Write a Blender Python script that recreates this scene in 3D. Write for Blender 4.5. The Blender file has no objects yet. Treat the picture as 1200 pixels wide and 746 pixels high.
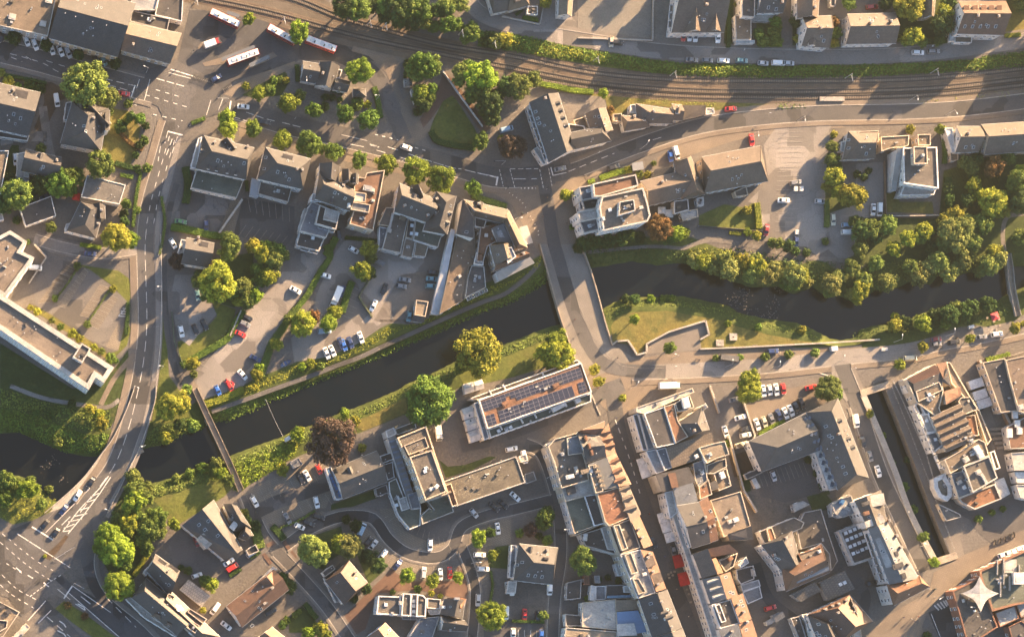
import bpy, bmesh, math, random
import numpy as np
from mathutils import Vector, Matrix
from mathutils.geometry import tessellate_polygon
R_ = random.Random(7); HAZE = (0.00012, .87)
scn = bpy.context.scene
COL = scn.collection
S = 0.32                      # metres per photo pixel on the ground
H = 928.0                     # flying height
NX, NY = -150.0, 850.0          # point of the photo plane straight below the drone
CAMX, CAMY = (NX-600)*S, (373-NY)*S
# ---------------- camera
cd = bpy.data.cameras.new('camera'); cam = bpy.data.objects.new('camera', cd); COL.objects.link(cam)
cam.location = (CAMX, CAMY, H); cam.rotation_euler = (0, 0, 0)
cd.sensor_width = 36; cd.lens = 36*(H/S)/1200; cd.shift_x = (600-NX)/1200; cd.shift_y = (NY-373)/1200
cd.clip_start = 1; cd.clip_end = 6000
scn.camera = cam
# ---------------- light
EL, AZ = math.radians(16.5), math.radians(45)      # sun up and right in the picture
w = bpy.data.worlds.new('World'); scn.world = w; w.use_nodes = True
nt = w.node_tree; sky = nt.nodes.new('ShaderNodeTexSky'); sky.sky_type = 'NISHITA'; sky.sun_disc = False
sky.sun_elevation = EL; sky.sun_rotation = AZ; sky.air_density = .8; sky.dust_density = .7; sky.ozone_density = 1.0
bg = nt.nodes['Background']; bg.inputs['Strength'].default_value = 0.053
nt.links.new(sky.outputs[0], bg.inputs[0])
sl = bpy.data.lights.new('sun', 'SUN'); sl.energy = 5.0; sl.angle = math.radians(0.6); sl.color = (1.0, 0.645, 0.345)
so = bpy.data.objects.new('sun', sl); COL.objects.link(so)
sd = Vector((math.sin(AZ)*math.cos(EL), math.cos(AZ)*math.cos(EL), math.sin(EL)))
so.rotation_euler = sd.to_track_quat('Z', 'Y').to_euler(); so.location = sd*800
vs = scn.view_settings; vs.view_transform = 'Standard'; vs.look = 'None'; vs.gamma = 1.0; vs.exposure = 3.2; vs.use_curve_mapping = False
scn.cycles.max_bounces = 5; scn.cycles.diffuse_bounces = 2; scn.cycles.volume_bounces = 0
# ---------------- coordinates
ox, oy, kk = 0.0, 0.0, 1.0
def Z(x, y, k=4.975):
    global ox, oy, kk
    ox, oy, kk = x, y, k
def px(X, Y): return (ox+X/kk, oy+Y/kk)
def GP(x, y, z=0.0):          # photo pixel -> world point at height z
    f = (H-z)/H
    return Vector((CAMX+(x-NX)*S*f, CAMY+(NY-y)*S*f, z))
def G(X, Y, z=0.0): return GP(*px(X, Y), z)
def pairs(l): return [(l[i], l[i+1]) for i in range(0, len(l), 2)]
def GL(l, z=0.0): return [G(a, b, z) for a, b in pairs(l)]
def area(p): return 0.5*sum(p[i-1][0]*p[i][1]-p[i][0]*p[i-1][1] for i in range(len(p)))
def ccw(p): return list(p) if area(p) > 0 else list(reversed(p))
def inset(p, d):              # p ccw list of Vectors, moved inward by d
    n = len(p); out = []
    for i in range(n):
        a, b, c = p[i-1], p[i], p[(i+1) % n]
        e1 = (b-a).to_2d().normalized(); e2 = (c-b).to_2d().normalized()
        n1 = Vector((-e1.y, e1.x)); n2 = Vector((-e2.y, e2.x))
        m = n1+n2; dd = m.dot(n1)
        m = m/dd if abs(dd) > .25 else n1
        out.append(Vector((b.x+m.x*d, b.y+m.y*d, b.z)))
    return out
def spline(p, step=2.0):
    if len(p) < 3: q = p
    out = []
    P = [2*p[0]-p[1]]+list(p)+[2*p[-1]-p[-2]]
    for i in range(1, len(P)-2):
        a, b, c, d = P[i-1:i+3]
        n = max(1, int((c-b).length/step))
        for k in range(n):
            t = k/n
            out.append(0.5*((2*b)+(c-a)*t+(2*a-5*b+4*c-d)*t*t+(3*b-a-3*c+d)*t**3))
    out.append(P[-2].copy()); return out
# ---------------- materials
MT = {}
def nd(t, ty, **kw):
    n = t.nodes.new(ty)
    for k, v in kw.items():
        if k in ('operation', 'blend_type', 'data_type', 'feature', 'musgrave_dimensions', 'offset', 'attribute_name', 'interpolation_type', 'wave_type', 'bands_direction'): setattr(n, k, v)
        else:
            try: n.inputs[k].default_value = v
            except Exception: n.inputs[int(k[1:])].default_value = v
    return n
def mixc(t, f, a, b, mode='MIX'):
    m = t.nodes.new('ShaderNodeMix'); m.data_type = 'RGBA'; m.blend_type = mode
    for s, v in ((0, f), (6, a), (7, b)):
        if hasattr(v, 'is_output'): t.links.new(v, m.inputs[s])
        else: m.inputs[s].default_value = v if not isinstance(v, tuple) else (*v, 1)[:4]
    return m.outputs[2]
def ramp(t, f, a, b):
    m = t.nodes.new('ShaderNodeMapRange'); t.links.new(f, m.inputs[0]); m.inputs[1].default_value = a; m.inputs[2].default_value = b
    return m.outputs[0]
def noise(t, vec, scale, detail=3, rough=.55):
    n = t.nodes.new('ShaderNodeTexNoise'); n.inputs['Scale'].default_value = scale; n.inputs['Detail'].default_value = detail; n.inputs['Roughness'].default_value = rough
    t.links.new(vec, n.inputs['Vector']); return n.outputs[0]
def newmat(name, rough=.85, spec=.25):
    m = bpy.data.materials.new(name); m.use_nodes = True; t = m.node_tree
    b = t.nodes['Principled BSDF']; b.inputs['Roughness'].default_value = rough; b.inputs['Specular IOR Level'].default_value = spec
    MT[name] = m; return m, t, b
def pos(t): return t.nodes.new('ShaderNodeNewGeometry').outputs['Position']
def uvs(t): return t.nodes.new('ShaderNodeTexCoord').outputs['UV']
def ocol(t): return t.nodes.new('ShaderNodeObjectInfo').outputs['Color']
def bump(t, b, h, s=.3, d=.1):
    n = t.nodes.new('ShaderNodeBump'); n.inputs['Strength'].default_value = s; n.inputs['Distance'].default_value = d
    t.links.new(h, n.inputs['Height']); t.links.new(n.outputs[0], b.inputs['Normal'])
def ground(name, c1, c2, big=.06, fine=1.6, c3=None, rough=.9, amt3=(.55, .7), bmp=.3):
    """mottled surface: two tones at a large scale, speckle at a fine one, a third tone in patches"""
    m, t, b = newmat(name, rough); P = pos(t)
    c = mixc(t, ramp(t, noise(t, P, big, 5, .62), .35, .65), c1, c2)
    if c3: c = mixc(t, ramp(t, noise(t, P, big*3.3, 6, .7), *amt3), c, c3)
    c = mixc(t, ramp(t, noise(t, P, .33, 5, .72), .32, .68), mixc(t, 1.0, c, (.80, .80, .80), 'MULTIPLY'), mixc(t, 1.0, c, (1.2, 1.19, 1.17), 'MULTIPLY'))
    f = noise(t, P, fine, 4, .7)
    c = mixc(t, ramp(t, f, .3, .7), mixc(t, 1.0, c, (.72, .72, .72), 'MULTIPLY'), mixc(t, 1.0, c, (1.25, 1.25, 1.25), 'MULTIPLY'))
    t.links.new(c, b.inputs['Base Color']); bump(t, b, f, bmp, .15); return m
def asphalt(name, c, c3):
    m, t, b = newmat(name, .82, .3); P = pos(t)
    k = tuple(x*1.3 for x in c)
    q = mixc(t, ramp(t, noise(t, P, .045, 5, .6), .35, .65), c, k)
    q = mixc(t, ramp(t, noise(t, P, .35, 6, .75), .52, .75), q, c3)
    pt = t.nodes.new('ShaderNodeTexVoronoi'); pt.distance = 'CHEBYCHEV'; pt.inputs['Scale'].default_value = .11; t.links.new(P, pt.inputs['Vector'])
    sx = t.nodes.new('ShaderNodeSeparateColor'); t.links.new(pt.outputs['Color'], sx.inputs[0])
    q = mixc(t, ramp(t, sx.outputs[0], .78, .80), q, tuple(x*.70 for x in c)); q = mixc(t, ramp(t, sx.outputs[1], .84, .86), q, tuple(x*1.42 for x in c))
    q = mixc(t, ramp(t, noise(t, P, .9, 5, .75), .62, .78), q, tuple(x*.72 for x in c))
    v = t.nodes.new('ShaderNodeTexVoronoi'); v.feature = 'DISTANCE_TO_EDGE'; v.inputs['Scale'].default_value = .12
    dm = t.nodes.new('ShaderNodeVectorMath'); dm.operation = 'ADD'; nn = t.nodes.new('ShaderNodeTexNoise'); nn.inputs['Scale'].default_value = .25
    t.links.new(P, nn.inputs['Vector']); t.links.new(P, dm.inputs[0])
    s2 = t.nodes.new('ShaderNodeVectorMath'); s2.operation = 'SCALE'; s2.inputs[3].default_value = 6; t.links.new(nn.outputs[1], s2.inputs[0]); t.links.new(s2.outputs[0], dm.inputs[1])
    t.links.new(dm.outputs[0], v.inputs['Vector'])
    q = mixc(t, ramp(t, v.outputs[0], .012, .003), q, tuple(x*.86 for x in c))
    f = noise(t, P, 2.2, 3, .7)
    q = mixc(t, ramp(t, f, .3, .7), mixc(t, 1.0, q, (.8, .8, .8), 'MULTIPLY'), mixc(t, 1.0, q, (1.2, 1.2, 1.2), 'MULTIPLY'))
    t.links.new(q, b.inputs['Base Color']); bump(t, b, f, .25, .08); return m
def pavers(name, c1, c2, sx=.55, grout=.5, ang=0.0):
    m, t, b = newmat(name, .85); P = pos(t)
    mp = t.nodes.new('ShaderNodeMapping'); mp.inputs['Rotation'].default_value = (0, 0, ang); t.links.new(P, mp.inputs[0])
    br = t.nodes.new('ShaderNodeTexBrick'); br.inputs['Scale'].default_value = sx; br.inputs['Mortar Size'].default_value = .03
    br.inputs['Color1'].default_value = (*c1, 1); br.inputs['Color2'].default_value = (*c2, 1); br.inputs['Mortar'].default_value = (*[x*grout for x in c1], 1)
    t.links.new(mp.outputs[0], br.inputs[0])
    c = mixc(t, ramp(t, noise(t, P, .08, 5, .65), .3, .7), mixc(t, 1.0, br.outputs[0], (.78, .77, .76), 'MULTIPLY'), mixc(t, 1.0, br.outputs[0], (1.18, 1.16, 1.12), 'MULTIPLY'))
    c = mixc(t, ramp(t, noise(t, P, 1.3, 4, .75), .55, .75), c, tuple(x*.6 for x in c1))
    t.links.new(c, b.inputs['Base Color']); bump(t, b, br.outputs[1], -.2, .05); return m
asphalt('asphalt', (.060, .058, .058), (.082, .078, .074))
asphalt('asphalt_dark', (.042, .042, .045), (.058, .057, .058))
asphalt('asphalt_light', (.145, .134, .124), (.175, .163, .150))
asphalt('lot_asphalt', (.088, .083, .080), (.115, .108, .10))
ground('paving', (.112, .104, .097), (.145, .134, .124), .05, 1.2, (.085, .075, .066))
pavers('paver_beige', (.17, .143, .118), (.148, .126, .105), .55, .6, .5)
pavers('paver_grey', (.165, .150, .137), (.145, .134, .124), .6, .6, .3)
pavers('bridge_paver', (.185, .172, .158), (.165, .154, .142), .5, .7, .35)
pavers('paver_red', (.118, .074, .058), (.098, .064, .052), .8, .6, -.4)
pavers('cobble', (.105, .10, .10), (.085, .082, .083), .9, .5, .42)
pavers('slab_strip', (.17, .15, .125), (.15, .135, .115), .35, .62, .55)
ground('yard', (.085, .078, .072), (.115, .105, .096), .07, 1.5, (.07, .066, .05))
ground('gravel', (.13, .125, .115), (.16, .15, .132), .05, 1.8, (.11, .115, .10))
ground('ballast', (.082, .070, .058), (.112, .095, .076), .05, 2.4, (.066, .056, .047))
ground('ballast_dark', (.082, .064, .050), (.105, .082, .062), .08, 2.6, (.066, .052, .043))
ground('sand', (.2, .145, .085), (.16, .12, .07), .08, 1.6, (.09, .09, .035))
ground('grass', (.060, .078, .016), (.095, .106, .023), .06, .9, (.10, .10, .032), amt3=(.5, .72), bmp=.9)
ground('grass_dark', (.026, .042, .012), (.044, .062, .016), .07, .9, (.06, .066, .022), bmp=.9)
ground('grass_dry', (.10, .098, .026), (.125, .105, .03), .06, .9, (.06, .072, .02), amt3=(.48, .7), bmp=.9)
ground('soil', (.05, .036, .026), (.07, .05, .035), .1, 1.5)
ground('concrete', (.26, .24, .215), (.32, .30, .27), .2, 2.0, (.19, .175, .155))
ground('stone', (.24, .20, .16), (.30, .26, .21), .3, 2.5, (.16, .14, .11))
ground('wood', (.20, .165, .13), (.26, .22, .175), .4, 3.0)
ground('paint', (.62, .60, .56), (.50, .48, .45), .3, 2.0, (.2, .19, .18), amt3=(.58, .72), rough=.6, bmp=.05)
ground('paint_faint', (.26, .24, .22), (.20, .19, .175), .3, 1.5, (.11, .10, .095), amt3=(.5, .66), rough=.7, bmp=.05)
def tile_mat(name, sx, row, bstr=.5, offset=.5):
    m, t, b = newmat(name, .55, .35); U = uvs(t); P = pos(t)
    br = t.nodes.new('ShaderNodeTexBrick'); br.inputs['Scale'].default_value = 1.0; br.inputs['Brick Width'].default_value = sx; br.inputs['Row Height'].default_value = row
    br.inputs['Mortar Size'].default_value = row*.09; br.offset = offset
    br.inputs['Color1'].default_value = (1.18, 1.15, 1.12, 1); br.inputs['Color2'].default_value = (.82, .83, .84, 1); br.inputs['Mortar'].default_value = (.5, .5, .5, 1)
    t.links.new(U, br.inputs[0])
    c = mixc(t, 1.0, ocol(t), br.outputs[0], 'MULTIPLY')
    c = mixc(t, ramp(t, noise(t, P, .35, 5, .7), .35, .7), c, mixc(t, 1.0, c, (.68, .68, .66), 'MULTIPLY'))
    c = mixc(t, ramp(t, noise(t, P, 1.1, 4, .75), .62, .8), c, (.10, .095, .06))
    t.links.new(c, b.inputs['Base Color']); bump(t, b, br.outputs[1], -bstr, .06); return m
tile_mat('roof_tile', .5, .55); tile_mat('roof_metal', .6, 60, .9, 0); tile_mat('corrugated', .9, 1.1, .9)
def flatmat(name, fine, rough=.9):
    m, t, b = newmat(name, rough); P = pos(t); o = ocol(t)
    c = mixc(t, ramp(t, noise(t, P, .16, 6, .68), .35, .65), mixc(t, 1.0, o, (.72, .72, .73), 'MULTIPLY'), mixc(t, 1.0, o, (1.22, 1.2, 1.16), 'MULTIPLY'))
    c = mixc(t, ramp(t, noise(t, P, .6, 5, .75), .56, .72), c, mixc(t, 1.0, o, (.55, .56, .52), 'MULTIPLY'))
    if name == 'roof_felt':
        mp = t.nodes.new('ShaderNodeMapping'); mp.inputs['Rotation'].default_value = (0, 0, .38); t.links.new(P, mp.inputs[0])
        br = t.nodes.new('ShaderNodeTexBrick'); br.inputs['Scale'].default_value = 1; br.inputs['Brick Width'].default_value = 7; br.inputs['Row Height'].default_value = 1.15; br.inputs['Mortar Size'].default_value = .05
        br.inputs['Color1'].default_value = (1.07, 1.07, 1.07, 1); br.inputs['Color2'].default_value = (.93, .93, .93, 1); br.inputs['Mortar'].default_value = (.74, .74, .74, 1); t.links.new(mp.outputs[0], br.inputs[0]); c = mixc(t, 1.0, c, br.outputs[0], 'MULTIPLY')
    f = noise(t, P, fine, 3, .7)
    c = mixc(t, ramp(t, f, .3, .7), mixc(t, 1.0, c, (.8, .8, .8), 'MULTIPLY'), mixc(t, 1.0, c, (1.18, 1.18, 1.18), 'MULTIPLY'))
    t.links.new(c, b.inputs['Base Color']); bump(t, b, f, .3, .08); return m
flatmat('roof_felt', 2.2); flatmat('plaster', 1.2, .8); flatmat('trim', 1.5, .6); flatmat('canvas', .8, .7)
def plain(name, c, rough, spec=.5, metal=0.0, coat=0.0, objc=False):
    m, t, b = newmat(name, rough, spec); b.inputs['Base Color'].default_value = (*c, 1); b.inputs['Metallic'].default_value = metal; b.inputs['Coat Weight'].default_value = coat
    if objc: t.links.new(mixc(t, ramp(t, noise(t, pos(t), 1.5, 3), .3, .7), ocol(t), mixc(t, 1.0, ocol(t), (.86, .86, .86), 'MULTIPLY')), b.inputs['Base Color'])
    return m
plain('glass', (.025, .032, .04), .12, .5); plain('car_paint', (.5, .5, .5), .35, .5, 0, .6, True); plain('rubber', (.02, .02, .02), .9, .2)
plain('lamp_glass', (.75, .75, .72), .2); plain('lamp_red', (.4, .02, .015), .3); plain('metal', (.3, .3, .3), .45, .5, .6, 0, False)
plain('zinc', (.42, .44, .46), .5, .5, .3); plain('white_paint', (.74, .73, .7), .5); plain('rust', (.032, .024, .02), .8); plain('steel_rail', (.06, .05, .045), .5, .5, .3); plain('panel_frame', (.22, .22, .24), .45)  # rust here also paints the shadow along the rails
plain('bark', (.06, .045, .03), .95, .1); plain('skin', (.5, .32, .24), .6); plain('cloth', (.2, .2, .3), .9, .2, 0, 0, True); plain('plastic', (.3, .3, .3), .5, .4, 0, 0, True)
plain('glazing', (.22, .28, .33), .18, .5, 0, 0, True)
m, t, b = newmat('solar', .22, .5); U = uvs(t)
br = t.nodes.new('ShaderNodeTexBrick'); br.inputs['Scale'].default_value = 1; br.inputs['Brick Width'].default_value = .166; br.inputs['Row Height'].default_value = .166; br.inputs['Mortar Size'].default_value = .006; br.offset = 0
br.inputs['Color1'].default_value = (.014, .017, .035, 1); br.inputs['Color2'].default_value = (.018, .021, .04, 1); br.inputs['Mortar'].default_value = (.08, .085, .10, 1)
t.links.new(U, br.inputs[0]); t.links.new(br.outputs[0], b.inputs['Base Color'])
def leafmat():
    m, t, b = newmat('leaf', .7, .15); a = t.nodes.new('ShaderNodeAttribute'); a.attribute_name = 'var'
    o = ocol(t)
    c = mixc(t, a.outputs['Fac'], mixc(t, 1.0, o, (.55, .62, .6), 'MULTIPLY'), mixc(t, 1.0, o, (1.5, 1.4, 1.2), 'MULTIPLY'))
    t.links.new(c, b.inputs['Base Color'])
    tr = t.nodes.new('ShaderNodeBsdfTranslucent'); t.links.new(c, tr.inputs[0]); mx = t.nodes.new('ShaderNodeMixShader'); mx.inputs[0].default_value = .22
    t.links.new(b.outputs[0], mx.inputs[1]); t.links.new(tr.outputs[0], mx.inputs[2]); t.links.new(mx.outputs[0], t.nodes['Material Output'].inputs[0])
leafmat()
m, t, b = newmat('water', .04, .35); P = pos(t)
n1 = noise(t, P, .02, 4); c = mixc(t, ramp(t, n1, .35, .65), (.002, .004, .005), (.005, .0058, .0052))
c = mixc(t, ramp(t, noise(t, P, .3, 5, .7), .55, .75), c, (.008, .007, .005))
t.links.new(c, b.inputs['Base Color']); bump(t, b, noise(t, P, .8, 5, .65), .30, .3)
m, t, b = newmat('foam', .6, .3); c = mixc(t, ramp(t, noise(t, pos(t), 1.5, 3), .4, .6), (.3, .3, .29), (.55, .55, .54)); t.links.new(c, b.inputs['Base Color'])
m, t, b = newmat('terrain', .92, .2); P = pos(t)
a = t.nodes.new('ShaderNodeAttribute'); a.attribute_name = 'green'
pv = mixc(t, ramp(t, noise(t, P, .05, 5, .65), .35, .65), (.095, .088, .082), (.125, .116, .107))
pv = mixc(t, ramp(t, noise(t, P, 1.3, 4, .7), .3, .7), mixc(t, 1.0, pv, (.75, .75, .75), 'MULTIPLY'), mixc(t, 1.0, pv, (1.2, 1.2, 1.2), 'MULTIPLY'))
gr = mixc(t, ramp(t, noise(t, P, .09, 5, .65), .35, .65), (.034, .052, .013), (.066, .084, .022))
gr = mixc(t, ramp(t, noise(t, P, .9, 4, .7), .3, .7), mixc(t, 1.0, gr, (.6, .6, .6), 'MULTIPLY'), mixc(t, 1.0, gr, (1.35, 1.3, 1.2), 'MULTIPLY'))
c = mixc(t, ramp(t, a.outputs['Fac'], .4, .6), pv, gr); t.links.new(c, b.inputs['Base Color']); bump(t, b, noise(t, P, 1.0, 4), .5, .2)
# ---------------- object helpers
def new(name, me, parent=None, loc=None, color=None, kind=None):
    o = bpy.data.objects.new(name, me); COL.objects.link(o)
    if parent: o.parent = parent
    if loc is not None: o.location = loc
    if color: o.color = (*color, 1)
    if kind: o['kind'] = kind
    return o
def mesh(name, V, F, mats, mi=None, uv=None, smooth=False, var=None):
    me = bpy.data.meshes.new(name); me.from_pydata([tuple(v) for v in V], [], F)
    for m in (mats if isinstance(mats, (list, tuple)) else [mats]): me.materials.append(MT[m])
    if mi: me.polygons.foreach_set('material_index', mi)
    if uv:
        l = me.uv_layers.new(name='UV'); l.data.foreach_set('uv', [c for q in uv for c in q])
    if smooth: me.polygons.foreach_set('use_smooth', [True]*len(F))
    if var is not None:
        at = me.attributes.new('var', 'FLOAT', 'FACE'); at.data.foreach_set('value', var)
    me.update(); return me
class MB:                     # collects faces for one mesh
    def __init__(s, org=(0, 0, 0)): s.V = []; s.F = []; s.I = []; s.U = []; s.o = Vector(org)
    def face(s, pts, mi=0, uv=None):
        n = len(s.V); s.V += [Vector(p)-s.o for p in pts]; s.F.append(list(range(n, n+len(pts)))); s.I.append(mi)
        if uv is None: uv = s.auto(pts)
        s.U += uv
    def auto(s, p):
        p = [Vector(q) for q in p]; n = Vector((0, 0, 0))
        for i in range(len(p)): n += p[i-1].cross(p[i])
        if n.length < 1e-9: return [(0, 0)]*len(p)
        n.normalize()
        u = Vector((-n.y, n.x, 0)) if abs(n.z) < .998 else (p[1]-p[0]).normalized()
        if u.length < 1e-6: u = Vector((1, 0, 0))
        u.normalize(); v = n.cross(u); return [(q.dot(u), q.dot(v)) for q in p]
    def poly(s, pts, mi=0):   # concave flat polygon
        pts = [Vector(p) for p in pts]
        for tri in tessellate_polygon([pts]):
            q = [pts[i] for i in tri]
            if (q[1]-q[0]).cross(q[2]-q[0]).z < 0: q.reverse()
            s.face(q, mi)
    def prism(s, pts, z0, z1, mi=0, top=True, mt=None):
        pts = ccw(pts); n = len(pts)
        for i in range(n):
            a, b = pts[i], pts[(i+1) % n]
            s.face([(a.x, a.y, z0), (b.x, b.y, z0), (b.x, b.y, z1), (a.x, a.y, z1)], mi)
        if top: s.poly([(p.x, p.y, z1) for p in pts], mi if mt is None else mt)
    def box(s, c, sx, sy, z0, z1, ang=0.0, mi=0, mt=None):
        ca, sa = math.cos(ang), math.sin(ang)
        q = [Vector((c[0]+x*ca-y*sa, c[1]+x*sa+y*ca, 0)) for x, y in ((-sx/2, -sy/2), (sx/2, -sy/2), (sx/2, sy/2), (-sx/2, sy/2))]
        s.prism(q, z0, z1, mi, True, mt)
    def tube(s, a, b, r0, r1, n=6, mi=0, cap=True):
        a, b = Vector(a), Vector(b); d = (b-a).normalized(); u = d.orthogonal().normalized(); v = d.cross(u)
        A = [a+(u*math.cos(k*6.2832/n)+v*math.sin(k*6.2832/n))*r0 for k in range(n)]
        B = [b+(u*math.cos(k*6.2832/n)+v*math.sin(k*6.2832/n))*r1 for k in range(n)]
        for k in range(n): s.face([A[k], A[(k+1) % n], B[(k+1) % n], B[k]], mi)
        if cap: s.face(B, mi)
    def obj(s, name, mats, parent=None, color=None, kind=None, loc=None, smooth=False):
        me = mesh(name, s.V, s.F, mats, s.I, s.U, smooth)
        return new(name, me, parent, loc, color, kind)
THINGS = []                   # (object, base label, photo x, photo y) made unique at the end
def thing(name, label, cat, loc=(0, 0, 0), rz=0.0, group=None, o=None):
    if o is None: o = new(name, None, None, loc); o.rotation_euler = (0, 0, rz); o.empty_display_size = .5
    o['label'] = label; o['category'] = cat
    if group: o['group'] = group
    x, y = o.location.x, o.location.y
    THINGS.append((o, label, (x-CAMX)/S+NX, NY-(y-CAMY)/S)); return o
# ---------------- ground, river, canal
def chain(l): return [GP(a, b, -2.2) for a, b in pairs(l)]
RIV_N = [-60,520, 0,508,22,506,50,519,80,531,107,535,140,532,167,526,200,518,210,510,225,506,240,500,250,493,266,492,296,480,312,470,340,460,363,450,400,435,440,419,480,402,520,384,560,366,600,353,624,340,642,328,688,315,713,311,740,306,770,311,800,308,830,320,850,326,880,337,912,336,928,345,953,336,965,346,981,346,1000,354,1012,352,1024,340,1050,338,1066,330,1090,334,1100,322,1120,324,1140,318,1157,322,1175,314,1210,310,1300,300]
RIV_S = [1300,330,1200,336,1177,346,1165,356,1140,352,1112,356,1090,364,1070,371,1054,380,1030,380,1008,386,1000,396,985,399,972,396,945,382,929,377,900,374,864,366,854,358,800,347,781,348,751,348,737,348,720,354,706,362,690,374,654,380,640,384,600,400,580,407,555,415,533,424,505,438,476,450,468,456,440,468,410,480,400,483,371,496,341,506,329,512,300,522,274,532,248,544,232,546,212,556,200,560,171,568,155,560,110,600,60,585,40,562,0,552,-60,560]
RIV = [Vector((p.x, p.y)) for p in chain(RIV_N+RIV_S)]
CANAL = [1014,462,1037,453,1060,510,1094,600,1114,650,1097,656,1068,600,1048,546]
CAN = [Vector((p.x, p.y)) for p in [GP(a, b, 0) for a, b in pairs(CANAL)]]
def sdist(X, Y, poly):        # signed distance, negative inside (numpy)
    d = np.full(X.shape, 1e9); ins = np.zeros(X.shape, bool); n = len(poly)
    for i in range(n):
        ax, ay = poly[i-1]; bx, by = poly[i]
        ex, ey = bx-ax, by-ay; L = ex*ex+ey*ey+1e-12
        tt = np.clip(((X-ax)*ex+(Y-ay)*ey)/L, 0, 1)
        d = np.minimum(d, np.hypot(X-ax-tt*ex, Y-ay-tt*ey))
        c = ((ay > Y) != (by > Y)) & (X < ex*(Y-ay)/(ey+1e-12)+ax)
        ins ^= c
    return np.where(ins, -d, d)
BANK = 4.6
def hfield(X, Y):
    d = sdist(X, Y, RIV); s = np.clip(1-d/BANK, 0, 1); h = -2.2*s*s*(3-2*s)
    h = np.where(d < 0, -2.2-1.2*np.clip(-d/3, 0, 1), h)
    c = sdist(X, Y, CAN); h = np.where(c < 1.0, -4.2, h)
    return h, d
def hz(x, y):
    h, _ = hfield(np.array([float(x)]), np.array([float(y)])); return float(h[0])
xs = np.concatenate([np.array([-1300, -700, -400, -290, -235]), np.arange(-215, 215.1, 1.25), np.array([235, 290, 400, 700, 1300])])
ys = np.concatenate([np.array([-1300, -700, -400, -250, -180]), np.arange(-140, 140.1, 1.25), np.array([180, 250, 400, 700, 1300])])
GX, GY = np.meshgrid(xs, ys); hh, dd = hfield(GX, GY)
V = np.stack([GX.ravel(), GY.ravel(), hh.ravel()], 1); nx, ny = len(xs), len(ys)
F = [(j*nx+i, j*nx+i+1, (j+1)*nx+i+1, (j+1)*nx+i) for j in range(ny-1) for i in range(nx-1)]
me = mesh('ground', V.tolist(), F, 'terrain', smooth=True)
at = me.attributes.new('green', 'FLOAT', 'POINT'); at.data.foreach_set('value', np.clip(1.0-(dd.ravel()-8.0)/3, 0, 1))
new('ground', me, kind='structure')
def water_sheet(name, poly, z, mat='water'):
    m = MB(); m.poly([(p[0], p[1], z) for p in poly]); return m.obj(name, mat, kind='structure')
water_sheet('river', [tuple(q) for q in [Vector((p.x, p.y)) for p in inset(ccw([Vector((p.x, p.y, 0)) for p in RIV]), -1.2)]], -2.25)
water_sheet('canal_water', [tuple(p.to_2d()) for p in inset(ccw([Vector((p.x, p.y, 0)) for p in CAN]), -.3)], -3.6)
# ---------------- flat surfaces
SN = [0]
def sheet(name, pts, mat, lv=1, kind='structure', parent=None):
    SN[0] += 1
    z = .012+.03*lv+SN[0]*.00006
    p = [G(a, b) for a, b in pairs(pts)]
    m = MB(); m.poly([(q.x, q.y, z) for q in p]); return m.obj(name, mat, parent, kind=kind)
ROADS = []
def strip(m, P, l, r, z, mi=0):
    n = len(P); T = [(P[min(i+1, n-1)]-P[max(i-1, 0)]).to_2d().normalized() for i in range(n)]
    N = [Vector((-t.y, t.x)) for t in T]
    A = [Vector((P[i].x+N[i].x*l, P[i].y+N[i].y*l, z)) for i in range(n)]; B = [Vector((P[i].x+N[i].x*r, P[i].y+N[i].y*r, z)) for i in range(n)]
    return A, B
def road(name, pts, wpx, mat='asphalt', pav=(0, 0), pmat='paver_grey', lv=2, clip=True):
    """a road strip; pav = pavement widths in px left and right of the driving direction"""
    SN[0] += 1; P = spline([G(a, b) for a, b in pairs(pts)], 1.6); hw = wpx*S/2; z = .012+.03*lv+SN[0]*.00006
    m = MB(); A, B = strip(m, P, hw, -hw, z)
    for i in range(len(P)-1): m.face([B[i], B[i+1], A[i+1], A[i]])
    o = m.obj(name, mat, kind='structure'); ROADS.append((P, hw, pav, pmat, o)); return o
def in_road(q, skip, slack=0.3):
    for (P, hw, pv, pm, o) in ROADS:
        if o is skip: continue
        for p in P:
            if (p.x-q.x)**2+(p.y-q.y)**2 < (hw+slack)**2: return True
    return False
NOPAV = []
def pavements():
    for (P, hw, pv, pm, o) in ROADS:
        for side, wd in ((1, pv[0]), (-1, pv[1])):
            if not wd: continue
            wd *= S; m = MB(); k = MB()
            A, B = strip(m, P, side*hw, side*(hw+wd), .15); C, D = strip(m, P, side*hw, side*(hw+.28), .165)
            for i in range(len(P)-1):
                mid = (A[i]+B[i+1])/2
                if in_road(mid, o) or in_road(A[i], o, .1): continue
                if any(abs(sdist(np.array([mid.x]), np.array([mid.y]), q)[0]) > 0 and sdist(np.array([mid.x]), np.array([mid.y]), q)[0] < 0 for q in NOPAV): continue
                q = [D[i], D[i+1], B[i+1], B[i]]; m.face(q if side < 0 else q[::-1])
                q = [C[i], C[i+1], D[i+1], D[i]]; k.face(q if side < 0 else q[::-1])
                for a, b in ((C[i], C[i+1]), ):
                    k.face([(a.x, a.y, .0), (b.x, b.y, .0), (b.x, b.y, .165), (a.x, a.y, .165)])
                for a, b in ((B[i], B[i+1]), ):
                    m.face([(a.x, a.y, .0), (b.x, b.y, .0), (b.x, b.y, .15), (a.x, a.y, .15)])
            if m.F: m.obj('pavement', pm, kind='structure'); k.obj('kerb', 'concrete', kind='structure')
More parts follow.
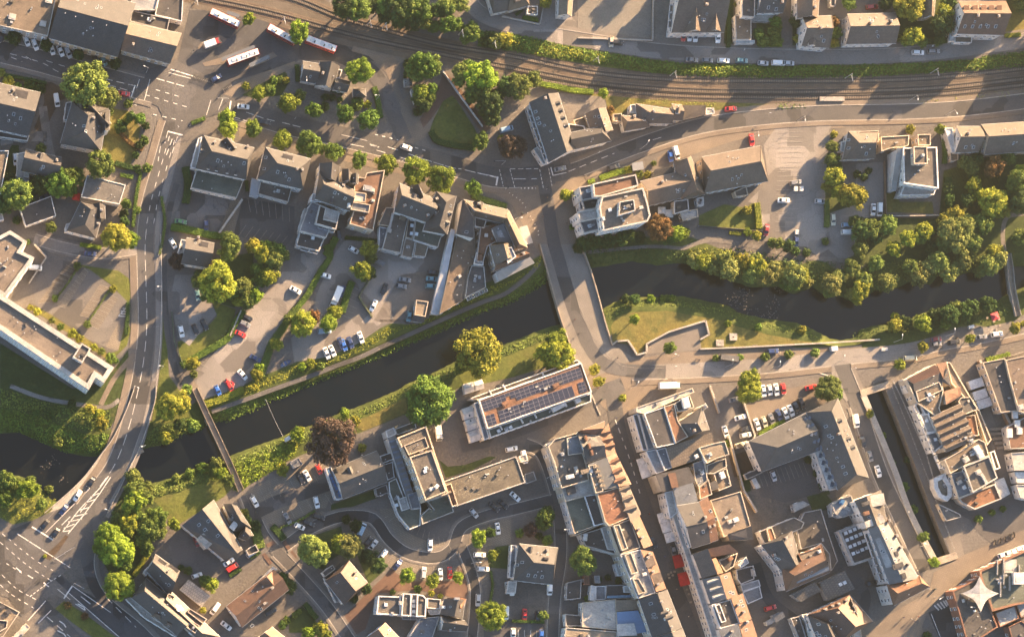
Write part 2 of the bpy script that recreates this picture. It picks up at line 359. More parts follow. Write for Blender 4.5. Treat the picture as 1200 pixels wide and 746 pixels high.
def line(m, a, b, w=.16, z=.13):
    a, b = Vector(a), Vector(b); d = (b-a).to_2d()
    if d.length < 1e-6: return
    d.normalize(); n = Vector((-d.y, d.x))*w/2
    m.face([(a.x-n.x, a.y-n.y, z), (b.x-n.x, b.y-n.y, z), (b.x+n.x, b.y+n.y, z), (a.x+n.x, a.y+n.y, z)])
MKN = [0]
def marks(name, segs, w=.18, mat='paint', dash=None, parent=None):
    """painted lines: segs is a list of polylines in current zoom coordinates; dash=(on, off) metres"""
    m = MB(); MKN[0] += 1; z = .125+MKN[0]*.0002
    for s in segs:
        P = [G(a, b) for a, b in pairs(s)]
        if dash:
            Q = spline(P, .5) if len(P) > 2 else [P[0].lerp(P[1], i/200) for i in range(201)]
            acc = 0.0
            for i in range(len(Q)-1):
                L = (Q[i+1]-Q[i]).length
                if acc % (dash[0]+dash[1]) < dash[0]: line(m, Q[i], Q[i+1], w, z)
                acc += L
        else:
            for i in range(len(P)-1): line(m, P[i], P[i+1], w, z)
    return m.obj(name, mat, parent, kind='structure')
def bays(a, b, c, d, n, mat='paint_faint', w=.14, edge=None):
    """parking bay lines from side a-b to side c-d (zoom coordinates), n bays"""
    m = MB(); MKN[0] += 1; z = .125+MKN[0]*.0002
    A, B, C, D = G(*a), G(*b), G(*c), G(*d)
    for i in range(n+1):
        line(m, A.lerp(B, i/n), C.lerp(D, i/n), w, z)
    if edge: line(m, A, B, w, z)
    return m.obj('parking_bay_lines', mat, kind='structure')
# ---------------- buildings
CAMV=Vector((CAMX,CAMY,H))
def winmesh(nm,w,h):
 m=MB()
 for(x0,x1,z0,z1)in((-w/2,w/2,-h/2,-h/2+.09),(-w/2,w/2,h/2-.09,h/2),(-w/2,-w/2+.09,-h/2+.09,h/2-.09),(w/2-.09,w/2,-h/2+.09,h/2-.09),(-.04,.04,-h/2+.09,h/2-.09)):
  for y,q in((-.06,0),):
   m.face([(x0,y,z0),(x1,y,z0),(x1,y,z1),(x0,y,z1)],1)
   m.face([(x0,y,z1),(x1,y,z1),(x1,0,z1),(x0,0,z1)],1)
 m.face([(-w/2+.09,-.025,-h/2+.09),(w/2-.09,-.025,-h/2+.09),(w/2-.09,-.025,h/2-.09),(-w/2+.09,-.025,h/2-.09)],0)
 m.face([(-w/2-.1,-.16,-h/2-.06),(w/2+.1,-.16,-h/2-.06),(w/2+.1,0,-h/2-.02),(-w/2-.1,0,-h/2-.02)],1)
 return mesh(nm,m.V,m.F,['glass','white_paint'],m.I,m.U)
WIN=winmesh('window',1.15,1.5);WINS=winmesh('small_window',.8,.9)
def skymesh():
 m=MB();m.box((0,0),.95,1.3,-.02,.09,0,1)
 m.face([(-.36,-.54,.10),(.36,-.54,.10),(.36,.54,.10),(-.36,.54,.10)],0)
 return mesh('skylight',m.V,m.F,['glass','zinc'],m.I,m.U)
SKY=skymesh()
def ventmesh():
 m=MB();m.tube((0,0,-.3),(0,0,.55),.12,.12,8);m.tube((0,0,.55),(0,0,.7),.2,.2,8)
 return mesh('vent_pipe',m.V,m.F,'zinc',m.I,m.U)
VENT=ventmesh()
def domemesh():
 m=MB();m.box((0,0),1.3,1.3,0,.28,0,1);m.box((0,0),1.1,1.1,.28,.42,0,0)
 return mesh('roof_dome',m.V,m.F,['glazing','zinc'],m.I,m.U)
DOME=domemesh()
WALLC={'white':(.56,.54,.51),'cream':(.44,.385,.31),'beige':(.42,.35,.27),'grey':(.30,.29,.28),'brick':(.20,.10,.07),'brown':(.20,.14,.10),'yellow':(.5,.38,.18),'dark':(.09,.09,.095),'pale':(.55,.55,.55)}
ROOFC={'slate':(.062,.059,.060),'slate2':(.080,.077,.076),'brown':(.125,.100,.083),'redbrown':(.13,.078,.055),'terra':(.18,.098,.062),'grey':(.125,.12,.113),'felt':(.105,.095,.085),'felt_dark':(.066,.062,.060),'gravel':(.145,.122,.102),'green':(.088,.098,.083),'metal':(.23,.24,.25),'light':(.34,.325,.30),'white':(.50,.49,.47),'beige':(.19,.158,.122),'rust':(.17,.088,.058),'bluegrey':(.135,.145,.16),'tan':(.135,.110,.086)}
def rc(c):return ROOFC.get(c)or WALLC[c]if isinstance(c,str)else c
def wc(c):return WALLC.get(c)or ROOFC[c]if isinstance(c,str)else c
class B:
 cur=None
 def __init__(s,label,name='house',cat='house',at=None,group=None):
  s.name,s.label,s.cat,s.group,s.root,s.tris,s.ang=name,label,cat,group,None,[],0;B.cur=s;s.wallobj=None;s.roofobj=None;s.zo=0
 def base(s,p,z0=0):
  if s.root is None:
   c=sum(p,Vector((0,0,0)))/len(p);c=Vector((c.x,c.y,z0));s.org=c
   s.root=thing(s.name,s.label,s.cat,c,0,s.group)
 def put(s,m,name,mats,color=None,parent=None,loc=None):
  for f in m.F:pass
  return m.obj(name,mats,parent or s.root,color,None,loc)
 def mb(s):return MB(s.org)
 def addtris(s,m):
  for f in m.F:
   v=[m.V[i]+s.org for i in f]
   for k in range(1,len(v)-1):s.tris.append((v[0],v[k],v[k+1]))
 def hit(s,X,Y):
  """where the line of sight through a photo point meets this building's roof"""
  g=G(X,Y);d=(g-CAMV).normalized();best=None
  for a,b,c in s.tris:
   e1,e2=b-a,c-a;q=d.cross(e2);det=e1.dot(q)
   if abs(det)<1e-9:continue
   tv=CAMV-a;u=tv.dot(q)/det
   if u<-.001 or u>1.001:continue
   r=tv.cross(e1);v=d.dot(r)/det
   if v<-.001 or u+v>1.001:continue
   t=e2.dot(r)/det
   if best is None or t<best[0]:best=(t,e1.cross(e2).normalized())
  if best is None:return G(X,Y,6)if not s.tris else s.hit_near(g),Vector((0,0,1))
  n=best[1]
  if n.z<0:n=-n
  return CAMV+d*best[0],n
 def hit_near(s,g):
  z=sum(t[0].z for t in s.tris)/len(s.tris);f=(H-z)/H
  return Vector((CAMX+(g.x-CAMX)*f,CAMY+(g.y-CAMY)*f,z))
  # --- walls with windows on the sides the photo can see
 def walls(s,p,z0,z1,wall,win=True,every=2.7,mat='plaster',pitch=3.0,parent=None):
  p=ccw(p);m=s.mb();m.prism(p,z0,z1,0,False);o=s.put(m,'wall',mat,wc(wall));n=len(p)
  if win:
   for i in range(n):
    a,b=p[i],p[(i+1)%n];L=(b-a).to_2d().length;e=(b-a).to_2d().normalized()if L>.1 else None
    if L<2.6:continue
    nn=Vector((e.y,-e.x));mid=(a+b)/2
    v=Vector((CAMX-mid.x,CAMY-mid.y))
    if v.dot(nn)<.06*v.length:continue
    k=max(1,int((L-1.0)/every));rz=math.atan2(e.y,e.x);z=z0+1.65
    while z<z1-.75:
     for j in range(k):
      q=a+(b-a)*((j+.5)/k)
      wo=new('window',WIN,s.root,(q.x+nn.x*.004-s.org.x,q.y+nn.y*.004-s.org.y,z-s.org.z));wo.rotation_euler=(0,0,rz)
     z+=pitch
  return o
 def gable(s,pts,ez,rz,roof='slate',wall='white',hip=(0,0),off=.5,over=.45,z0=0,mat='roof_tile',win=True,z_is_ground=False,rhip=None,every=2.7,fascia='white'):
  ez-=s.zo;rz-=s.zo;P=[G(a,b,ez)for a,b in pairs(pts)]
  if area(P)<0:P=[P[1],P[0],P[3],P[2]];hip=(hip[1],hip[0]);off=off
  rz=ez+(rz-ez)*1.12
  s.base(P,z0)
  m0,m1=P[3].lerp(P[0],off),P[2].lerp(P[1],off)
  up=Vector((0,0,rz-ez));R0=m0.lerp(m1,hip[0])+up;R1=m1.lerp(m0,hip[1])+up
  P0,P1,P2,P3=P;m=s.mb();th=Vector((0,0,-.22))
  m.face([P0,P1,R1,R0]);m.face([P2,P3,R0,R1])
  if hip[0]>0:m.face([P3,P0,R0])
  if hip[1]>0:m.face([P1,P2,R1])
  s.addtris(m)
  def fas(a,b):m.face([a+th,b+th,b,a],1)
  fas(P0,P1);fas(P2,P3)
  if hip[0]>0:fas(P3,P0)
  else:fas(R0,P0);fas(P3,R0)
  if hip[1]>0:fas(P1,P2)
  else:fas(P1,R1);fas(R1,P2)
  m.face([P1+th,P0+th,R0+th,R1+th],1);m.face([P3+th,P2+th,R1+th,R0+th],1)
  if hip[0]>0:m.face([P0+th,P3+th,R0+th],1)
  if hip[1]>0:m.face([P2+th,P1+th,R1+th],1)
  # ridge and hip capping
  for a,b in[(R0,R1)]+([(P0,R0),(P3,R0)]if hip[0]>0 else[])+([(P1,R1),(P2,R1)]if hip[1]>0 else[]):
   if(a-b).length>.3:m.tube(a+Vector((0,0,.02)),b+Vector((0,0,.02)),.13,.13,5,0,False)
  s.roofobj=s.put(m,'roof',[mat,'trim'],rc(roof))
  # gutters follow the eaves as one piece
  g=s.mb()
  for a,b in[(P0,P1),(P2,P3)]:g.tube(a+Vector((0,0,-.1)),b+Vector((0,0,-.1)),.09,.09,5,0,False)
  s.put(g,'gutter','zinc')
  q=inset(P,over);sl=(rz-ez)/max(.5,(P[0]-P[3]).length*.5)
  wz=ez-.05
  s.ang=math.atan2(P1.y-P0.y,P1.x-P0.x)
  s.wallobj=s.walls([Vector((v.x,v.y,0))for v in q],z0,wz,wall,win,every)
  gm=s.mb();n=0
  for h,(A,Bp,Rr)in((hip[0],(3,0,R0)),(hip[1],(1,2,R1))):
   if h>0:continue
   a,b=q[A].copy(),q[Bp].copy();a.z=b.z=wz;c=(a+b)/2
   t=off if A==3 else 1-off
   c=a.lerp(b,t);c.z=rz-.25-.02*0
   c2=Vector((Rr.x,Rr.y,0));inn=(P[1]-P[0]).normalized()*(over if A==3 else-over);c.x,c.y=c2.x+inn.x,c2.y+inn.y
   gm.face([a,b,c]);n+=1
   e=(b-a).to_2d().normalized();nn=Vector((e.y,-e.x));v=Vector((CAMX-c.x,CAMY-c.y))
   if rz-ez>2.2 and win and v.dot(nn)>.06*v.length:
    mid=(a+b)/2
    wo=new('window',WIN,s.root,(mid.x+nn.x*.004-s.org.x,mid.y+nn.y*.004-s.org.y,wz+1.0-s.org.z));wo.rotation_euler=(0,0,math.atan2(e.y,e.x))
  if n:s.put(gm,'gable_wall','plaster',wc(wall))
  s.sprinkle(m,45)
  return s
 def sprinkle(s,m,per):
  """pipes, hatches and small lights where a roof has room for them"""
  r=random.Random(int(abs(s.org.x*31+s.org.y*17)*10)+len(s.tris))
  for f in m.F[:2 if per==45 else len(m.F)]:
   v=[m.V[i]+s.org for i in f];A=((v[1]-v[0]).cross(v[2]-v[0])).length*(.5 if len(v)==3 else 1)
   for k in range(min(6,int(A/per+r.random()))):
    w_=[r.random()+.25 for _ in v];p=sum((q*a for q,a in zip(v,w_)),Vector((0,0,0)))/sum(w_);q=r.random();nn=(v[1]-v[0]).cross(v[2]-v[0]).normalized()
    if nn.z<0:nn=-nn
    if q<.5:new('vent_pipe',VENT,s.roofobj,p-s.org)
    elif per==45:
     o=new('skylight',SKY,s.roofobj,p-s.org+nn*.02);d=Vector((nn.x,nn.y,0)).normalized();u=Vector((-d.y,d.x,0));o.rotation_euler=Matrix((u,nn.cross(u),nn)).transposed().to_euler();o.scale=(.7,.7,1)
    else:
     b_=MB(p);b_.box(p,r.uniform(.5,1.4),r.uniform(.5,1.0),p.z-.05,p.z+r.uniform(.25,.8),s.ang);b_.obj('roof_unit','trim',s.roofobj,rc(r.choice(['light','metal','grey','felt_dark'])),None,p-s.org)
 def flat(s,pts,z,roof='felt',wall='white',par=.45,pw=.24,z0=0,trim=None,win=True,every=2.7,mat='roof_felt',pitch=3.0,name='flat_roof'):
  z-=s.zo;z0=max(0,z0-s.zo);P=ccw([G(a,b,z)for a,b in pairs(pts)]);s.base(P,z0)
  s.ang=math.atan2(P[1].y-P[0].y,P[1].x-P[0].x)
  Q=inset(P,pw);zr=z-par;m=s.mb();m.poly([(v.x,v.y,zr)for v in Q]);s.addtris(m)
  s.roofobj=s.put(m,name,mat,rc(roof))
  k=s.mb();n=len(P);P2=inset(P,-.06)
  for i in range(n):
   j=(i+1)%n
   a,b,c,d=P2[i],P2[j],Q[j],Q[i]
   k.face([a,b,c,d]);k.face([c,(c.x,c.y,zr),(d.x,d.y,zr),d])if False else k.face([d,c,Vector((c.x,c.y,zr-.02)),Vector((d.x,d.y,zr-.02))])
   k.face([Vector((a.x,a.y,z-.35)),Vector((b.x,b.y,z-.35)),b,a])
  s.put(k,'parapet','trim',wc(trim)if trim else wc(wall))
  s.wallobj=s.walls([Vector((v.x,v.y,0))for v in P],z0,z-.2,wall,win,every,pitch=pitch)
  s.sprinkle(m,38)
  return s
 def mono(s,pts,z1,z2,roof='slate',wall='white',z0=0,mat='roof_tile',win=False,over=.25):
  """single-slope roof: edge 0-1 at z1, edge 2-3 at z2"""
  z1-=s.zo;z2-=s.zo;q=pairs(pts);P=[G(*q[0],z1),G(*q[1],z1),G(*q[2],z2),G(*q[3],z2)]
  if area(P)<0:P=[P[1],P[0],P[3],P[2]]
  s.base(P,z0);m=s.mb();th=Vector((0,0,-.18));m.face(P);s.addtris(m)
  for i in range(4):m.face([P[i]+th,P[(i+1)%4]+th,P[(i+1)%4],P[i]],1)
  m.face([v+th for v in reversed(P)],1)
  s.roofobj=s.put(m,'roof',[mat,'trim'],rc(roof));s.ang=math.atan2(P[1].y-P[0].y,P[1].x-P[0].x)
  k=s.mb();I=inset([Vector((v.x,v.y,v.z))for v in P],over)
  for i in range(4):
   a,b=I[i],I[(i+1)%4];k.face([(a.x,a.y,z0),(b.x,b.y,z0),(b.x,b.y,b.z-.12),(a.x,a.y,a.z-.12)])
  s.put(k,'wall','plaster',wc(wall));return s
  # --- things on the roof
 def chim(s,*xy,h=1.3,c='brick',sz=.75):
  for X,Y in pairs(xy):
   p,n=s.hit(X,Y);m=MB(p);m.box(p,sz,sz*1.25,p.z-1.0,p.z+h,s.ang,0);m.box(p,sz+.16,sz*1.25+.16,p.z+h,p.z+h+.1,s.ang,1)
   for k in(-.22,.22):m.box((p.x+k*math.cos(s.ang+1.57),p.y+k*math.sin(s.ang+1.57)),.2,.2,p.z+h+.1,p.z+h+.35,s.ang,1)
   m.obj('chimney',['plaster','concrete'],s.roofobj,wc(c),None,p-s.org)
 def onroof(s,name,me,X,Y,col=None,lift=.02):
  p,n=s.hit(X,Y);o=new(name,me,s.roofobj,p-s.org+n*lift,col)
  if n.z<.995:
   d=Vector((n.x,n.y,0)).normalized();u=Vector((-d.y,d.x,0));v=n.cross(u)
   o.rotation_euler=Matrix((u,v,n)).transposed().to_euler()
  else:o.rotation_euler=(0,0,s.ang)
  return o
 def skyl(s,*xy):
  for X,Y in pairs(xy):s.onroof('skylight',SKY,X,Y)
 def dome(s,*xy):
  for X,Y in pairs(xy):s.onroof('roof_dome',DOME,X,Y,(.6,.62,.62))
 def vent(s,*xy):
  for X,Y in pairs(xy):
   p,n=s.hit(X,Y);new('vent_pipe',VENT,s.roofobj,p-s.org)
 def box(s,X,Y,wx,wy,h,da=0.0,c='light',name='roof_unit',mat='trim'):
  p,n=s.hit(X,Y);m=MB(p);m.box(p,wx,wy,p.z-.3,p.z+h,s.ang+math.radians(da));m.box(p,wx*.7,wy*.6,p.z+h,p.z+h+.08,s.ang+math.radians(da))
  return m.obj(name,mat,s.roofobj,rc(c),None,p-s.org)
 def clutter(s,pts,n,seed=1):
  """small units, pipes and hatches that stand about on a flat roof"""
  r=random.Random(seed);P=pairs(pts)
  for i in range(n):
   ws=[r.random()+.15 for _ in P];t=sum(ws);X=sum(w*a[0]for w,a in zip(ws,P))/t;Y=sum(w*a[1]for w,a in zip(ws,P))/t
   k=r.random()
   if k<.35:s.vent(X,Y)
   elif k<.6:s.dome(X,Y)
   else:s.box(X,Y,r.uniform(.6,1.6),r.uniform(.5,1.1),r.uniform(.4,.9),0,r.choice(['light','metal','grey']))
 def dorm(s,*xy,w=1.5,h=1.35,kind='gable',roof=None,wall='white'):
  """dormers that sit on the slope facing where the slope faces"""
  for X,Y in pairs(xy):
   p,n=s.hit(X,Y);d=Vector((n.x,n.y,0))
   if d.length<.05:continue
   d.normalize();u=Vector((-d.y,d.x,0));t=n.xy.length/n.z
   f=p+d*.7;f.z=p.z-.7*t;zt=f.z+h;back=h/max(.25,t)
   rr=.65*w*.5 if kind=='gable' else 0
   bk=(h+rr)/max(.25,t)
   A,Bq=f-u*w/2,f+u*w/2;A2,B2=A-d*back,Bq-d*back
   m=MB(p);up=lambda v,z:Vector((v.x,v.y,z))
   m.face([up(A,f.z-.3),up(Bq,f.z-.3),up(Bq,zt),up(A,zt)]if u.cross(Vector((0,0,1))).dot(d)>0 else[up(Bq,f.z-.3),up(A,f.z-.3),up(A,zt),up(Bq,zt)])
   m.face([up(A,f.z-.3),up(A,zt),up(A2,zt)]);m.face([up(Bq,f.z-.3),up(B2,zt),up(Bq,zt)])
   if kind=='gable':m.face([up(A,zt),up(Bq,zt),up(f,zt+rr)])
   dm=m.obj('dormer','plaster',s.root,wc(wall),None,p-s.org)
   k=MB(p);o=.14
   if kind=='gable':
    r0=up(f+d*.18,zt+rr+.03);r1=up(f-d*bk,zt+rr+.03)
    k.face([up(A-u*o+d*.18,zt-.09),r0,r1,up(A2-u*o,zt-.09)]);k.face([r0,up(Bq+u*o+d*.18,zt-.09),up(B2+u*o,zt-.09),r1])
   else:
    q=[A-u*o+d*.2,Bq+u*o+d*.2,B2+u*o,A2-u*o];k.face([up(v,zt+.04)for v in q]);k.face([up(q[0],zt-.1),up(q[1],zt-.1),up(q[1],zt+.04),up(q[0],zt+.04)])
   k.obj('dormer_roof','roof_tile' if kind=='gable' else 'roof_felt',dm,rc(roof)if roof else tuple(s.roofobj.color)[:3],None,(0,0,0))
   kk_=max(1,int(w/1.6))
   for j in range(kk_):
    q=A.lerp(Bq,(j+.5)/kk_)+d*.004
    wo=new('window',WINS,dm,(q.x-p.x,q.y-p.y,f.z+.62-p.z));wo.rotation_euler=(0,0,math.atan2(u.y,u.x)+(0 if Vector((0,-1)).dot(Vector((d.x*math.cos(-math.atan2(u.y,u.x))-d.y*math.sin(-math.atan2(u.y,u.x)),d.x*math.sin(-math.atan2(u.y,u.x))+d.y*math.cos(-math.atan2(u.y,u.x)))))>0 else math.pi))
 def bars(s,a,b,n,L,z,name='balcony'):
  """a run of balconies along a wall from a to b"""
  A,Bq=G(*a,z),G(*b,z);u=(Bq-A).to_2d().normalized();nn=Vector((u.y,-u.x));ang=math.atan2(u.y,u.x)
  v=Vector((CAMX-A.x,CAMY-A.y))
  if v.dot(nn)<0:nn=-nn
  for i in range(n):
   c=A.lerp(Bq,(i+.5)/n);c=Vector((c.x+nn.x*.6,c.y+nn.y*.6,0));m=MB(c+Vector((0,0,z)));ln=(Bq-A).length/n-.5
   m.box(c,ln,1.3,z-.18,z,ang);q=(c.x+nn.x*.6,c.y+nn.y*.6);m.box(q,ln,.07,z,z+.95,ang,1)
   for sgn in(-1,1):m.box((c.x+sgn*u.x*(ln/2-.04),c.y+sgn*u.y*(ln/2-.04)),.07,1.12,z,z+.93,ang,1)
   m.obj(name,['concrete','glazing'],s.root,(.5,.52,.55),None,c+Vector((0,0,z))-s.org)
   # ---------------- trees
def leafcloud(seed,lobes,n,leaf,flat=1.0,jitter=.34,core=True,hollow=.64):
 """unit crown (radius about 1) of many small leaf faces gathered in lobes"""
 r=random.Random(seed);V=[];F=[];var=[]
 for i in range(n):
  lb=r.choice(lobes);c,rad=lb[0],lb[1];lv=lb[2]
  while True:
   d=Vector((r.gauss(0,1),r.gauss(0,1),r.gauss(0,1)))
   if d.length>.01:break
  d.normalize()
  if d.z<-.45 and r.random()<.75:d.z=-d.z
  p=c+Vector((d.x*rad,d.y*rad,d.z*rad*flat))*(hollow+(1-hollow)*r.random()+jitter*(r.random()-.5))
  nrm=(d+Vector((r.gauss(0,.42),r.gauss(0,.42),r.gauss(0,.42))))
  nrm.normalize();u=nrm.orthogonal().normalized();v=nrm.cross(u);a=r.random()*6.28
  u,v=u*math.cos(a)+v*math.sin(a),v*math.cos(a)-u*math.sin(a);s=leaf*(.6+.8*r.random())
  k=len(V);V+=[p-u*s,p-v*s*.62,p+u*s,p+v*s*.62];F.append((k,k+1,k+2,k+3));var.append(min(1,max(0,lv+r.gauss(0,.16))))
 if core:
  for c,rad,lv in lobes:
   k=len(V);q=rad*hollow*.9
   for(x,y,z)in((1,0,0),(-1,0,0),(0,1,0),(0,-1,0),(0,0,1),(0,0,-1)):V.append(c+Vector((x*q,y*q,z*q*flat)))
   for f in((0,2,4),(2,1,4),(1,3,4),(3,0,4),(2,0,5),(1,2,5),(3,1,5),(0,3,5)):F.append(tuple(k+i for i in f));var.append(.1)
 return V,F,var
def lobeset(seed,n,rmin,rmax,spread,zs=.8,squash=1.0):
 r=random.Random(seed);L=[(Vector((0,0,-.05)),.62,.4)]
 for i in range(n):
  t=i/n;a=i*2.39996;z=1-1.55*t;q=math.sqrt(max(.05,1-z*z*.85));k=spread*(.66+.56*r.random())
  L.append((Vector((math.cos(a)*q*k,math.sin(a)*q*k*squash,z*zs*k)),r.uniform(rmin,rmax),r.uniform(.15,.85)))
 return L
CROWN={}
def mkcrown(key,seed,nl,rmin,rmax,spread,n,leaf,zs=.8,flat=.95,**kw):
 V,F,var=leafcloud(seed,lobeset(seed,nl,rmin,rmax,spread,zs),n,leaf,flat,**kw)
 CROWN.setdefault(key,[]).append(mesh('crown',V,F,'leaf',var=var))
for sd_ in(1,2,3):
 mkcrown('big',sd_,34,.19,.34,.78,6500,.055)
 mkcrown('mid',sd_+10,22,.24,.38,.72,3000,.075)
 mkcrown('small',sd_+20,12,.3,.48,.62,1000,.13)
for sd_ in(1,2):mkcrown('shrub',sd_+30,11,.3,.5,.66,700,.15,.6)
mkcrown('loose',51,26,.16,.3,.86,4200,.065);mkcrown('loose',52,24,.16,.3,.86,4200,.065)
def trunkmesh(seed,branch=6):
 r=random.Random(seed);m=MB();m.tube((0,0,-.1),(0,0,.5),.085,.065,7);m.tube((0,0,.5),(.03,.02,1.05),.065,.035,7)
 for i in range(branch):
  a=i*2.4+r.random();z=.45+.4*r.random();q=Vector((math.cos(a)*.42,math.sin(a)*.42,z+.45));m.tube((0,0,z),q,.034,.015,5);m.tube(q,q+Vector((math.cos(a+.5)*.22,math.sin(a+.5)*.22,.25)),.015,.006,4)
 return mesh('trunk',m.V,m.F,'bark',m.I,m.U)
TRUNK=[trunkmesh(1),trunkmesh(2)]
def stemmesh():
 m=MB()
 for i in range(5):
  a=i*1.26;m.tube((0,0,-.1),(math.cos(a)*.3,math.sin(a)*.3,.6),.03,.012,4)
 return mesh('stem',m.V,m.F,'bark',m.I,m.U)
STEM=stemmesh()
LEAFC={'lime':(.150,.215,.026),'gold':(.195,.215,.030),'green':(.082,.140,.026),'dark':(.042,.080,.022),'olive':(.112,.160,.038),'purple':(.058,.038,.037),'rust':(.15,.088,.038),'pale':(.16,.195,.055),'deep':(.028,.048,.015)}
ADJ={'lime':'bright yellow-green','gold':'golden','green':'mid green','dark':'dark green','olive':'olive green','purple':'dark purple','rust':'russet','pale':'pale green','deep':'very dark'}
TR=random.Random(99)
def tree(X,Y,r,c='green',place='',sh=None,label=None,tall=1.0):
 """crown centre and radius as seen in the photo"""
 R=max(.5,r/kk*S)
 if sh is None and r/kk<6.4:sh='shrub'  # trees with small crowns are also drawn and named as shrubs
 key='big' if R>4.6 else 'mid' if R>2.3 else 'small'
 if sh:key=sh
 low=key=='shrub'
 zc=R*(.55 if low else 1.22*tall)
 p=G(X,Y,zc);g=hz(p.x,p.y)
 if g<-.05:p=G(X,Y,zc+g)
 adj=ADJ[c]
 size='large ' if R>4.3 else 'small ' if R<1.7 else ''
 nm='shrub' if low else 'tree'
 t=thing(nm,label or f"{size}{adj} {nm} {place}",nm,(p.x,p.y,g),TR.random()*6.28,('shrubs ' if low else 'trees ')+place.split(',')[0])
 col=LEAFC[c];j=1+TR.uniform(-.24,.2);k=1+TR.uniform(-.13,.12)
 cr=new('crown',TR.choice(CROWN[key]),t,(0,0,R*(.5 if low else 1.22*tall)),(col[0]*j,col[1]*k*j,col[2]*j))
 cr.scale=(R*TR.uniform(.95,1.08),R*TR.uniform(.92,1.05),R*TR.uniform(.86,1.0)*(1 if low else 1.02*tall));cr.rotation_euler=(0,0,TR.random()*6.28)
 st=new('stem' if low else 'trunk',STEM if low else TR.choice(TRUNK),t);st.scale=(R,R,R*(1 if low else tall))
 return t
def trees(place,lst,c='green',sh=None):
 for q in lst:tree(q[0],q[1],q[2],q[3]if len(q)>3 else c,place,q[4]if len(q)>4 else sh)
def leafy(V,F,var,p,n,size,r,lv):
 n=n.normalized();u=n.orthogonal().normalized();v=n.cross(u);a=r.random()*6.28
 u,v=u*math.cos(a)+v*math.sin(a),v*math.cos(a)-u*math.sin(a);s=size*(.6+.8*r.random())
 k=len(V);V+=[p-u*s,p-v*s*.65,p+u*s,p+v*s*.65];F.append((k,k+1,k+2,k+3));var.append(min(1,max(0,lv+r.gauss(0,.18))))
HS=[0]
def hedge(pts,wpx,h,label,c='green',zg=None):
 """clipped hedge along a line"""
 HS[0]+=1;r=random.Random(HS[0]);P=spline([G(a,b)for a,b in pairs(pts)],1.0)if len(pts)>4 else None
 if P is None:
  a,b=G(pts[0],pts[1]),G(pts[2],pts[3]);n=max(2,int((b-a).length));P=[a.lerp(b,i/n)for i in range(n+1)]
 w=wpx/kk*S;o=P[len(P)//2].copy();o.z=hz(o.x,o.y);V=[];F=[];var=[]
 A,Bq=strip(None,P,w/2-.15,-w/2+.15,0)
 for i in range(len(P)-1):
  k=len(V);V+=[A[i]-o,A[i+1]-o,Bq[i+1]-o,Bq[i]-o];V+=[v+Vector((0,0,h-.2))for v in V[-4:]]
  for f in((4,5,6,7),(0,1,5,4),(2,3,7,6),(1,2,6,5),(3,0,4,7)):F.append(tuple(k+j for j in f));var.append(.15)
  L=(P[i+1]-P[i]).length;nl=int(L*(w+2*h)*9)
  t=(P[i+1]-P[i]).to_2d().normalized();N=Vector((-t.y,t.x,0));lv=.5+.3*math.sin(i*.7+HS[0])
  for j in range(min(nl,120)):
   q=P[i].lerp(P[i+1],r.random());s=r.uniform(0,w+2*h)
   if s<h:p=q+N*(w/2);p.z=s;nn=N
   elif s<2*h:p=q-N*(w/2);p.z=s-h;nn=-N
   else:p=q+N*(s-2*h-w/2);p.z=h;nn=Vector((0,0,1))
   p=p+nn*r.uniform(-.15,.12);p.z+=r.uniform(-.1,.1)
   leafy(V,F,var,p-o,nn+Vector((r.gauss(0,.4),r.gauss(0,.4),r.gauss(0,.4))),.2,r,lv)
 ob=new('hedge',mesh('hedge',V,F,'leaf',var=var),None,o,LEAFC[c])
 thing('hedge',label,'hedge',o=ob);ob['group']='hedges';return ob
def scrub(name,pts,h,dens,c='green',seed=1,leaf=.3,lump=4.0):
 """rough bushes and weeds covering a polygon: nobody could count them"""
 r=random.Random(seed);P=[G(a,b)for a,b in pairs(pts)];P2=[Vector((p.x,p.y))for p in P]
 x0,x1=min(p.x for p in P),max(p.x for p in P);y0,y1=min(p.y for p in P),max(p.y for p in P)
 A=abs(area(P));n=int(A*dens*(x1-x0)*(y1-y0)/max(A,1));X=np.array([r.uniform(x0,x1)for _ in range(n)]);Y=np.array([r.uniform(y0,y1)for _ in range(n)])
 ins=sdist(X,Y,P2);hg,_=hfield(X,Y);V=[];F=[];var=[]
 org=Vector((P[0].x,P[0].y,0))
 for i in range(n):
  if ins[i]>.3:continue
  e=min(1,max(.25,-ins[i]/1.2))
  # lumps: a sum of a few waves gives uneven height
  b=.5+.5*math.sin(X[i]/lump*1.7+2*math.sin(Y[i]/lump*1.1+seed))*math.sin(Y[i]/lump*1.5+1.5*math.sin(X[i]/lump*.9+seed*2))
  top=h*e*(.3+.7*b);q=r.random()**.6
  nn=Vector((r.gauss(0,.6),r.gauss(0,.6),1))
  leafy(V,F,var,Vector((X[i],Y[i],hg[i]+top*q))-org,nn,leaf,r,.25+.5*b)
 return new(name,mesh(name,V,F,'leaf',var=var),None,org,LEAFC[c],'stuff')
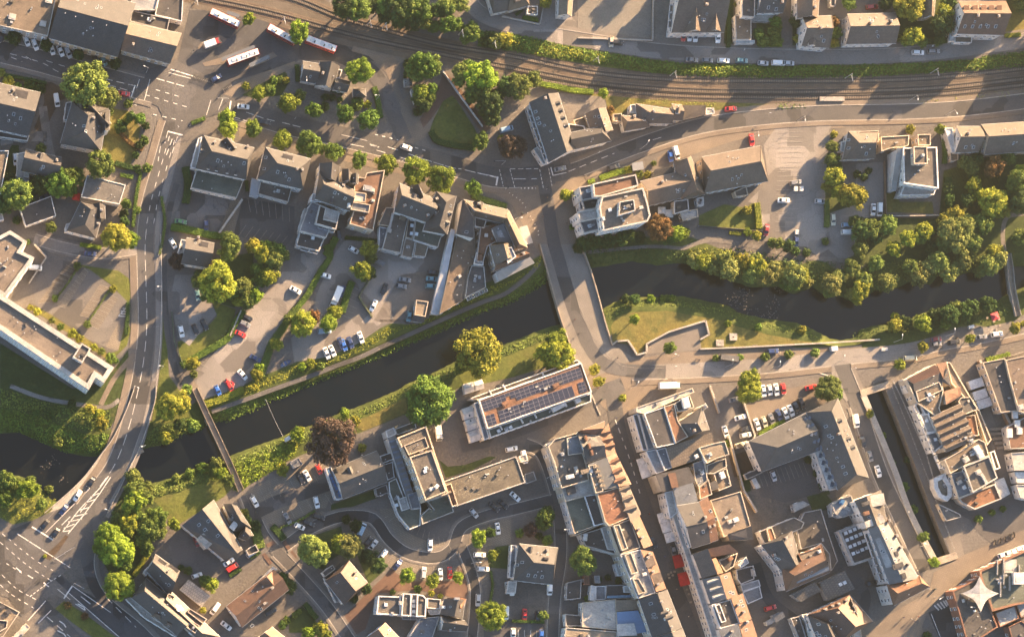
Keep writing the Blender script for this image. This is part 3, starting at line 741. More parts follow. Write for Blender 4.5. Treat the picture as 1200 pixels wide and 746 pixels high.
 # ---------------- vehicles
def loft(m,st,mi=0):
 """st: list of rings (lists of points) joined front to back"""
 for a,b in zip(st[:-1],st[1:]):
  n=len(a)
  for i in range(n):m.face([a[i],a[(i+1)%n],b[(i+1)%n],b[i]],mi)
 m.face(list(reversed(st[0])),mi);m.face(st[-1],mi)
def carmeshes(kind):
 L,Wd,Hh,cab={'hatchback':(4.1,1.76,1.48,(-1.95,-1.35,.25,1.15)),'saloon':(4.6,1.8,1.44,(-1.75,-.95,.35,1.15)),'estate':(4.65,1.82,1.5,(-2.25,-1.85,.4,1.2)),'suv':(4.55,1.88,1.7,(-2.2,-1.75,.35,1.1)),'van':(5.1,1.95,1.98,(-2.5,-2.4,1.1,1.95))}[kind]
 h=L/2;w=Wd/2;belt=Hh*.62;m=MB()
 rings=[]
 for x,wd,zb,zt in((-h,.82,.38,belt*.82),(-h+.12,.93,.25,belt*.97),(-h+.6,1,.2,belt),(0,1,.2,belt*1.0),(h-1.2,1,.2,belt*.97),(h-.5,.97,.2,belt*.86),(h-.12,.88,.26,belt*.74),(h,.72,.36,belt*.6)):
  ww=w*wd;rings.append([Vector((x,-ww,zb)),Vector((x,-ww,zt-.12)),Vector((x,-ww*.9,zt)),Vector((x,ww*.9,zt)),Vector((x,ww,zt-.12)),Vector((x,ww,zb))])
 loft(m,[list(reversed(r))for r in rings])
 xb,xrb,xrf,xf=cab;tw=w*.74;bw=w*.88
 base=[Vector((xb,-bw,belt-.02)),Vector((xf,-bw,belt-.02)),Vector((xf,bw,belt-.02)),Vector((xb,bw,belt-.02))]
 roof=[Vector((xrb,-tw,Hh-.05)),Vector((xrf,-tw,Hh-.04)),Vector((xrf,tw,Hh-.04)),Vector((xrb,tw,Hh-.05))]
 for i in range(4):m.face([base[i],base[(i+1)%4],roof[(i+1)%4],roof[i]])
 crown=[Vector((v.x*.94+(xrb+xrf)*.03,v.y*.86,Hh))for v in roof]
 for i in range(4):m.face([roof[i],roof[(i+1)%4],crown[(i+1)%4],crown[i]])
 m.face(crown)
 for y in(-w,w):m.box((.25*h+.1,y*1.06),.12,.2,belt-.02,belt+.14)
 parts=[('body',mesh('car_body',m.V,m.F,['car_paint'],m.I,m.U))]
 def pane(nm,a,b,c,d,q=.86):
  ce=(a+b+c+d)/4;n=(b-a).cross(d-a).normalized();mm=MB()
  if n.dot(ce-Vector((0,0,.7)))<0:n=-n
  mm.face([ce+(v-ce)*q+n*.015 for v in(a,b,c,d)]);parts.append((nm,mesh('car_glass',mm.V,mm.F,'glass')))
 pane('windscreen',base[1],base[2],roof[2],roof[1],.9);pane('rear_window',base[3],base[0],roof[0],roof[3],.84)
 if kind!='van':
  pane('side_window',base[0],base[1],roof[1],roof[0],.84);pane('side_window',base[2],base[3],roof[3],roof[2],.84)
 else:
  for s_ in(1,-1):pane('side_window',Vector((.7,s_*bw,belt)),Vector((xf-.1,s_*bw,belt)),Vector((xrf,s_*tw,Hh-.15)),Vector((.7,s_*tw,Hh-.15)),.86)
 wm=MB();wm.tube((0,-.11,0),(0,.11,0),.32,.32,10);wm.tube((0,.11,0),(0,-.11,0),.32,.32,10);wm.tube((0,-.1,0),(0,-.115,0),.19,.17,8,1);wm.tube((0,.1,0),(0,.115,0),.19,.17,8,1)
 wl=mesh('wheel',wm.V,wm.F,['rubber','zinc'],wm.I)
 for x in(-L*.3,L*.31):
  for y in(-w*.9,w*.9):parts.append(('wheel',wl,(x,y,.32)))
 for y in(-1,1):
  lm=MB();lm.box((h-.13,y*w*.62),.2,.36,belt*.58,belt*.74);parts.append(('headlight',mesh('headlight',lm.V,lm.F,'lamp_glass',lm.I)))
  lm=MB();lm.box((-h+.06,y*w*.68),.12,.26,belt*.62,belt*.84);parts.append(('tail_light',mesh('tail_light',lm.V,lm.F,'lamp_red',lm.I)))
 return parts
CARM={k:carmeshes(k)for k in('hatchback','saloon','estate','suv','van')}
PAINT={'white':(.72,.72,.70),'silver':(.42,.43,.44),'grey':(.16,.165,.175),'black':(.016,.016,.018),'blue':(.03,.12,.42),'dark blue':(.02,.04,.12),'red':(.5,.025,.02),'dark red':(.22,.02,.02),'teal':(.10,.22,.25),'light blue':(.25,.38,.5),'green':(.10,.22,.08),'cream':(.55,.5,.36),'beige':(.4,.35,.27)}
CR=random.Random(5)
def car(X,Y,ang,c='white',place='',kind=None,z=.1,label=None,group=None):
 kind=kind or CR.choice(['hatchback','hatchback','saloon','estate','suv'])
 p=G(X,Y);kn={'hatchback':'hatchback','saloon':'saloon','estate':'estate car','suv':'tall car','van':'van'}[kind]
 t=thing('van' if kind=='van' else 'car',label or f"{c} {kn} {place}",'van' if kind=='van' else 'car',(p.x,p.y,z),math.radians(-ang),group or('cars '+place))
 for q in CARM[kind]:new(q[0],q[1],t,q[2]if len(q)>2 else(0,0,0),PAINT[c]if q[0]=='body' else None)
 return t
def cars(place,lst):
 for q in lst:car(q[0],q[1],q[2],q[3],place,q[4]if len(q)>4 else None)
def wheelset(t,xs,y,r=.48):
 wm=MB();wm.tube((0,-.14,0),(0,.14,0),r,r,12);wm.tube((0,.14,0),(0,-.14,0),r,r,12)
 me=mesh('wheel',wm.V,wm.F,'rubber')
 for x in xs:
  for s_ in(-1,1):new('wheel',me,t,(x,s_*y,r))
def bus(X,Y,ang,L,label,roofc=(.66,.65,.62)):
 p=G(X,Y,1.6);t=thing('bus',label,'bus',(p.x,p.y,.1),math.radians(-ang),'buses at the bus station')
 m=MB();rings=[]
 for x,s_ in((-L/2,.94),(-L/2+.12,1),(L/2-.3,1),(L/2,.93)):
  ww=1.27*s_;rings.append([Vector((x,-ww,.35)),Vector((x,ww,.35)),Vector((x,ww,2.8)),Vector((x,ww*.9,3.0)),Vector((x,-ww*.9,3.0)),Vector((x,-ww,2.8))])
 loft(m,rings);m.obj('body','car_paint',t,(.36,.03,.03))
 m=MB();m.box((0,0),L-.35,2.2,3.0,3.06);m.obj('roof','car_paint',t,roofc)
 for x in(-L*.3,L*.02,L*.28):
  m=MB();m.box((x,.15),1.5,1.3,3.06,3.28);m.box((x+.95,-.3),.5,.9,3.06,3.2,0,1);m.obj('roof_unit',['zinc','rubber'],t)
 for s_ in(-1,1):
  n=int(L/1.5)
  for i in range(n):
   x=-L/2+.5+(L-1)*(i+.5)/n;m=MB();y=s_*1.285;d=(L-1)/n*.44
   m.face([(x-d,y,1.45),(x+d,y,1.45),(x+d,y,2.55),(x-d,y,2.55)]);m.obj('side_window','glass',t)
 m=MB();m.face([(L/2+.015,-1.05,1.2),(L/2+.015,1.05,1.2),(L/2+.015,1.0,2.7),(L/2+.015,-1.0,2.7)]);m.obj('windscreen','glass',t)
 wheelset(t,(-L*.28,L*.3),1.1);return t
def truck(X,Y,ang,L,label,boxc=(.66,.65,.62),cabc=(.6,.6,.6),cat='lorry',hgt=3.2):
 p=G(X,Y,1.8);t=thing(cat,label,cat,(p.x,p.y,.1),math.radians(-ang))
 m=MB();m.box((-1.0,0),L-2.1,2.4,.9,hgt);m.box((-1.0,0),L-2.3,2.2,hgt,hgt+.05);m.obj('load_box','car_paint',t,boxc)
 m=MB();loft(m,[[Vector((x,-w_,.5)),Vector((x,w_,.5)),Vector((x,w_*.94,zt)),Vector((x,-w_*.94,zt))]for x,w_,zt in((L/2-2.0,1.1,2.4),(L/2-.9,1.12,2.4),(L/2-.1,1.08,1.5),(L/2,1.0,1.2))])
 m.obj('cab','car_paint',t,cabc)
 m=MB();m.face([(L/2-.86,-.95,2.32),(L/2-.12,-.95,1.53),(L/2-.12,.95,1.53),(L/2-.86,.95,2.32)]);m.V=[v+Vector((.03,0,.03))for v in m.V];m.obj('windscreen','glass',t)
 wheelset(t,(-L*.32,L*.33),1.0,.42);return t
def motorbike(X,Y,ang,label,group):
 p=G(X,Y);t=thing('motorcycle',label,'motorcycle',(p.x,p.y,.1),math.radians(-ang),group)
 wm=MB();wm.tube((0,-.07,0),(0,.07,0),.32,.32,10);wm.tube((0,.07,0),(0,-.07,0),.32,.32,10);me=mesh('wheel',wm.V,wm.F,'rubber')
 for x in(-.72,.75):new('wheel',me,t,(x,0,.32))
 m=MB();loft(m,[[Vector((x,-w_,z0)),Vector((x,w_,z0)),Vector((x,w_*.6,z1)),Vector((x,-w_*.6,z1))]for x,w_,z0,z1 in((-.5,.14,.35,.6),(-.1,.2,.3,.7),(.2,.22,.4,.98),(.55,.12,.6,.9))]);m.obj('body','car_paint',t,(.02,.02,.025))
 m=MB();loft(m,[[Vector((x,-w_,z0)),Vector((x,w_,z0)),Vector((x,w_,z1)),Vector((x,-w_,z1))]for x,w_,z0,z1 in((-.95,.1,.7,.82),(-.6,.17,.62,.78),(0,.12,.66,.76))]);m.obj('seat','rubber',t)
 m=MB();m.tube((.5,-.38,1.0),(.5,.38,1.0),.025,.025,6);m.tube((.75,0,.35),(.48,0,1.0),.04,.04,6);m.obj('handlebar','metal',t)
 # ---------------- people
def personmesh(step=.2,lean=0.0):
 """one continuous skinned figure, later dressed by colour patches"""
 J=[(0,0,.95),(0,0,1.2),(0,0,1.45),(0,0,1.55),(.02,0,1.68),(step,.1,.5),(step*1.1,.1,.08),(step*1.1+.16,.1,.03),(-step,-.1,.52),(-step*1.5,-.1,.1),(-step*1.5+.15,-.1,.03),(-.05,.23,1.4),(-.1,.27,1.12),(.06,.27,.88),(.05,-.23,1.4),(.08,-.27,1.12),(.22,-.26,.9)]
 E=[(0,1),(1,2),(2,3),(3,4),(0,5),(5,6),(6,7),(0,8),(8,9),(9,10),(2,11),(11,12),(12,13),(2,14),(14,15),(15,16)]
 RD=[.15,.14,.16,.055,.105,.085,.05,.045,.085,.05,.045,.065,.045,.035,.065,.045,.035]
 me=bpy.data.meshes.new('person_body');me.from_pydata(J,E,[]);o=bpy.data.objects.new('tmp',me);COL.objects.link(o)
 bm=bmesh.new();bm.from_mesh(me);sk=bm.verts.layers.skin.verify();bm.verts.ensure_lookup_table()
 for i,v in enumerate(bm.verts):v[sk].radius=(RD[i],RD[i]*(1.25 if i in(1,2)else 1));v[sk].use_root=i==0
 bm.to_mesh(me);bm.free();o.modifiers.new('s','SKIN');o.modifiers.new('u','SUBSURF').levels=1
 dg=bpy.context.evaluated_depsgraph_get();r=bpy.data.meshes.new_from_object(o.evaluated_get(dg));bpy.data.objects.remove(o);return r
PB=[]
def person(X,Y,ang,top,legs,label,group='people walking on the pavement',hairc=(.04,.03,.02)):
 if not PB:
  PB.append(personmesh(.2));PB[0].materials.clear()
  for k in('skin','cloth','plastic'):PB[0].materials.append(MT[k])
  for f in PB[0].polygons:
   z=f.center.z;f.material_index=0 if z>1.5 or(abs(f.center.y)>.2 and z<1.0)else 1 if z>.93 else 2
 p=G(X,Y);t=thing('person',label,'person',(p.x,p.y,.1),math.radians(-ang),group)
 me=PB[0].copy();mt=MT['cloth'].copy();
 for i,c in((1,top),(2,legs)):
  k=MT['cloth'].copy();
  for n in k.node_tree.nodes:
   if n.type=='BSDF_PRINCIPLED':
    for l in list(n.inputs['Base Color'].links):k.node_tree.links.remove(l)
    n.inputs['Base Color'].default_value=(*c,1)
  me.materials[i]=k
 new('body',me,t)
 m=MB();m.tube((-.01,0,1.66),(-.02,0,1.80),.115,.06,8);m.obj('hair','cloth',t,hairc)
 # ---------------- street furniture
def lampmesh(h):
 m=MB();m.tube((0,0,0),(0,0,h*.5),.09,.075,7);m.tube((0,0,h*.5),(0,0,h),.075,.05,7);m.tube((0,0,h-.05),(1.3,0,h+.15),.04,.03,6)
 a=mesh('lamp_post',m.V,m.F,'zinc');m=MB();loft(m,[[Vector((x,-w_,h+.08)),Vector((x,w_,h+.08)),Vector((x,w_*.7,h+.24)),Vector((x,-w_*.7,h+.24))]for x,w_ in((1.15,.06),(1.3,.17),(1.8,.15),(1.95,.06))]);b=mesh('lamp_head',m.V,m.F,'lamp_glass');return a,b
LAMP=lampmesh(8.0);LAMP5=lampmesh(5.0)
def lamp(X,Y,ang,place,short=False):
 p=G(X,Y);t=thing('street_lamp','street lamp with a curved arm '+place,'street lamp',(p.x,p.y,.1),math.radians(-ang),'street lamps')
 L=LAMP5 if short else LAMP;new('post',L[0],t);new('lamp_head',L[1],t)
def trafficlight(X,Y,ang,place,mast=False):
 p=G(X,Y);t=thing('traffic_light',('mast-arm ' if mast else '')+'traffic light '+place,'traffic light',(p.x,p.y,.1),math.radians(-ang),'traffic lights at the junctions')
 m=MB();hh_=6.0 if mast else 3.4;m.tube((0,0,0),(0,0,hh_),.09,.06,7)
 if mast:m.tube((0,0,hh_-.1),(4.2,0,hh_+.3),.06,.04,6)
 m.obj('pole','zinc',t)
 m=MB();xx=4.1 if mast else .2;m.box((xx,0),.3,.32,hh_-.75,hh_+.25,0,0);m.obj('signal_head','rubber',t)
def fence(pts,h,label,kind='panel',c='grey',z=0,cat='fence',thick=.06,step=2.0):
 """fence or wall along a line: posts and rails, or a solid wall with coping"""
 P=[G(a,b)for a,b in pairs(pts)];o=P[0].copy()
 t=thing({'wall':'garden_wall','rail':'railing'}.get(kind,'fence'),label,cat,o)
 if kind=='wall':
  m=MB(o);k=MB(o)
  for a,b in zip(P[:-1],P[1:]):
   d=(b-a).to_2d();L=d.length;ang=math.atan2(d.y,d.x);c_=(a+b)/2;m.box(c_,L,thick,z-.1,z+h,ang);k.box(c_,L+.06,thick+.12,z+h,z+h+.09,ang)
  m.obj('wall','plaster',t,wc(c));k.obj('coping','concrete',t);return t
 pm=MB();pm.tube((0,0,0),(0,0,h+.05),.05,.05,6);pme=mesh('post',pm.V,pm.F,'zinc');m=MB(o)
 for a,b in zip(P[:-1],P[1:]):
  d=(b-a).to_2d();L=d.length;ang=math.atan2(d.y,d.x);n=max(1,int(L/step));c_=(a+b)/2
  for i in range(n+1):
   q=a.lerp(b,i/n);new('post',pme,t,(q.x-o.x,q.y-o.y,z))
  if kind=='panel':m.box(c_,L,thick,z+.08,z+h,ang)
  else:
   for zz in(h*.45,h-.03):m.tube((a.x,a.y,z+zz),(b.x,b.y,z+zz),.04,.04,5)
   nb=int(L/.5)
   for i in range(nb):
    q=a.lerp(b,(i+.5)/nb);m.box(q,.03,.03,z+.1,z+h,ang)
 m.obj('panel' if kind=='panel' else 'rails','trim',t,wc(c));return t
def parasol(X,Y,wpx,ang,c,label,h=2.6,group=None):
 p=G(X,Y,h);w=wpx/kk*S;t=thing('parasol',label,'parasol',(p.x,p.y,.1),math.radians(-ang),group)
 m=MB();q=[Vector((-w/2,-w/2,h-.35)),Vector((w/2,-w/2,h-.35)),Vector((w/2,w/2,h-.35)),Vector((-w/2,w/2,h-.35))]
 for i in range(4):
  m.face([q[i],q[(i+1)%4],Vector((0,0,h+.15))]);d=Vector((0,0,-.22));m.face([q[i]+d,q[(i+1)%4]+d,q[(i+1)%4],q[i]])
 m.obj('canopy','canvas',t,c);m=MB();m.tube((0,0,0),(0,0,h+.3),.04,.04,6);m.box((0,0),.7,.7,0,.1);m.obj('pole','metal',t)
def tableset(X,Y,label,group,ang=0):
 p=G(X,Y);t=thing('cafe_table',label,'table',(p.x,p.y,.1),math.radians(-ang),group)
 m=MB();m.box((0,0),.8,.8,.7,.74);m.obj('table_top','wood',t);m=MB();m.tube((0,0,0),(0,0,.7),.05,.05,6);m.box((0,0),.5,.5,0,.04);m.obj('leg','metal',t)
# ================= SURFACES =================
Z(0,0,1)
# grass and green areas
sheet('lawn',[0,402,85,455,110,452,132,435,150,410,152,440,143,475,130,500,100,508,50,490,0,480],'grass_dark')
sheet('lawn',[189,300,193,360,198,440,212,460,222,488,205,492,180,500,178,490,184,460,189,420],'grass')
sheet('lawn',[176,578,232,560,256,557,272,572,262,582,232,600,210,614,185,602],'grass')
sheet('lawn',[410,496,440,484,475,466,478,482,445,497,425,505],'grass_dry')
sheet('lawn',[538,440,556,428,600,415,654,392,668,412,671,420,600,442,545,454],'grass')
sheet('lawn',[523,111,531,112,540,125,556,150,566,174,545,173,512,166,503,155,508,140],'grass')
sheet('lawn',[716,382,722,372,737,366,781,364,850,376,862,382,900,392,945,400,962,402,900,406,822,408,820,398,832,393,828,375,800,385,760,400,756,408,750,414,745,415,740,405,718,400],'grass_dry')
sheet('lawn',[962,195,985,180,990,230,1005,255,1100,256,1106,200,1160,184,1200,180,1240,180,1240,285,1175,290,1120,300,1000,312,985,306,968,285],'grass_dark')
sheet('lawn',[1106,256,1106,200,1160,184,1178,182,1165,240,1140,250],'grass')
Z(800,150)
sheet('lawn',[95,510,240,445,370,465,400,440,445,440,455,600,360,600,240,585,95,575],'grass')
Z(1000,150)
sheet('lawn',[180,370,245,370,270,430,460,430,470,500,190,490],'grass_dry')
Z(200,300)
sheet('lawn',[200,20,480,-20,490,190,370,300,240,260,130,100],'grass_dark')
sheet('lawn',[240,260,380,310,350,430,160,600,60,640,40,500,180,450,270,350],'grass')
Z(800,0)
sheet('garden',[430,90,575,100,575,270,430,265],'grass')
sheet('garden',[640,20,690,20,690,270,640,270],'grass_dark');sheet('garden',[855,90,905,100,900,280,850,280],'grass')
sheet('lawn',[250,-60,300,-60,290,280,240,260],'grass_dark')
Z(1000,0)
sheet('garden',[250,90,410,-60,600,-60,590,90,540,240,280,265],'grass_dark');sheet('garden',[885,-60,1100,-60,1100,210,880,225],'grass_dry')
Z(600,0)
sheet('lawn',[540,560,930,590,930,620,720,605,640,670,570,690],'grass_dry')
Z(200,596)
sheet('garden',[690,640,760,560,860,670,790,720,690,720],'grass_dark');sheet('lawn',[740,260,760,180,995,100,1010,250,880,330,800,330],'grass_dark')
Z(400,596)
sheet('lawn',[900,220,990,210,970,350,860,340,850,300],'grass_dark')
sheet('lawn',[70,210,190,260,260,350,160,440,100,290],'grass_dark')
Z(400,450)
sheet('lawn',[570,440,610,545,760,500,905,425,860,420,720,470,620,480],'grass_dark');sheet('lawn',[-60,700,200,610,215,660,0,735,-60,745],'grass_dark')
Z(800,450)
sheet('lawn',[720,420,765,410,860,640,800,650],'grass_dark');sheet('lawn',[340,530,385,525,400,620,355,635],'grass_dark')
sheet('lawn',[720,650,830,630,900,720,760,745],'grass_dark')
Z(0,0,1)
sheet('lawn',[0,566,30,575,55,590,62,596,50,607,15,614,0,606],'grass');sheet('lawn',[135,565,168,578,178,584,197,604,172,640,152,690,138,690,122,660,122,630,132,600],'grass_dark')
sheet('garden',[126,126,150,130,165,150,160,175,150,200,135,196,120,176],'grass_dry');sheet('garden',[0,195,14,170,22,170,25,205,10,245,0,245],'grass_dark')
sheet('garden',[20,100,50,100,52,120,40,150,50,158,70,118,88,112,60,96],'soil',1)
# yards and car parks
Z(0,300)
sheet('car_park',[290,20,400,30,520,80,640,170,745,260,745,370,700,400,720,500,690,560,610,530,500,480,330,370,210,300,195,200,230,80],'lot_asphalt')
for q in([385,50,440,78,290,270,220,275],[490,70,515,95,380,305,330,285],[580,165,640,185,535,362,465,345],[640,225,690,248,575,425,520,400],[685,395,725,412,690,550,615,530]):sheet('parking_bays',q,'slab_strip',1)
sheet('lawn',[420,42,520,60,690,85,750,130,770,200,750,285,738,262,665,185,640,162,520,76],'grass');sheet('lawn',[725,380,765,420,740,520,690,570,640,620,600,580,690,550,725,410],'grass')
sheet('lawn',[200,285,330,360,490,470,640,575,612,592,470,497,310,388,180,312],'grass_dry')
Z(0,0,1)
sheet('car_park',[322,335,341,300,372,292,390,290,387,300,366,330,335,370,318,400,310,418,292,443,285,452,252,463,238,468,228,460,232,438,245,420,268,394,290,365,308,348],'asphalt_light')
sheet('car_park',[366,372,371,345,390,300,402,284,432,262,448,285,470,300,520,300,515,330,503,372,488,380,455,378,420,402,385,418,345,424,341,396],'asphalt_light')
sheet('yard',[447,378,438,375,470,322,512,316,515,330,503,372,480,380],'paver_grey')
sheet('car_park',[205,322,230,322,254,368,238,385,222,405,208,395,200,350],'asphalt_light')
sheet('yard',[203,258,218,222,283,238,272,274,206,272],'lot_asphalt');sheet('car_park',[285,232,345,242,345,275,330,296,274,274],'asphalt');sheet('yard',[272,232,283,235,273,275,256,272],'slab_strip')
Z(800,150)
sheet('car_park',[470,100,560,-25,870,-25,845,120,830,420,830,560,880,690,780,745,720,690,640,690,470,660,455,520,450,450,380,430,500,310],'asphalt_light')
Z(0,0,1)
sheet('car_park',[970,250,1003,240,1003,192,1035,190,1035,253,1012,256,1000,300,985,305,968,290],'asphalt_light')
Z(200,450)
sheet('car_park',[415,640,560,560,640,530,780,480,880,445,940,640,905,720,690,760,440,870,410,700],'slab_strip')
Z(800,450)
sheet('car_park',[165,20,310,5,415,300,330,370,250,340,180,260,205,160],'lot_asphalt');sheet('car_park',[345,90,470,60,780,-10,800,50,850,90,720,160,640,195,420,290],'paver_beige')
sheet('courtyard',[440,500,725,425,830,625,470,725,440,600],'cobble');sheet('courtyard',[270,420,395,380,450,500,360,540,300,540],'soil')
sheet('yard',[360,630,640,700,560,900,420,860,390,740],'yard')
Z(1000,450)
sheet('plaza',[600,745,740,735,995,620,1200,560,1200,960,850,960,720,860,680,790],'cobble')
sheet('pedestrian_street',[600,-40,720,-30,800,160,900,420,940,590,860,560,790,310,740,140],'paver_grey')
Z(1000,596)
sheet('plaza',[-30,745,60,690,240,600,440,480,470,370,640,270,995,120,1100,80,1100,170,720,340,570,470,450,560,400,680,420,800,-30,800],'paver_beige',1.4)
Z(400,596)
sheet('forecourt',[220,0,320,-5,400,118,730,0,780,10,700,120,640,240,560,255,450,240,350,190,270,110],'cobble');sheet('forecourt',[220,0,300,-5,370,130,480,180,600,190,640,240,560,258,450,248,350,200,265,115],'slab_strip',1.5)
sheet('forecourt',[20,620,290,350,420,330,740,340,745,470,720,530,440,470,210,490,140,700,60,745],'paver_red');sheet('parking_bays',[60,70,110,80,280,230,400,310,670,330,690,420,420,420,330,380,200,270,120,190],'slab_strip',1.5)
sheet('yard',[870,390,990,380,990,560,880,560],'yard');sheet('parking_bays',[745,150,990,40,990,210,840,215,870,400,780,470,740,300],'slab_strip',1.4)
sheet('yard',[830,640,1080,640,1080,780,830,780],'asphalt_dark')
Z(200,596)
sheet('yard',[-20,180,60,120,180,250,270,300,300,400,240,430,100,380,20,330],'lot_asphalt');sheet('yard',[250,570,330,560,440,690,660,560,700,520,780,560,640,640,480,740,300,740,240,640],'yard')
sheet('parking_bays',[580,80,760,-20,860,0,600,110],'slab_strip');sheet('parking_bays',[640,150,880,10,960,40,680,190],'slab_strip',1.4)
Z(600,596)
sheet('yard',[0,430,240,440,200,660,0,650],'yard');sheet('yard',[0,650,190,660,180,760,0,760],'asphalt')
Z(600,0)
sheet('sports_court',[380,-60,810,-60,822,235,600,205,385,175],'gravel');sheet('yard',[830,-60,930,-60,930,190,995,210,995,270,830,240],'gravel');sheet('yard',[235,-60,275,-60,350,100,385,175,200,170],'asphalt_light')
sheet('yard',[270,540,530,565,550,620,430,660,330,700],'paving')
Z(800,0)
sheet('yard',[-10,190,240,190,240,285,-10,285],'paving');sheet('yard',[300,225,430,255,620,275,640,200,580,-60,640,-60,640,290,300,290],'paver_grey')
sheet('yard',[800,-60,960,-60,950,280,900,290,910,100,800,90],'paver_grey')
# bus station
Z(0,0,1)
sheet('bus_station_forecourt',[205,85,222,12,300,15,350,28,425,52,440,72,400,72,360,72,330,78,275,95,258,112,216,115],'asphalt_dark')
sheet('paved_island',[230,62,234,52,244,44,258,41,266,46,258,54,240,62],'paver_beige',3);sheet('paved_island',[237,74,258,68,300,52,300,57,262,75,240,78],'paver_beige',3);sheet('paved_island',[282,84,290,76,320,61,325,66,300,78],'paver_beige',3)
sheet('planting_bed',[275,105,330,82,336,86,338,98,330,112,300,115,285,112],'grass_dark',1.3);sheet('station_garden',[300,118,350,70,395,72,430,92,445,140,440,150,400,152,340,130],'paving',1.1)
sheet('walkway',[255,112,300,88,345,72,350,76,310,96,272,118],'paver_beige',1.5)
# railway bed and embankments
sheet('green_strip',[560,36,626,45,710,62,800,75,880,77,1000,77,1070,75,1140,70,1212,60,1212,80,1140,84,1080,88,1000,91,900,93,800,90,710,79,640,68,600,62,560,55],'grass',1.2)
sheet('green_strip',[276,546,300,533,330,521,343,517,348,530,330,546,312,556,290,569,284,575],'grass',1.2)
sheet('railway_bed',[215,-30,330,-30,400,12,460,36,520,50,600,63,700,84,800,92,900,94,1000,92,1100,88,1210,76,1210,102,1100,114,1000,122,900,122,850,120,800,113,700,108,600,92,520,76,440,62,380,48,300,22,225,10],'ballast',1)
sheet('railway_verge',[640,98,740,108,800,114,900,120,1000,121,1100,117,1200,104,1210,112,1100,122,1000,127,880,131,800,128,740,120,690,112],'grass_dry',.9);sheet('railway_verge',[400,38,440,46,520,62,600,78,640,98,600,92,520,76,440,62],'soil',.9)
# paths
sheet('square',[555,190,640,215,690,200,700,260,680,285,633,300,600,240,560,215],'paver_beige',.8);sheet('square',[480,110,520,90,530,110,520,150,480,170,470,165,470,120],'paver_beige',.8)
sheet('square',[690,418,720,415,745,420,800,412,980,406,1010,404,1010,420,900,430,800,440,760,460,730,500,700,470,676,440,672,424],'paver_beige',.8)
sheet('viewing_terrace',[757,402,783,388,826,376,830,392,820,397,822,410,760,415],'paver_grey',.9)
sheet('forecourt',[860,140,980,140,990,150,950,152,900,158,860,165,770,195,770,185,800,165],'paver_beige',.8)
sheet('pavement_square',[420,160,640,215,630,235,540,220,430,195,280,160,280,140],'paver_beige',.7)
road('riverside_path',[605,335,590,345,565,354,530,369,490,387,450,405,420,419,395,428,370,438,345,447,320,456,290,467,262,477,248,482],5.2,'asphalt',lv=1.2)
road('riverside_path',[605,335,620,322,632,308],5.2,'asphalt',lv=1.2)
road('footpath',[207,215,200,240,194,275,192,310,193,350,197,395,205,430,212,450],7,'asphalt',lv=1.2)
road('park_path',[800,291,830,282,870,286,900,293,930,300,990,305],5,'paving',lv=1.2)
road('park_path',[12,452,50,466,95,474,125,477,140,468],5,'asphalt_light',lv=1.2);road('park_path',[118,474,130,450,140,435,158,415],6,'paver_beige',lv=1.2)
road('park_path',[1183,345,1178,300,1175,275,1180,255,1200,250],5,'paving',lv=1.2);road('park_path',[685,296,760,289,800,291],4,'paving',lv=1.2)
# roads
Z(200,450);road('parking_lane',[470,760,600,695,780,630,950,570],16,'asphalt',lv=1.5);Z(0,0,1)
road('curved_main_road',[60,655,94,602,116,572,135,544,149,508,160,466,168,425,172,380,171,330,170,290,172,260,178,230,190,190,200,155,212,120],19,'asphalt',(9,0),'paver_beige',lv=2.5)
sheet('curved_main_road_widening',[160,452,148,488,127,534,101,569,66,606,60,640,112,632,127,600,138,570,152,540,167,498,176,452],'asphalt',2.35)
road('cycle_path',[124,605,140,574,155,545,165,518,175,480,182,440,186,400,186.5,350,185,300,186,265,191,235,199,205,206,175,212,140],8,'asphalt_light',lv=2.4)
sheet('road_junction',[0,626,30,613,58,600,100,585,130,590,112,632,110,655,85,675,62,672,55,690,35,715,25,722,10,700,0,697],'asphalt',2.9)
road('main_road_south',[70,672,100,700,135,730,170,760],17,'asphalt_dark',lv=2.6);road('main_road_south',[40,700,75,735,100,765],17,'asphalt',lv=2.6)
road('slip_road',[128,598,112,625,104,650,105,672,115,695,135,715,160,735,185,760],13,'asphalt_dark',(6,0),'paver_grey',lv=2.3)
road('north_street',[-10,58,40,70,80,81,155,101,215,117],25,'asphalt',(4,6),'paver_grey')
road('station_street',[200,108,250,119,290,132,340,147,400,160,470,177,530,194,585,208,650,204],23,'asphalt',(0,7),'paver_beige')
sheet('road_junction',[165,85,205,70,235,85,262,105,262,132,235,140,215,160,197,150,185,125,170,118],'asphalt',2.9)
road('east_street',[585,208,660,203,720,181,770,163,820,148,880,139,960,133,1060,131,1130,127,1215,117],17,'asphalt',(6,6),'paver_beige')
road('bus_loop',[395,64,430,80,448,100,460,130,475,165],17,'asphalt',(0,0),'paver_beige',lv=1.9)
sheet('walkway',[414,54,462,66,470,80,466,95,475,130,484,150,478,150,466,115,452,85,432,66,412,60],'paver_beige',1.6)
road('bridge_road',[636,205,642,240,648,280,655,305,668,350,677,375,690,405,706,425,730,433,780,436],15,'asphalt',lv=2.2)
road('riverside_street',[740,436,800,434,900,428,1000,417,1060,411,1100,402,1150,393,1215,378],17,'asphalt_light',(0,7),'paver_beige',lv=2.1)
road('drive',[40,280,75,290,120,297,160,292],11,'asphalt_light',(4,4),'paving',lv=2.1)
road('shopping_street',[718,460,725,505,738,545,752,585,768,630,785,675,803,720,818,760],18,'asphalt',lv=1.8)
road('solar_street',[540,522,580,512,640,490,700,462,730,450],17,'asphalt',lv=1.85)
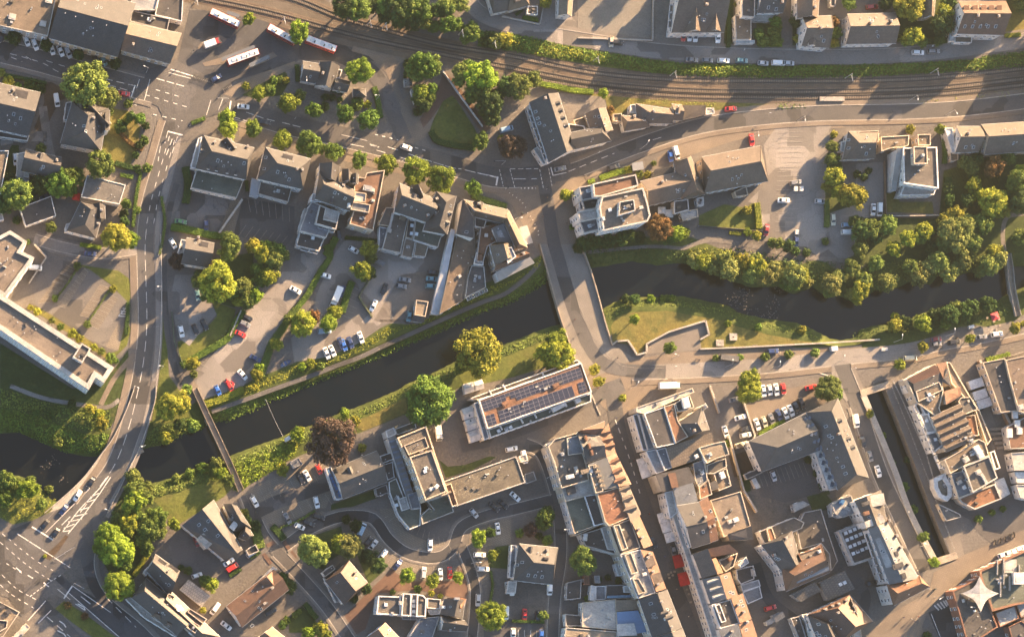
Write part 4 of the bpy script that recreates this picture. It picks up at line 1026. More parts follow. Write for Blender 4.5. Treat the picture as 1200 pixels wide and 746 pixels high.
road('back_street',[615,520,634,530,648,565,655,600,657,650,650,700,647,760],13,'asphalt',(3,3),'paver_grey',lv=2)
road('crescent_road',[333,640,365,618,400,605,430,605,442,612,456,632,478,648,510,653,530,642,541,617,570,604,600,597,648,585],12,'asphalt_dark',(4,3),'paver_grey')
road('crescent_road',[541,640,553,672,557,700,552,760],11,'asphalt_dark',(3,3),'paver_grey')
road('residential_street',[288,580,297,602,312,632,340,662,381,708,410,750],13,'asphalt',(4,4),'paver_grey',lv=2.1)
road('residential_lane',[316,640,285,662,254,682,240,700],12,'lot_asphalt',lv=2)
road('canal_street',[985,425,1003,470,1030,550,1055,605,1085,668],17,'asphalt',(5,4),'paver_grey')
road('canal_street',[1100,712,1120,760],26,'asphalt_dark',lv=2.2)
road('north_street_by_railway',[540,-20,548,-2,560,14,585,26,640,40,700,50,780,61,880,66,1000,67,1080,63,1150,55,1215,46],17,'asphalt_light',(5,0),'paver_grey')
road('side_street',[648,-20,640,38],16,'asphalt_light',lv=1.9)
road('yard_lane',[960,645,1010,690,1010,720],14,'asphalt',lv=1.6);road('yard_lane',[885,660,900,700,935,730,960,760],13,'asphalt_dark',lv=1.6)
road('shop_side_street',[985,425,985,440,1000,465],20,'asphalt_light',lv=1.7)
road('left_drive',[50,125,55,160,60,185],10,'asphalt_light',lv=1.5);road('left_drive',[0,165,30,160,55,160],12,'asphalt_light',lv=1.5)
road('garden_lane',[60,180,75,195,98,205],22,'yard',lv=1.2)
NOPAV.append([GP(a,b).to_2d()for a,b in pairs([0,600,130,586,112,640,112,660,60,700,0,715])]);NOPAV.append([GP(a,b).to_2d()for a,b in pairs([165,80,210,65,262,100,265,134,225,150,198,152,180,130])])
NOPAV.append([GP(a,b).to_2d()for a,b in pairs([630,280,680,280,720,420,670,430])]);NOPAV.append([GP(a,b).to_2d()for a,b in pairs([605,190,665,185,690,215,640,235,610,225])])
pavements()
# ---------------- markings
Z(0,0,1)
marks('edge_line',[[52,612,90,570,112,540,135,507,150,460,158,425,162,380,161,330,160,285]],.15,'paint_faint')
marks('centre_line',[[94,600,116,571,135,543,149,507,160,465,168,424,172,380,171,330,170,290,172,262]],.2,dash=(4,2));marks('centre_line',[[172,262,178,232,190,190,199,158]],.2,dash=(2,2.5));marks('centre_line',[[180,262,186,230,197,190,206,160]],.2,dash=(2,3))
marks('edge_line',[[180,470,187,420,190,370,189,320,190,275]],.2,'paint_faint')
Z(0,560,4.0125)
marks('hatched_area',[[295,250,370,150,470,45,510,-10],[320,260,395,170,470,70,520,-5],[300,235,350,215],[320,205,385,190],[345,180,410,165],[370,150,425,135],[400,115,445,100],[425,88,465,70],[295,250,335,245]],.3)
marks('stop_line',[[150,228,250,290]],.5);marks('stop_line',[[80,260,330,420]],.3,dash=(5,.5));marks('lane_line',[[215,255,340,130,420,50]],.2);marks('lane_line',[[290,220,330,180]],.25)
marks('junction_guide_line',[[10,260,160,380,260,440],[0,300,130,410,240,480],[10,455,80,520,180,575],[0,500,60,550,160,610],[30,400,110,450]],.22,dash=(1.2,1.6));marks('crossing_edge_line',[[285,455,215,500,135,560]],.25,dash=(1,.6))
marks('stop_line',[[340,505,300,565]],.5);marks('lane_line',[[340,505,520,630],[325,540,560,745]],.22);marks('lane_line',[[380,555,425,590],[355,590,400,620]],.3);marks('lane_line',[[500,560,640,700]],.2,dash=(3,2))
marks('lane_line',[[220,650,330,745]],.22,dash=(3,2));marks('edge_line',[[270,520,330,570]],.2);marks('crossing_edge_line',[[215,575,130,670],[240,620,180,680]],.25)
marks('lane_arrow',[[365,590,395,605,400,620],[270,715,300,730,310,745],[280,670,300,685,310,700],[205,490,230,510],[75,420,100,440],[130,455,155,470]],.4)
Z(160,60,5.7375)
marks('crossing_edge_line',[[230,125,370,165],[135,185,330,240]],.3,dash=(3,.8));marks('crossing_edge_line',[[215,145,365,185]],.25);marks('lane_line',[[60,295,370,385],[130,260,300,310],[110,425,310,470]],.25,dash=(1.6,2))
marks('crossing_edge_line',[[0,250,20,190],[50,340,90,190],[470,430,500,330],[550,400,580,320]],.2);marks('stop_line',[[635,335,625,395]],.5);marks('stop_line',[[210,540,310,565]],.5);marks('lane_line',[[210,540,190,620],[240,590,200,700],[275,575,235,700],[160,640,145,740]],.22,dash=(2.5,1.5))
Z(0,0)
marks('lane_line',[[60,315,120,330,250,370,340,420,430,440],[65,335,130,360]],.2,dash=(2.2,2));marks('lane_line',[[610,460,780,500],[630,495,770,535],[620,505,700,525]],.2,dash=(3,1.5));marks('stop_line',[[788,497,762,575]],.45);marks('lane_line',[[270,355,430,405],[150,330,190,355]],.2,dash=(2.4,2.4))
Z(400,150)
marks('lane_line',[[0,40,150,75]],.16);marks('lane_line',[[50,95,130,110],[205,130,255,145],[340,170,400,190],[270,110,330,130]],.25);marks('lane_line',[[390,150,460,175,630,228,700,240],[720,245,915,292]],.22,dash=(4,.8));marks('lane_line',[[195,38,330,70],[430,115,500,135]],.3,dash=(1.2,1.6));marks('stop_line',[[912,285,903,335]],.5);marks('lane_arrow',[[165,95,200,105,215,115],[170,100,220,112]],.35)
Z(560,170,5.7375)
marks('crossing_edge_line',[[145,165,170,280],[215,165,250,295],[415,165,440,290],[475,155,498,275]],.22,dash=(1,.5));marks('lane_line',[[0,188,130,215]],.22);marks('stop_line',[[132,212,122,270]],.5);marks('stop_line',[[490,150,505,205]],.45);marks('lane_line',[[505,205,595,185]],.25);marks('lane_line',[[610,178,918,55]],.22,dash=(2.6,1.8));marks('lane_line',[[240,228,320,228],[360,228,395,226]],.22);marks('give_way_line',[[285,290,390,290]],.5,dash=(.5,.9));marks('lane_line',[[215,160,405,160]],.2,dash=(2,1))
Z(600,150)
marks('lane_line',[[820,70,870,55]],.2)
Z(200,0)
marks('lane_line',[[440,655,540,690],[560,695,620,710],[650,715,770,745],[360,680,470,715]],.22,dash=(3,1));marks('stop_line',[[350,590,342,640]],.45);marks('stop_line',[[0,405,130,445]],.4,dash=(1.5,.5))
Z(0,300)
bays((440,78),(290,270),(385,50),(220,275),9);bays((490,70),(330,285),(515,95),(380,305),9);bays((580,165),(465,345),(640,185),(535,362),8);bays((690,248),(575,425),(640,225),(520,400),8)
marks('hatched_area',[[745,290,690,350],[705,320,740,325],[700,335,740,338],[690,350,740,352],[715,305,745,308]],.3)
Z(200,300)
bays((755,80),(480,555),(825,120),(555,600),14);bays((455,345),(200,680),(405,325),(140,650),12)
Z(200,150)
bays((450,410),(690,460),(465,490),(692,550),6);bays((440,565),(680,630),(395,630),(640,680),6)
Z(400,300)
bays((90,150),(-10,340),(155,190),(60,365),6)
Z(800,150)
bays((550,230),(540,600),(700,225),(690,610),14);bays((625,50),(610,610),(626,50),(612,610),1);bays((775,250),(760,600),(835,250),(828,600),12);bays((560,30),(550,230),(700,20),(690,230),7)
Z(800,450)
bays((440,520),(700,455),(470,600),(730,530),10);bays((430,210),(690,110),(450,290),(730,160),9)
Z(200,450)
bays((440,650),(820,510),(470,720),(860,570),9);bays((640,740),(900,640),(670,800),(940,700),5)
Z(200,596);marks('brick_strip',[[540,260,585,320],[660,190,728,285],[560,215,615,190]],1.5,'paver_red')
Z(400,596)
bays((240,60),(640,240),(300,20),(620,190),12);bays((110,90),(320,300),(60,150),(290,350),8);bays((460,330),(690,330),(460,415),(690,415),6);bays((745,220),(790,440),(850,215),(880,380),5)
Z(600,596)
bays((0,700),(180,710),(0,760),(180,760),5,'paint')
Z(1080,610,5.483)
marks('zebra_crossing',[[80,540,110,572],[100,530,130,565],[120,520,148,558],[138,512,162,548],[152,508,172,540]],.55);marks('edge_line',[[60,595,120,745]],.2)
Z(1000,300)
marks('edge_line',[[0,585,250,565,380,545]],.2,'paint_faint');marks('parking_bay_lines',[[540,520,550,480],[620,510,625,470],[700,505,705,465],[790,480,795,440]],.16,'paint_faint')
Z(800,300)
marks('edge_line',[[40,725,350,700,760,670,860,700]],.3,'paint')
Z(600,450)
marks('lane_line',[[600,205,640,310,690,450,750,650]],.3,'paint',dash=(1.6,1.8))
Z(600,300)
marks('edge_line',[[345,110,400,330,470,470,560,580,640,640,760,655,900,650]],.14,'paint_faint')
# ---------------- railway
def track(name,pts,label):
 P=spline([GP(a,b)for a,b in pairs(pts)],1.5);o=P[len(P)//2].copy()
 t=thing('railway_track',label,'railway track',o,0,'railway tracks')
 for s_ in(-1,1):
  m=MB(o);A,Bq=strip(m,P,s_*.7175+.055,s_*.7175-.055,.34)
  for i in range(len(P)-1):
   m.face([Bq[i],Bq[i+1],A[i+1],A[i]]);dn=Vector((0,0,-.16))
   m.face([A[i],A[i+1],A[i+1]+dn,A[i]+dn]);m.face([Bq[i+1],Bq[i],Bq[i]+dn,Bq[i+1]+dn])
  m.obj('rail','steel_rail',t);m=MB(o);A,Bq=strip(m,P,s_*.7175+.3,s_*.7175-.3,.205)
  for i in range(len(P)-1):m.face([Bq[i],Bq[i+1],A[i+1],A[i]])
  m.obj('rail_rust_shadow','rust',t)  # dark strip under each rail: rust stain and the rail's shadow painted together
 m=MB(o);L=0;nxt=0
 for i in range(len(P)-1):
  d=(P[i+1]-P[i]);l=d.length
  while nxt<=L+l:
   q=P[i]+d*((nxt-L)/l);m.box(q,.26,2.5,.05,.19,math.atan2(d.y,d.x));nxt+=.65
  L+=l
 m.obj('sleepers','wood',t,kind='stuff');m=MB(o);A,Bq=strip(m,P,1.9,-1.9,.08);A2,B2=strip(m,P,2.6,-2.6,.0)
 for i in range(len(P)-1):m.face([Bq[i],Bq[i+1],A[i+1],A[i]]);m.face([A[i],A[i+1],A2[i+1],A2[i]]);m.face([B2[i],B2[i+1],Bq[i+1],Bq[i]])
 m.obj('ballast','ballast_dark',t)
track('t',[215,-25,330,-5,400,21,460,38,520,53,600,66,700,86,800,94,900,95,1000,95,1100,91,1215,79],'railway track nearest the green hedge along the top')
track('t',[215,-6,310,14,400,38,460,52,520,64,600,80,700,98,800,106,900,108,1000,107,1100,103,1215,91],'middle railway track on brown ballast')
track('t',[600,86,650,96,720,106,800,112,900,114,1000,114,1100,110,1215,98],'railway track nearest the street, branching off at the right')
# ================= BUILDINGS =================
def H_(label,cat='house',name=None):return B(label,name or{'house':'house','block':'apartment_building','garage':'garage','shed':'shed','hall':'hall','office':'office_building','shop':'shop_building'}.get(cat,'house'),{'block':'apartment building','office':'office building','shop':'shop building'}.get(cat,cat))
# ---- top left corner
Z(0,0)
b=H_('brown hall with roof boxes in the top left corner','hall');b.flat([-220,-140,352,-140,278,210,-40,140],9,'tan','grey',.3,trim='light');b.box(72,100,2.6,2.2,.7,0,'light','roof_hatch');b.box(250,140,2.4,2.0,.7,0,'light','roof_hatch');b.box(285,5,2.6,2.0,.7);b.vent(45,20,180,60)
b=H_('largest hall with a dark south slope beside the north street','hall');b.gable([282,222,686,334,792,20,380,-85],9,14,'slate','beige');b.vent(380,80,440,100,540,130,620,150)
b=H_('brown tiled hall next to the bus station','hall');b.gable([704,294,992,374,1060,195,746,130],6.5,9.5,'brown','beige');b.chim(775,262);
b=H_('flat grey sheds behind the brown tiled hall','shed');b.flat([765,-60,930,-30,905,60,765,58],6,'metal','grey');b.flat([770,62,990,110,975,178,760,125],5,'felt_dark','grey');b.flat([935,-60,1070,-60,1060,125,905,88],5,'felt_dark','pale');b.clutter([820,80,950,110,940,150,800,120],7,3)
b=H_('long house with a dark south slope at the left edge');b.gable([-110,735,165,795,238,540,-60,470],7.5,11.5,'slate','white');b.skyl(80,665,120,690);b.dorm(125,545,w=4.5,kind='shed',h=1.4,wall='grey');b.chim(75,525);b.flat([-60,740,170,790,160,822,-60,790],3.5,'felt_dark','white')
b=H_('square villa with cross gables below the large tree');b.gable([420,592,350,838,588,882,634,632],8,13,'slate','white',(.34,.3));b.gable([495,660,610,770,650,720,535,592],7.6,11.6,'slate','white',over=.3);b.gable([575,700,575,790,640,760,640,640],7.4,11.2,'slate','white',over=.3);b.gable([430,590,430,660,500,680,520,600],7.5,10.6,'slate2','white',over=.3);b.chim(545,690);b.skyl(490,735,500,765);b.flat([385,598,422,592,412,700,372,700],4,'bluegrey','white')
Z(0,150)
b=H_('flat brown building cut by the left edge','house');b.flat([-80,130,52,132,2,385,-80,385],6,'tan','white')
b=H_('small gabled house with a lit north slope beside a round tree');b.gable([122,250,340,298,362,172,150,122],6.5,10,'slate','white');b.dorm(235,165,w=1.8);b.skyl(252,226);b.chim(330,190);b.flat([98,150,146,140,168,262,170,312,90,310,98,240],3.6,'light','white');b.flat([140,245,170,250,168,290,138,285],4.2,'white','white')
b=H_('low grey flat-roofed house between two trees');b.flat([508,275,732,332,696,444,474,402],5,'grey','white',.2);b.vent(570,355,650,390);b.mono([474,402,600,425,585,445,470,425],4.6,4.0,'slate','grey')
b=H_('dark-roofed villa with a white porch by the curving drive');b.gable([470,430,388,598,560,642,610,462],7,11,'slate','white',(.25,.25));b.gable([440,490,440,560,520,550,530,470],6.6,9.6,'slate','cream',over=.3);b.gable([540,440,545,540,615,530,612,450],6.6,9.4,'slate','cream',over=.3);b.chim(590,480,570,560);b.flat([385,560,440,545,430,610,378,602],3.6,'white','white')
b=H_('dark flat garage with white edging near the red parasol','garage');b.flat([115,465,298,396,326,512,150,572],3.4,'slate','white',.2)
b=H_('narrow white outbuilding at the left edge','shed');b.flat([-40,500,12,498,22,535,-40,545],3,'light','white')
# ---- left office complex
Z(0,270,3.73)
b=H_('long office block with brown gravel roof and wide white parapet','office');b.flat([38,300,498,598,455,665,418,640,388,695,0,432,-90,370,-90,220],12.5,'gravel','white',.8,1.7,trim='light',every=2.0)
b.flat([358,492,398,516,360,577,318,553],15.2,'felt','white',.4,.45,z0=11.7,trim='light',name='penthouse_roof');b.vent(345,552,150,420,250,470,60,380)
b.flat([45,0,118,48,92,90,150,118,25,288,-90,225,-90,70],12,'gravel','white',.8,1.2,trim='light');b.flat([-30,280,40,300,5,370,-40,345],9,'gravel','pale',.5,.6,trim='light');b.clutter([20,70,80,110,20,230,-30,200],5,5)
# ---- four houses south of the station street
Z(200,150)
b=H_('hipped house with four dormers and a flat green annex');b.gable([145,236,440,302,490,115,194,45],8.5,13,'slate','white',(.2,.1));b.gable([285,80,330,150,400,120,350,60],8.3,11.8,'slate','white',(0,0),over=.3);b.dorm(222,228,270,238,332,252,382,262,w=1.2,h=1.1,wall='cream');b.dorm(186,135);b.skyl(275,190,428,205);b.chim(255,85,445,110);b.vent(380,115)
b.flat([155,238,425,306,384,408,118,348],4.4,'green','white',.4,trim='light');b.flat([162,60,182,52,150,236,118,230],4.5,'light','pale')
b=H_('hipped house with a glass conservatory and a walled terrace');b.gable([506,296,772,358,820,180,552,112],8.5,13,'slate','white',(.3,.22));b.skyl(555,172,546,238,624,256,690,300);b.dorm(680,172,w=3.6,kind='shed',h=1.2);b.chim(735,240,765,245);b.flat([525,310,706,350,685,432,508,382],4.2,'felt','white',.9,trim='light');b.clutter([570,340,680,360,660,400,560,380],7,8);b.mono([460,392,510,408,528,310,472,290],3.4,4.2,'metal','pale',mat='glazing')
Z(340,180,6.22)
b=H_('stepped terrace house with roof terraces and a steep front gable','block');b.gable([180,330,435,420,470,265,215,130],10,14.5,'slate','white',(.12,0));b.gable([215,70,215,190,345,210,365,95],9.8,14,'slate','white',over=.3);b.gable([375,110,380,205,450,200,450,140],9.6,12.6,'slate2','cream',over=.3);b.gable([440,150,440,215,495,225,500,150],9.5,12,'slate2','cream',over=.3)
b.skyl(326,284,402,326);b.box(300,345,1.8,1.2,1,0,'slate');b.box(425,380,1.6,1.1,1.2,0,'white');b.chim(385,235)
b.flat([262,392,362,425,335,552,185,510,218,372],8,'felt_dark','white',.9,.35,trim='light');b.flat([262,394,360,428,345,500,245,475],9.2,'light','white',.5,z0=7,trim='light',name='terrace_deck');b.flat([160,350,218,372,180,512,290,548,262,612,70,562,130,400],6.4,'bluegrey','white',.5,trim='light');b.flat([72,565,252,615,210,712,42,672],4.2,'felt_dark','white',.5,.4,trim='light');b.flat([108,398,136,405,98,560,66,555],5.2,'light','white',.2,trim='light');b.flat([165,290,210,300,200,352,150,345],7,'light','pale');b.dome(165,615)
b.bars((200,520),(330,555),3,1,5.5);b.bars((75,680),(205,712),2,1,3)
b=H_('flat brown shop block with a bright banner on its rear terrace','shop');b.flat([468,240,500,170,545,178,560,140,690,120,605,560,435,510,470,400],8.5,'redbrown','beige',.5,trim='beige');b.flat([478,278,556,290,548,355,465,345],9.2,'light','beige',.4,z0=8,trim='beige',name='roof_well');b.flat([455,350,585,372,575,430,440,405],9.4,'bluegrey','beige',.5,z0=8,trim='beige',name='roof_well');b.box(560,255,3.2,2.0,1.1,0,'metal');b.box(600,270,1.4,1.4,.9);b.box(600,345,1.2,1.0,1);b.clutter([480,440,600,460,590,500,470,480],6,4)
mbb=MB();bo=G(530,525,5.0)
for i_,cc in enumerate([(.55,.55,.6),(.12,.16,.42),(.5,.35,.35),(.55,.57,.6)]):
 X0=465+i_*34;q=[G(X0,505+i_*4,5.2),G(X0+34,509+i_*4,5.2),G(X0+34,540+i_*5,4.9),G(X0,535+i_*5,4.9)];k=MB(b.org);k.face(list(reversed(q)));k.obj('banner','canvas',b.root,cc)
Z(430,190,6.218)
b=H_('L-shaped house with a large dark south roof and lit dormers','block');b.gable([200,362,440,440,535,285,235,150],9.5,14,'slate','white',(.06,0));b.gable([505,212,410,495,585,528,652,248],9.5,14.2,'slate','white',(.3,.1));b.gable([325,170,365,270,420,262,390,185],9.4,12.8,'slate','white',over=.3);b.dorm(435,225,w=3,kind='shed');b.dorm(340,250);b.chim(272,318,440,388,505,270);b.skyl(610,318);b.dorm(600,372,582,442,w=1.5);b.vent(395,280)
b=H_('long flat grey annex with a white rear rim behind the L-shaped house','shop');b.flat([185,370,302,398,245,662,112,632],5,'felt','white',.35,trim='light');b.box(258,400,2.2,2.4,1.6,0,'beige');b.box(175,430,.9,6.0,.5,0,'light','duct');b.box(160,500,1.6,1.4,.9,0,'light')
b=H_('cluster of low flat annexes with skylight boxes around a yard','shop');b.flat([305,402,352,415,330,560,282,548],4.2,'felt_dark','beige',.4);b.flat([355,418,440,440,412,500,545,530,518,620,340,565],5.2,'green','pale',.4,trim='light');b.flat([280,552,355,570,330,700,252,680],3.8,'gravel','white',.5,trim='light');b.flat([360,575,450,605,425,690,342,680],3.4,'tan','white',.4,trim='light');b.dome(328,462,360,524,325,520);b.clutter([280,600,330,610,320,650,270,640],5,9)
b=H_('narrow brown flat-roofed link beside the flat brown shop block','shop');b.flat([185,330,235,345,190,470,85,455,140,330],4.6,'felt','beige',.4,trim='beige');b.vent(180,318);b.flat([90,470,150,480,118,625,85,640],3.6,'bluegrey','pale')
Z(500,220,4.971)
b=H_('large flat brown warehouse roof beside the river path','shop');b.flat([178,272,282,296,282,440,245,458,220,650,75,735],5.6,(.115,.09,.07),'beige',.35,trim='tan');b.vent(172,290,135,550,190,515,175,625,240,440);b.box(190,515,1.2,1.2,.6,0,'light');b.mono([22,735,75,738,168,245,142,238],3.6,6.2,(.72,.74,.78),'white',mat='roof_metal')  # roof colour set darker in place of shade from the corner house
b=H_('corner house with a dark hip roof above the flat warehouse','block');b.mono([212,68,172,268,282,296,276,165],8.5,12,'slate','white');b.gable([278,168,440,208,475,128,215,68],8.5,12.5,'brown','white',(.0,.0),off=.8);b.skyl(228,200,232,258);b.gable([262,85,275,140,335,140,330,85],8.3,11.4,'slate','white',over=.3);b.chim(300,95);b.flat([282,170,350,185,335,235,282,225],7,'felt_dark','white')
b=H_('angular corner house with a lit bent roof beside the bridge','block');b.gable([440,180,520,355,590,350,478,130],9,11.5,(.15,.108,.078),'cream',(0,.1),off=.75);b.flat([315,230,440,205,380,240,410,310,355,340,330,430,290,430],7,'redbrown','grey',.4);b.mono([410,315,500,320,445,208,382,238],8,9.5,'metal','pale',mat='roof_metal');b.vent(350,278,415,240,435,270);b.box(345,278,1.2,1.2,1,0,'white')
b.gable([365,335,400,460,520,400,500,320],9,12,'tan','cream',(.1,.1));b.flat([450,355,495,345,520,400,475,440],11,'metal','pale',.3,z0=8);b.gable([390,488,600,405,580,370,405,430],8,10.2,'redbrown','beige');b.mono([420,545,630,438,602,400,402,490],6.2,7.4,'white','pale',mat='roof_metal');b.chim(560,385)
b=H_('low dark flat annex with a white balcony over the river path','shop');b.flat([262,452,335,458,345,580,225,640,240,520],5.2,'slate2','white',.35,trim='light');b.bars((225,645),(350,585),5,1,4.0);b.flat([290,375,330,385,330,450,275,445],6.6,'light','white',.4);b.clutter([260,480,310,480,300,570,250,580],6,12)
b=H_('white awning frame beside the corner house at the bridge','shed','awning');b.cat='awning';b.mono([575,330,620,320,585,218,540,230],3.6,4.0,'light','pale',mat='canvas')
Z(400,300)
b=H_('small flat pavilion on the paved car park by the river path','shed','pavilion');b.flat([438,255,508,265,490,352,428,342],4,'beige','beige',.4,trim='beige');b.mono([405,378,480,388,490,350,425,340],2.6,3.4,'slate','white');
b=H_('grey canopy shed between the hedges in the car park','shed');b.mono([195,30,245,60,258,38,210,10],2.6,2.9,'bluegrey','grey')
Z(200,150)
b=H_('small house with a dark south roof beside the big tree');b.gable([58,790,222,815,256,670,92,638],6.5,10,'slate','white');b.dorm(195,680,w=2.6,kind='shed');b.chim(160,640);b.flat([62,648,95,655,62,800,30,790],3.4,'light','white');b.flat([225,760,275,775,262,835,222,820],3.2,'redbrown','beige')
# ---- station and its neighbours
Z(200,0)
b=H_('old station house with three slate wings','house','station_house');b.gable([757,472,852,490,874,372,770,356],4.6,7.4,'slate','white');b.gable([870,360,842,498,945,524,984,386],5,8.4,'slate','white');b.gable([942,522,1028,540,1046,476,960,452],4.4,6.6,'slate','white');b.flat([960,400,1000,408,985,460,955,450],4,'tan','white');b.chim(885,430)
Z(400,0)
b=H_('little round-roofed pavilion beside the bright tree','pavilion','pavilion');b.gable([68,520,68,565,145,565,140,515],3,4.6,'slate2','grey',(.45,.45),over=.2,win=False)
b=H_('small grey hut at the edge of the railway trees','shed');b.gable([365,460,370,505,412,505,415,465],2.8,4,'grey','grey',win=False,over=.2)
b=H_('long pale shed under the trees beside the loop road','shed');b.mono([402,520,425,515,445,600,425,605],2.8,2.8,'light','pale')
Z(560,0,8.571)
b=H_('grey-roofed house cut by the top edge above the railway');b.gable([155,138,330,100,290,-140,75,-120],5.5,9.5,'slate2','white',(.1,0));b.gable([300,115,520,55,500,-90,290,-70],5.5,9,'tan','cream',(0,.35));b.box(390,15,2,1,1.2,0,'slate')
b=H_('long pale gabled barn beside the sports court');b.gable([815,-150,808,155,942,168,965,-140],6,8.6,'beige','white')
b=H_('open pergola on the garden terrace at the top','shed','pergola');b.flat([505,62,600,62,600,150,492,140],2.6,'tan','white',.2,win=False)
Z(600,0)
b=H_('white-balconied hotel with a dark west slope by the junction','block');b.gable([100,596,214,948,375,868,270,540],9,14,'slate','white',(0,.0));b.gable([330,880,580,822,525,735,330,775],8.5,12,'slate','white',(0,.2));b.dorm(262,606,278,648,292,690,308,735,w=1.3,wall='grey');b.skyl(138,652,150,690,160,720);b.chim(190,575);b.flat([125,870,150,855,215,945,185,960],4,'light','white');b.flat([330,720,420,735,440,780,340,800],6,'slate','white');b.bars((105,640),(205,930),8,1,6)
b=H_('narrow gabled house with a lit east slope behind the hotel');b.gable([425,662,470,795,590,760,545,625],6.5,9.6,'brown','white');b.skyl(510,680,540,730);b.flat([360,700,425,680,450,745,380,760],4.5,'tan','beige')
b=H_('low white-walled house with crossing beige roofs by the east street');b.gable([735,718,935,722,926,636,720,604],5.5,8,'brown','white',(.3,0));b.gable([655,765,805,740,792,680,635,672],5.2,7.6,'brown','white',(.1,.25));b.chim(708,682,822,652);b.flat([690,612,722,606,722,660,690,655],4,'light','white');b.flat([590,665,640,660,640,710,595,705],4,'tan','beige');b.skyl(770,700)
b=H_('small beige-roofed house next to the long street shed');b.gable([935,700,995,705,992,612,930,605],5,7.4,'brown','cream',(0,0));b.dorm(965,650);
Z(800,0)
b=H_('long low street shed with a beige roof by the railway','shed');b.mono([-20,700,132,668,136,614,-10,614],3.4,4.4,'tan','cream');b.flat([138,630,182,630,186,662,136,668],2.6,'light','white',.2)
b=H_('wide house with two front gables and a white balcony side','block');b.gable([-65,192,242,190,262,-170,-25,-170],8,12.5,'brown','white');b.gable([10,60,-5,196,112,186,108,60],7.5,11.2,'brown','white',over=.3);b.gable([128,90,118,188,232,186,228,90],7.5,10.4,'brown','white',over=.3);b.skyl(125,118);b.chim(135,30);b.bars((-58,30),(-70,170),3,1,5)
b=H_('flat-roofed house with a garage in front of the wide house');b.flat([340,-80,425,-80,420,100,348,95],7,'felt_dark','white',.4,trim='light');b.flat([306,90,400,95,400,232,312,232],4,'tan','white',.3,trim='light');b.flat([312,236,420,236,420,252,312,254],2.6,'white','white',.2)
b=H_('dark gabled house with a white balcony over a garden');b.gable([438,78,586,76,596,-120,445,-130],7,11,'slate2','white');b.chim(575,15);b.skyl(500,45,545,55);b.flat([402,92,530,82,520,125,405,120],3,'light','white',.3,trim='light')
b=H_('brown house with a lit cross wing and one front dormer');b.gable([665,-120,668,110,790,108,802,-120],7,11,'brown','white');b.gable([694,268,856,282,868,90,700,100],7,11.4,'brown','white',(0,.08));b.dorm(752,255,w=2.6,h=1.4);b.chim(765,45,800,165);b.vent(790,145,840,155);b.skyl(822,238)
b=H_('grey-roofed shed among the back gardens at the top','shed');b.flat([860,-60,895,-60,890,38,862,38],3,'grey','grey')
Z(1000,0)
b=H_('broad brown gabled house with a skylight beside the railway street');b.gable([-42,258,250,254,248,76,-35,82],6.5,9.8,'brown','white');b.skyl(108,122);b.chim(95,138,215,128);b.vent(40,110)
b=H_('beige-roofed house between two trees at the top edge');b.gable([402,-120,405,105,470,98,490,-120],6,8.5,'tan','cream')
b=H_('large white-gabled house with rows of roof windows at the top right','block');b.gable([604,198,878,206,888,2,612,8],8.5,13.5,'redbrown','white');b.dorm(655,50,705,50,755,50,800,50,845,50,w=1.6,kind='shed',wall='grey');b.skyl(650,155,695,155,740,155,785,155,830,155);b.chim(720,95,840,98);b.flat([556,188,592,185,592,238,560,238],3,'white','white',.3,trim='light');b.flat([592,205,692,208,690,250,592,248],3,'tan','white',.2)
Z(1000,150)
b=H_('white cubic villa with a roof penthouse and a slanted glass side','block');b.flat([290,115,488,110,498,352,296,322],10,'felt','white',.5,.4,trim='white');b.flat([352,108,430,108,434,208,355,208],12.5,'felt','beige',.3,.3,z0=9.3,name='penthouse_roof');b.vent(402,165);b.mono([220,365,250,368,292,118,255,118],5,9.6,'white','white',mat='roof_metal');b.flat([300,330,495,320,470,388,275,392],6.4,'light','white',.8,trim='white');b.flat([162,52,325,42,322,100,290,112,225,115,165,135],5,'tan','beige',.4);b.flat([375,38,450,36,450,100,380,100],6,'tan','beige');b.bars((300,365),(480,345),2,1,3.2);b.box(400,162,1,1,1.2,0,'white')
b=H_('dark-roofed bungalow with skylights beside the big car park');b.gable([-60,185,125,180,148,18,-30,20],5,8.6,'brown','white',(.3,.15));b.flat([30,20,148,15,148,80,35,82],5.6,'tan','beige');b.skyl(-28,70,-28,118,75,150);b.vent(45,115);b.flat([-70,80,-45,78,-45,140,-75,135],3,'light','white')
b=H_('white-gabled row house with two roof windows at the right');b.gable([595,145,730,140,748,-10,600,-10],6.5,10.5,'brown','white');b.skyl(655,112,700,112);b.chim(665,35);b.flat([565,145,612,140,612,185,568,195],3,'tan','beige');b.flat([535,0,580,0,595,140,575,140],5,'white','white',.3)
b=H_('long brown roofed house cut by the right edge');b.gable([765,155,1060,135,1060,-40,745,-20],6.5,11,'brown','cream');b.hedgewall=0
# ---- the church-like hall group in the middle right
Z(740,130,4.972)
b=H_('big hip-roofed brown hall beside the large car park','hall');b.gable([425,478,795,410,752,202,408,268],7.5,13.5,'brown','beige',(.03,.16));b.vent(560,268,612,425,445,390);b.flat([600,470,670,440,680,490,610,500],3.4,'felt','beige');
b=H_('brown roofed wing with crossing ridges beside the hip-roofed hall','hall');b.gable([100,552,375,488,352,335,50,410],6.5,10.5,'brown','beige',(0,0));b.gable([245,300,290,515,440,485,345,262],6.6,11,'brown','beige',(.06,.1));b.vent(258,458,315,378);b.chim(175,415);b.skyl(270,468);b.mono([110,388,260,360,235,325,140,350],3.8,4.6,'grey','beige');b.flat([250,525,330,515,335,575,250,600],4.4,'slate','white');b.flat([380,508,420,500,422,550,388,550],3.6,'white','white',.3);b.flat([280,590,385,570,390,615,300,640],3,'light','beige')
Z(600,150)
b=H_('flat-topped white apartment block above the river with rounded corner','block')
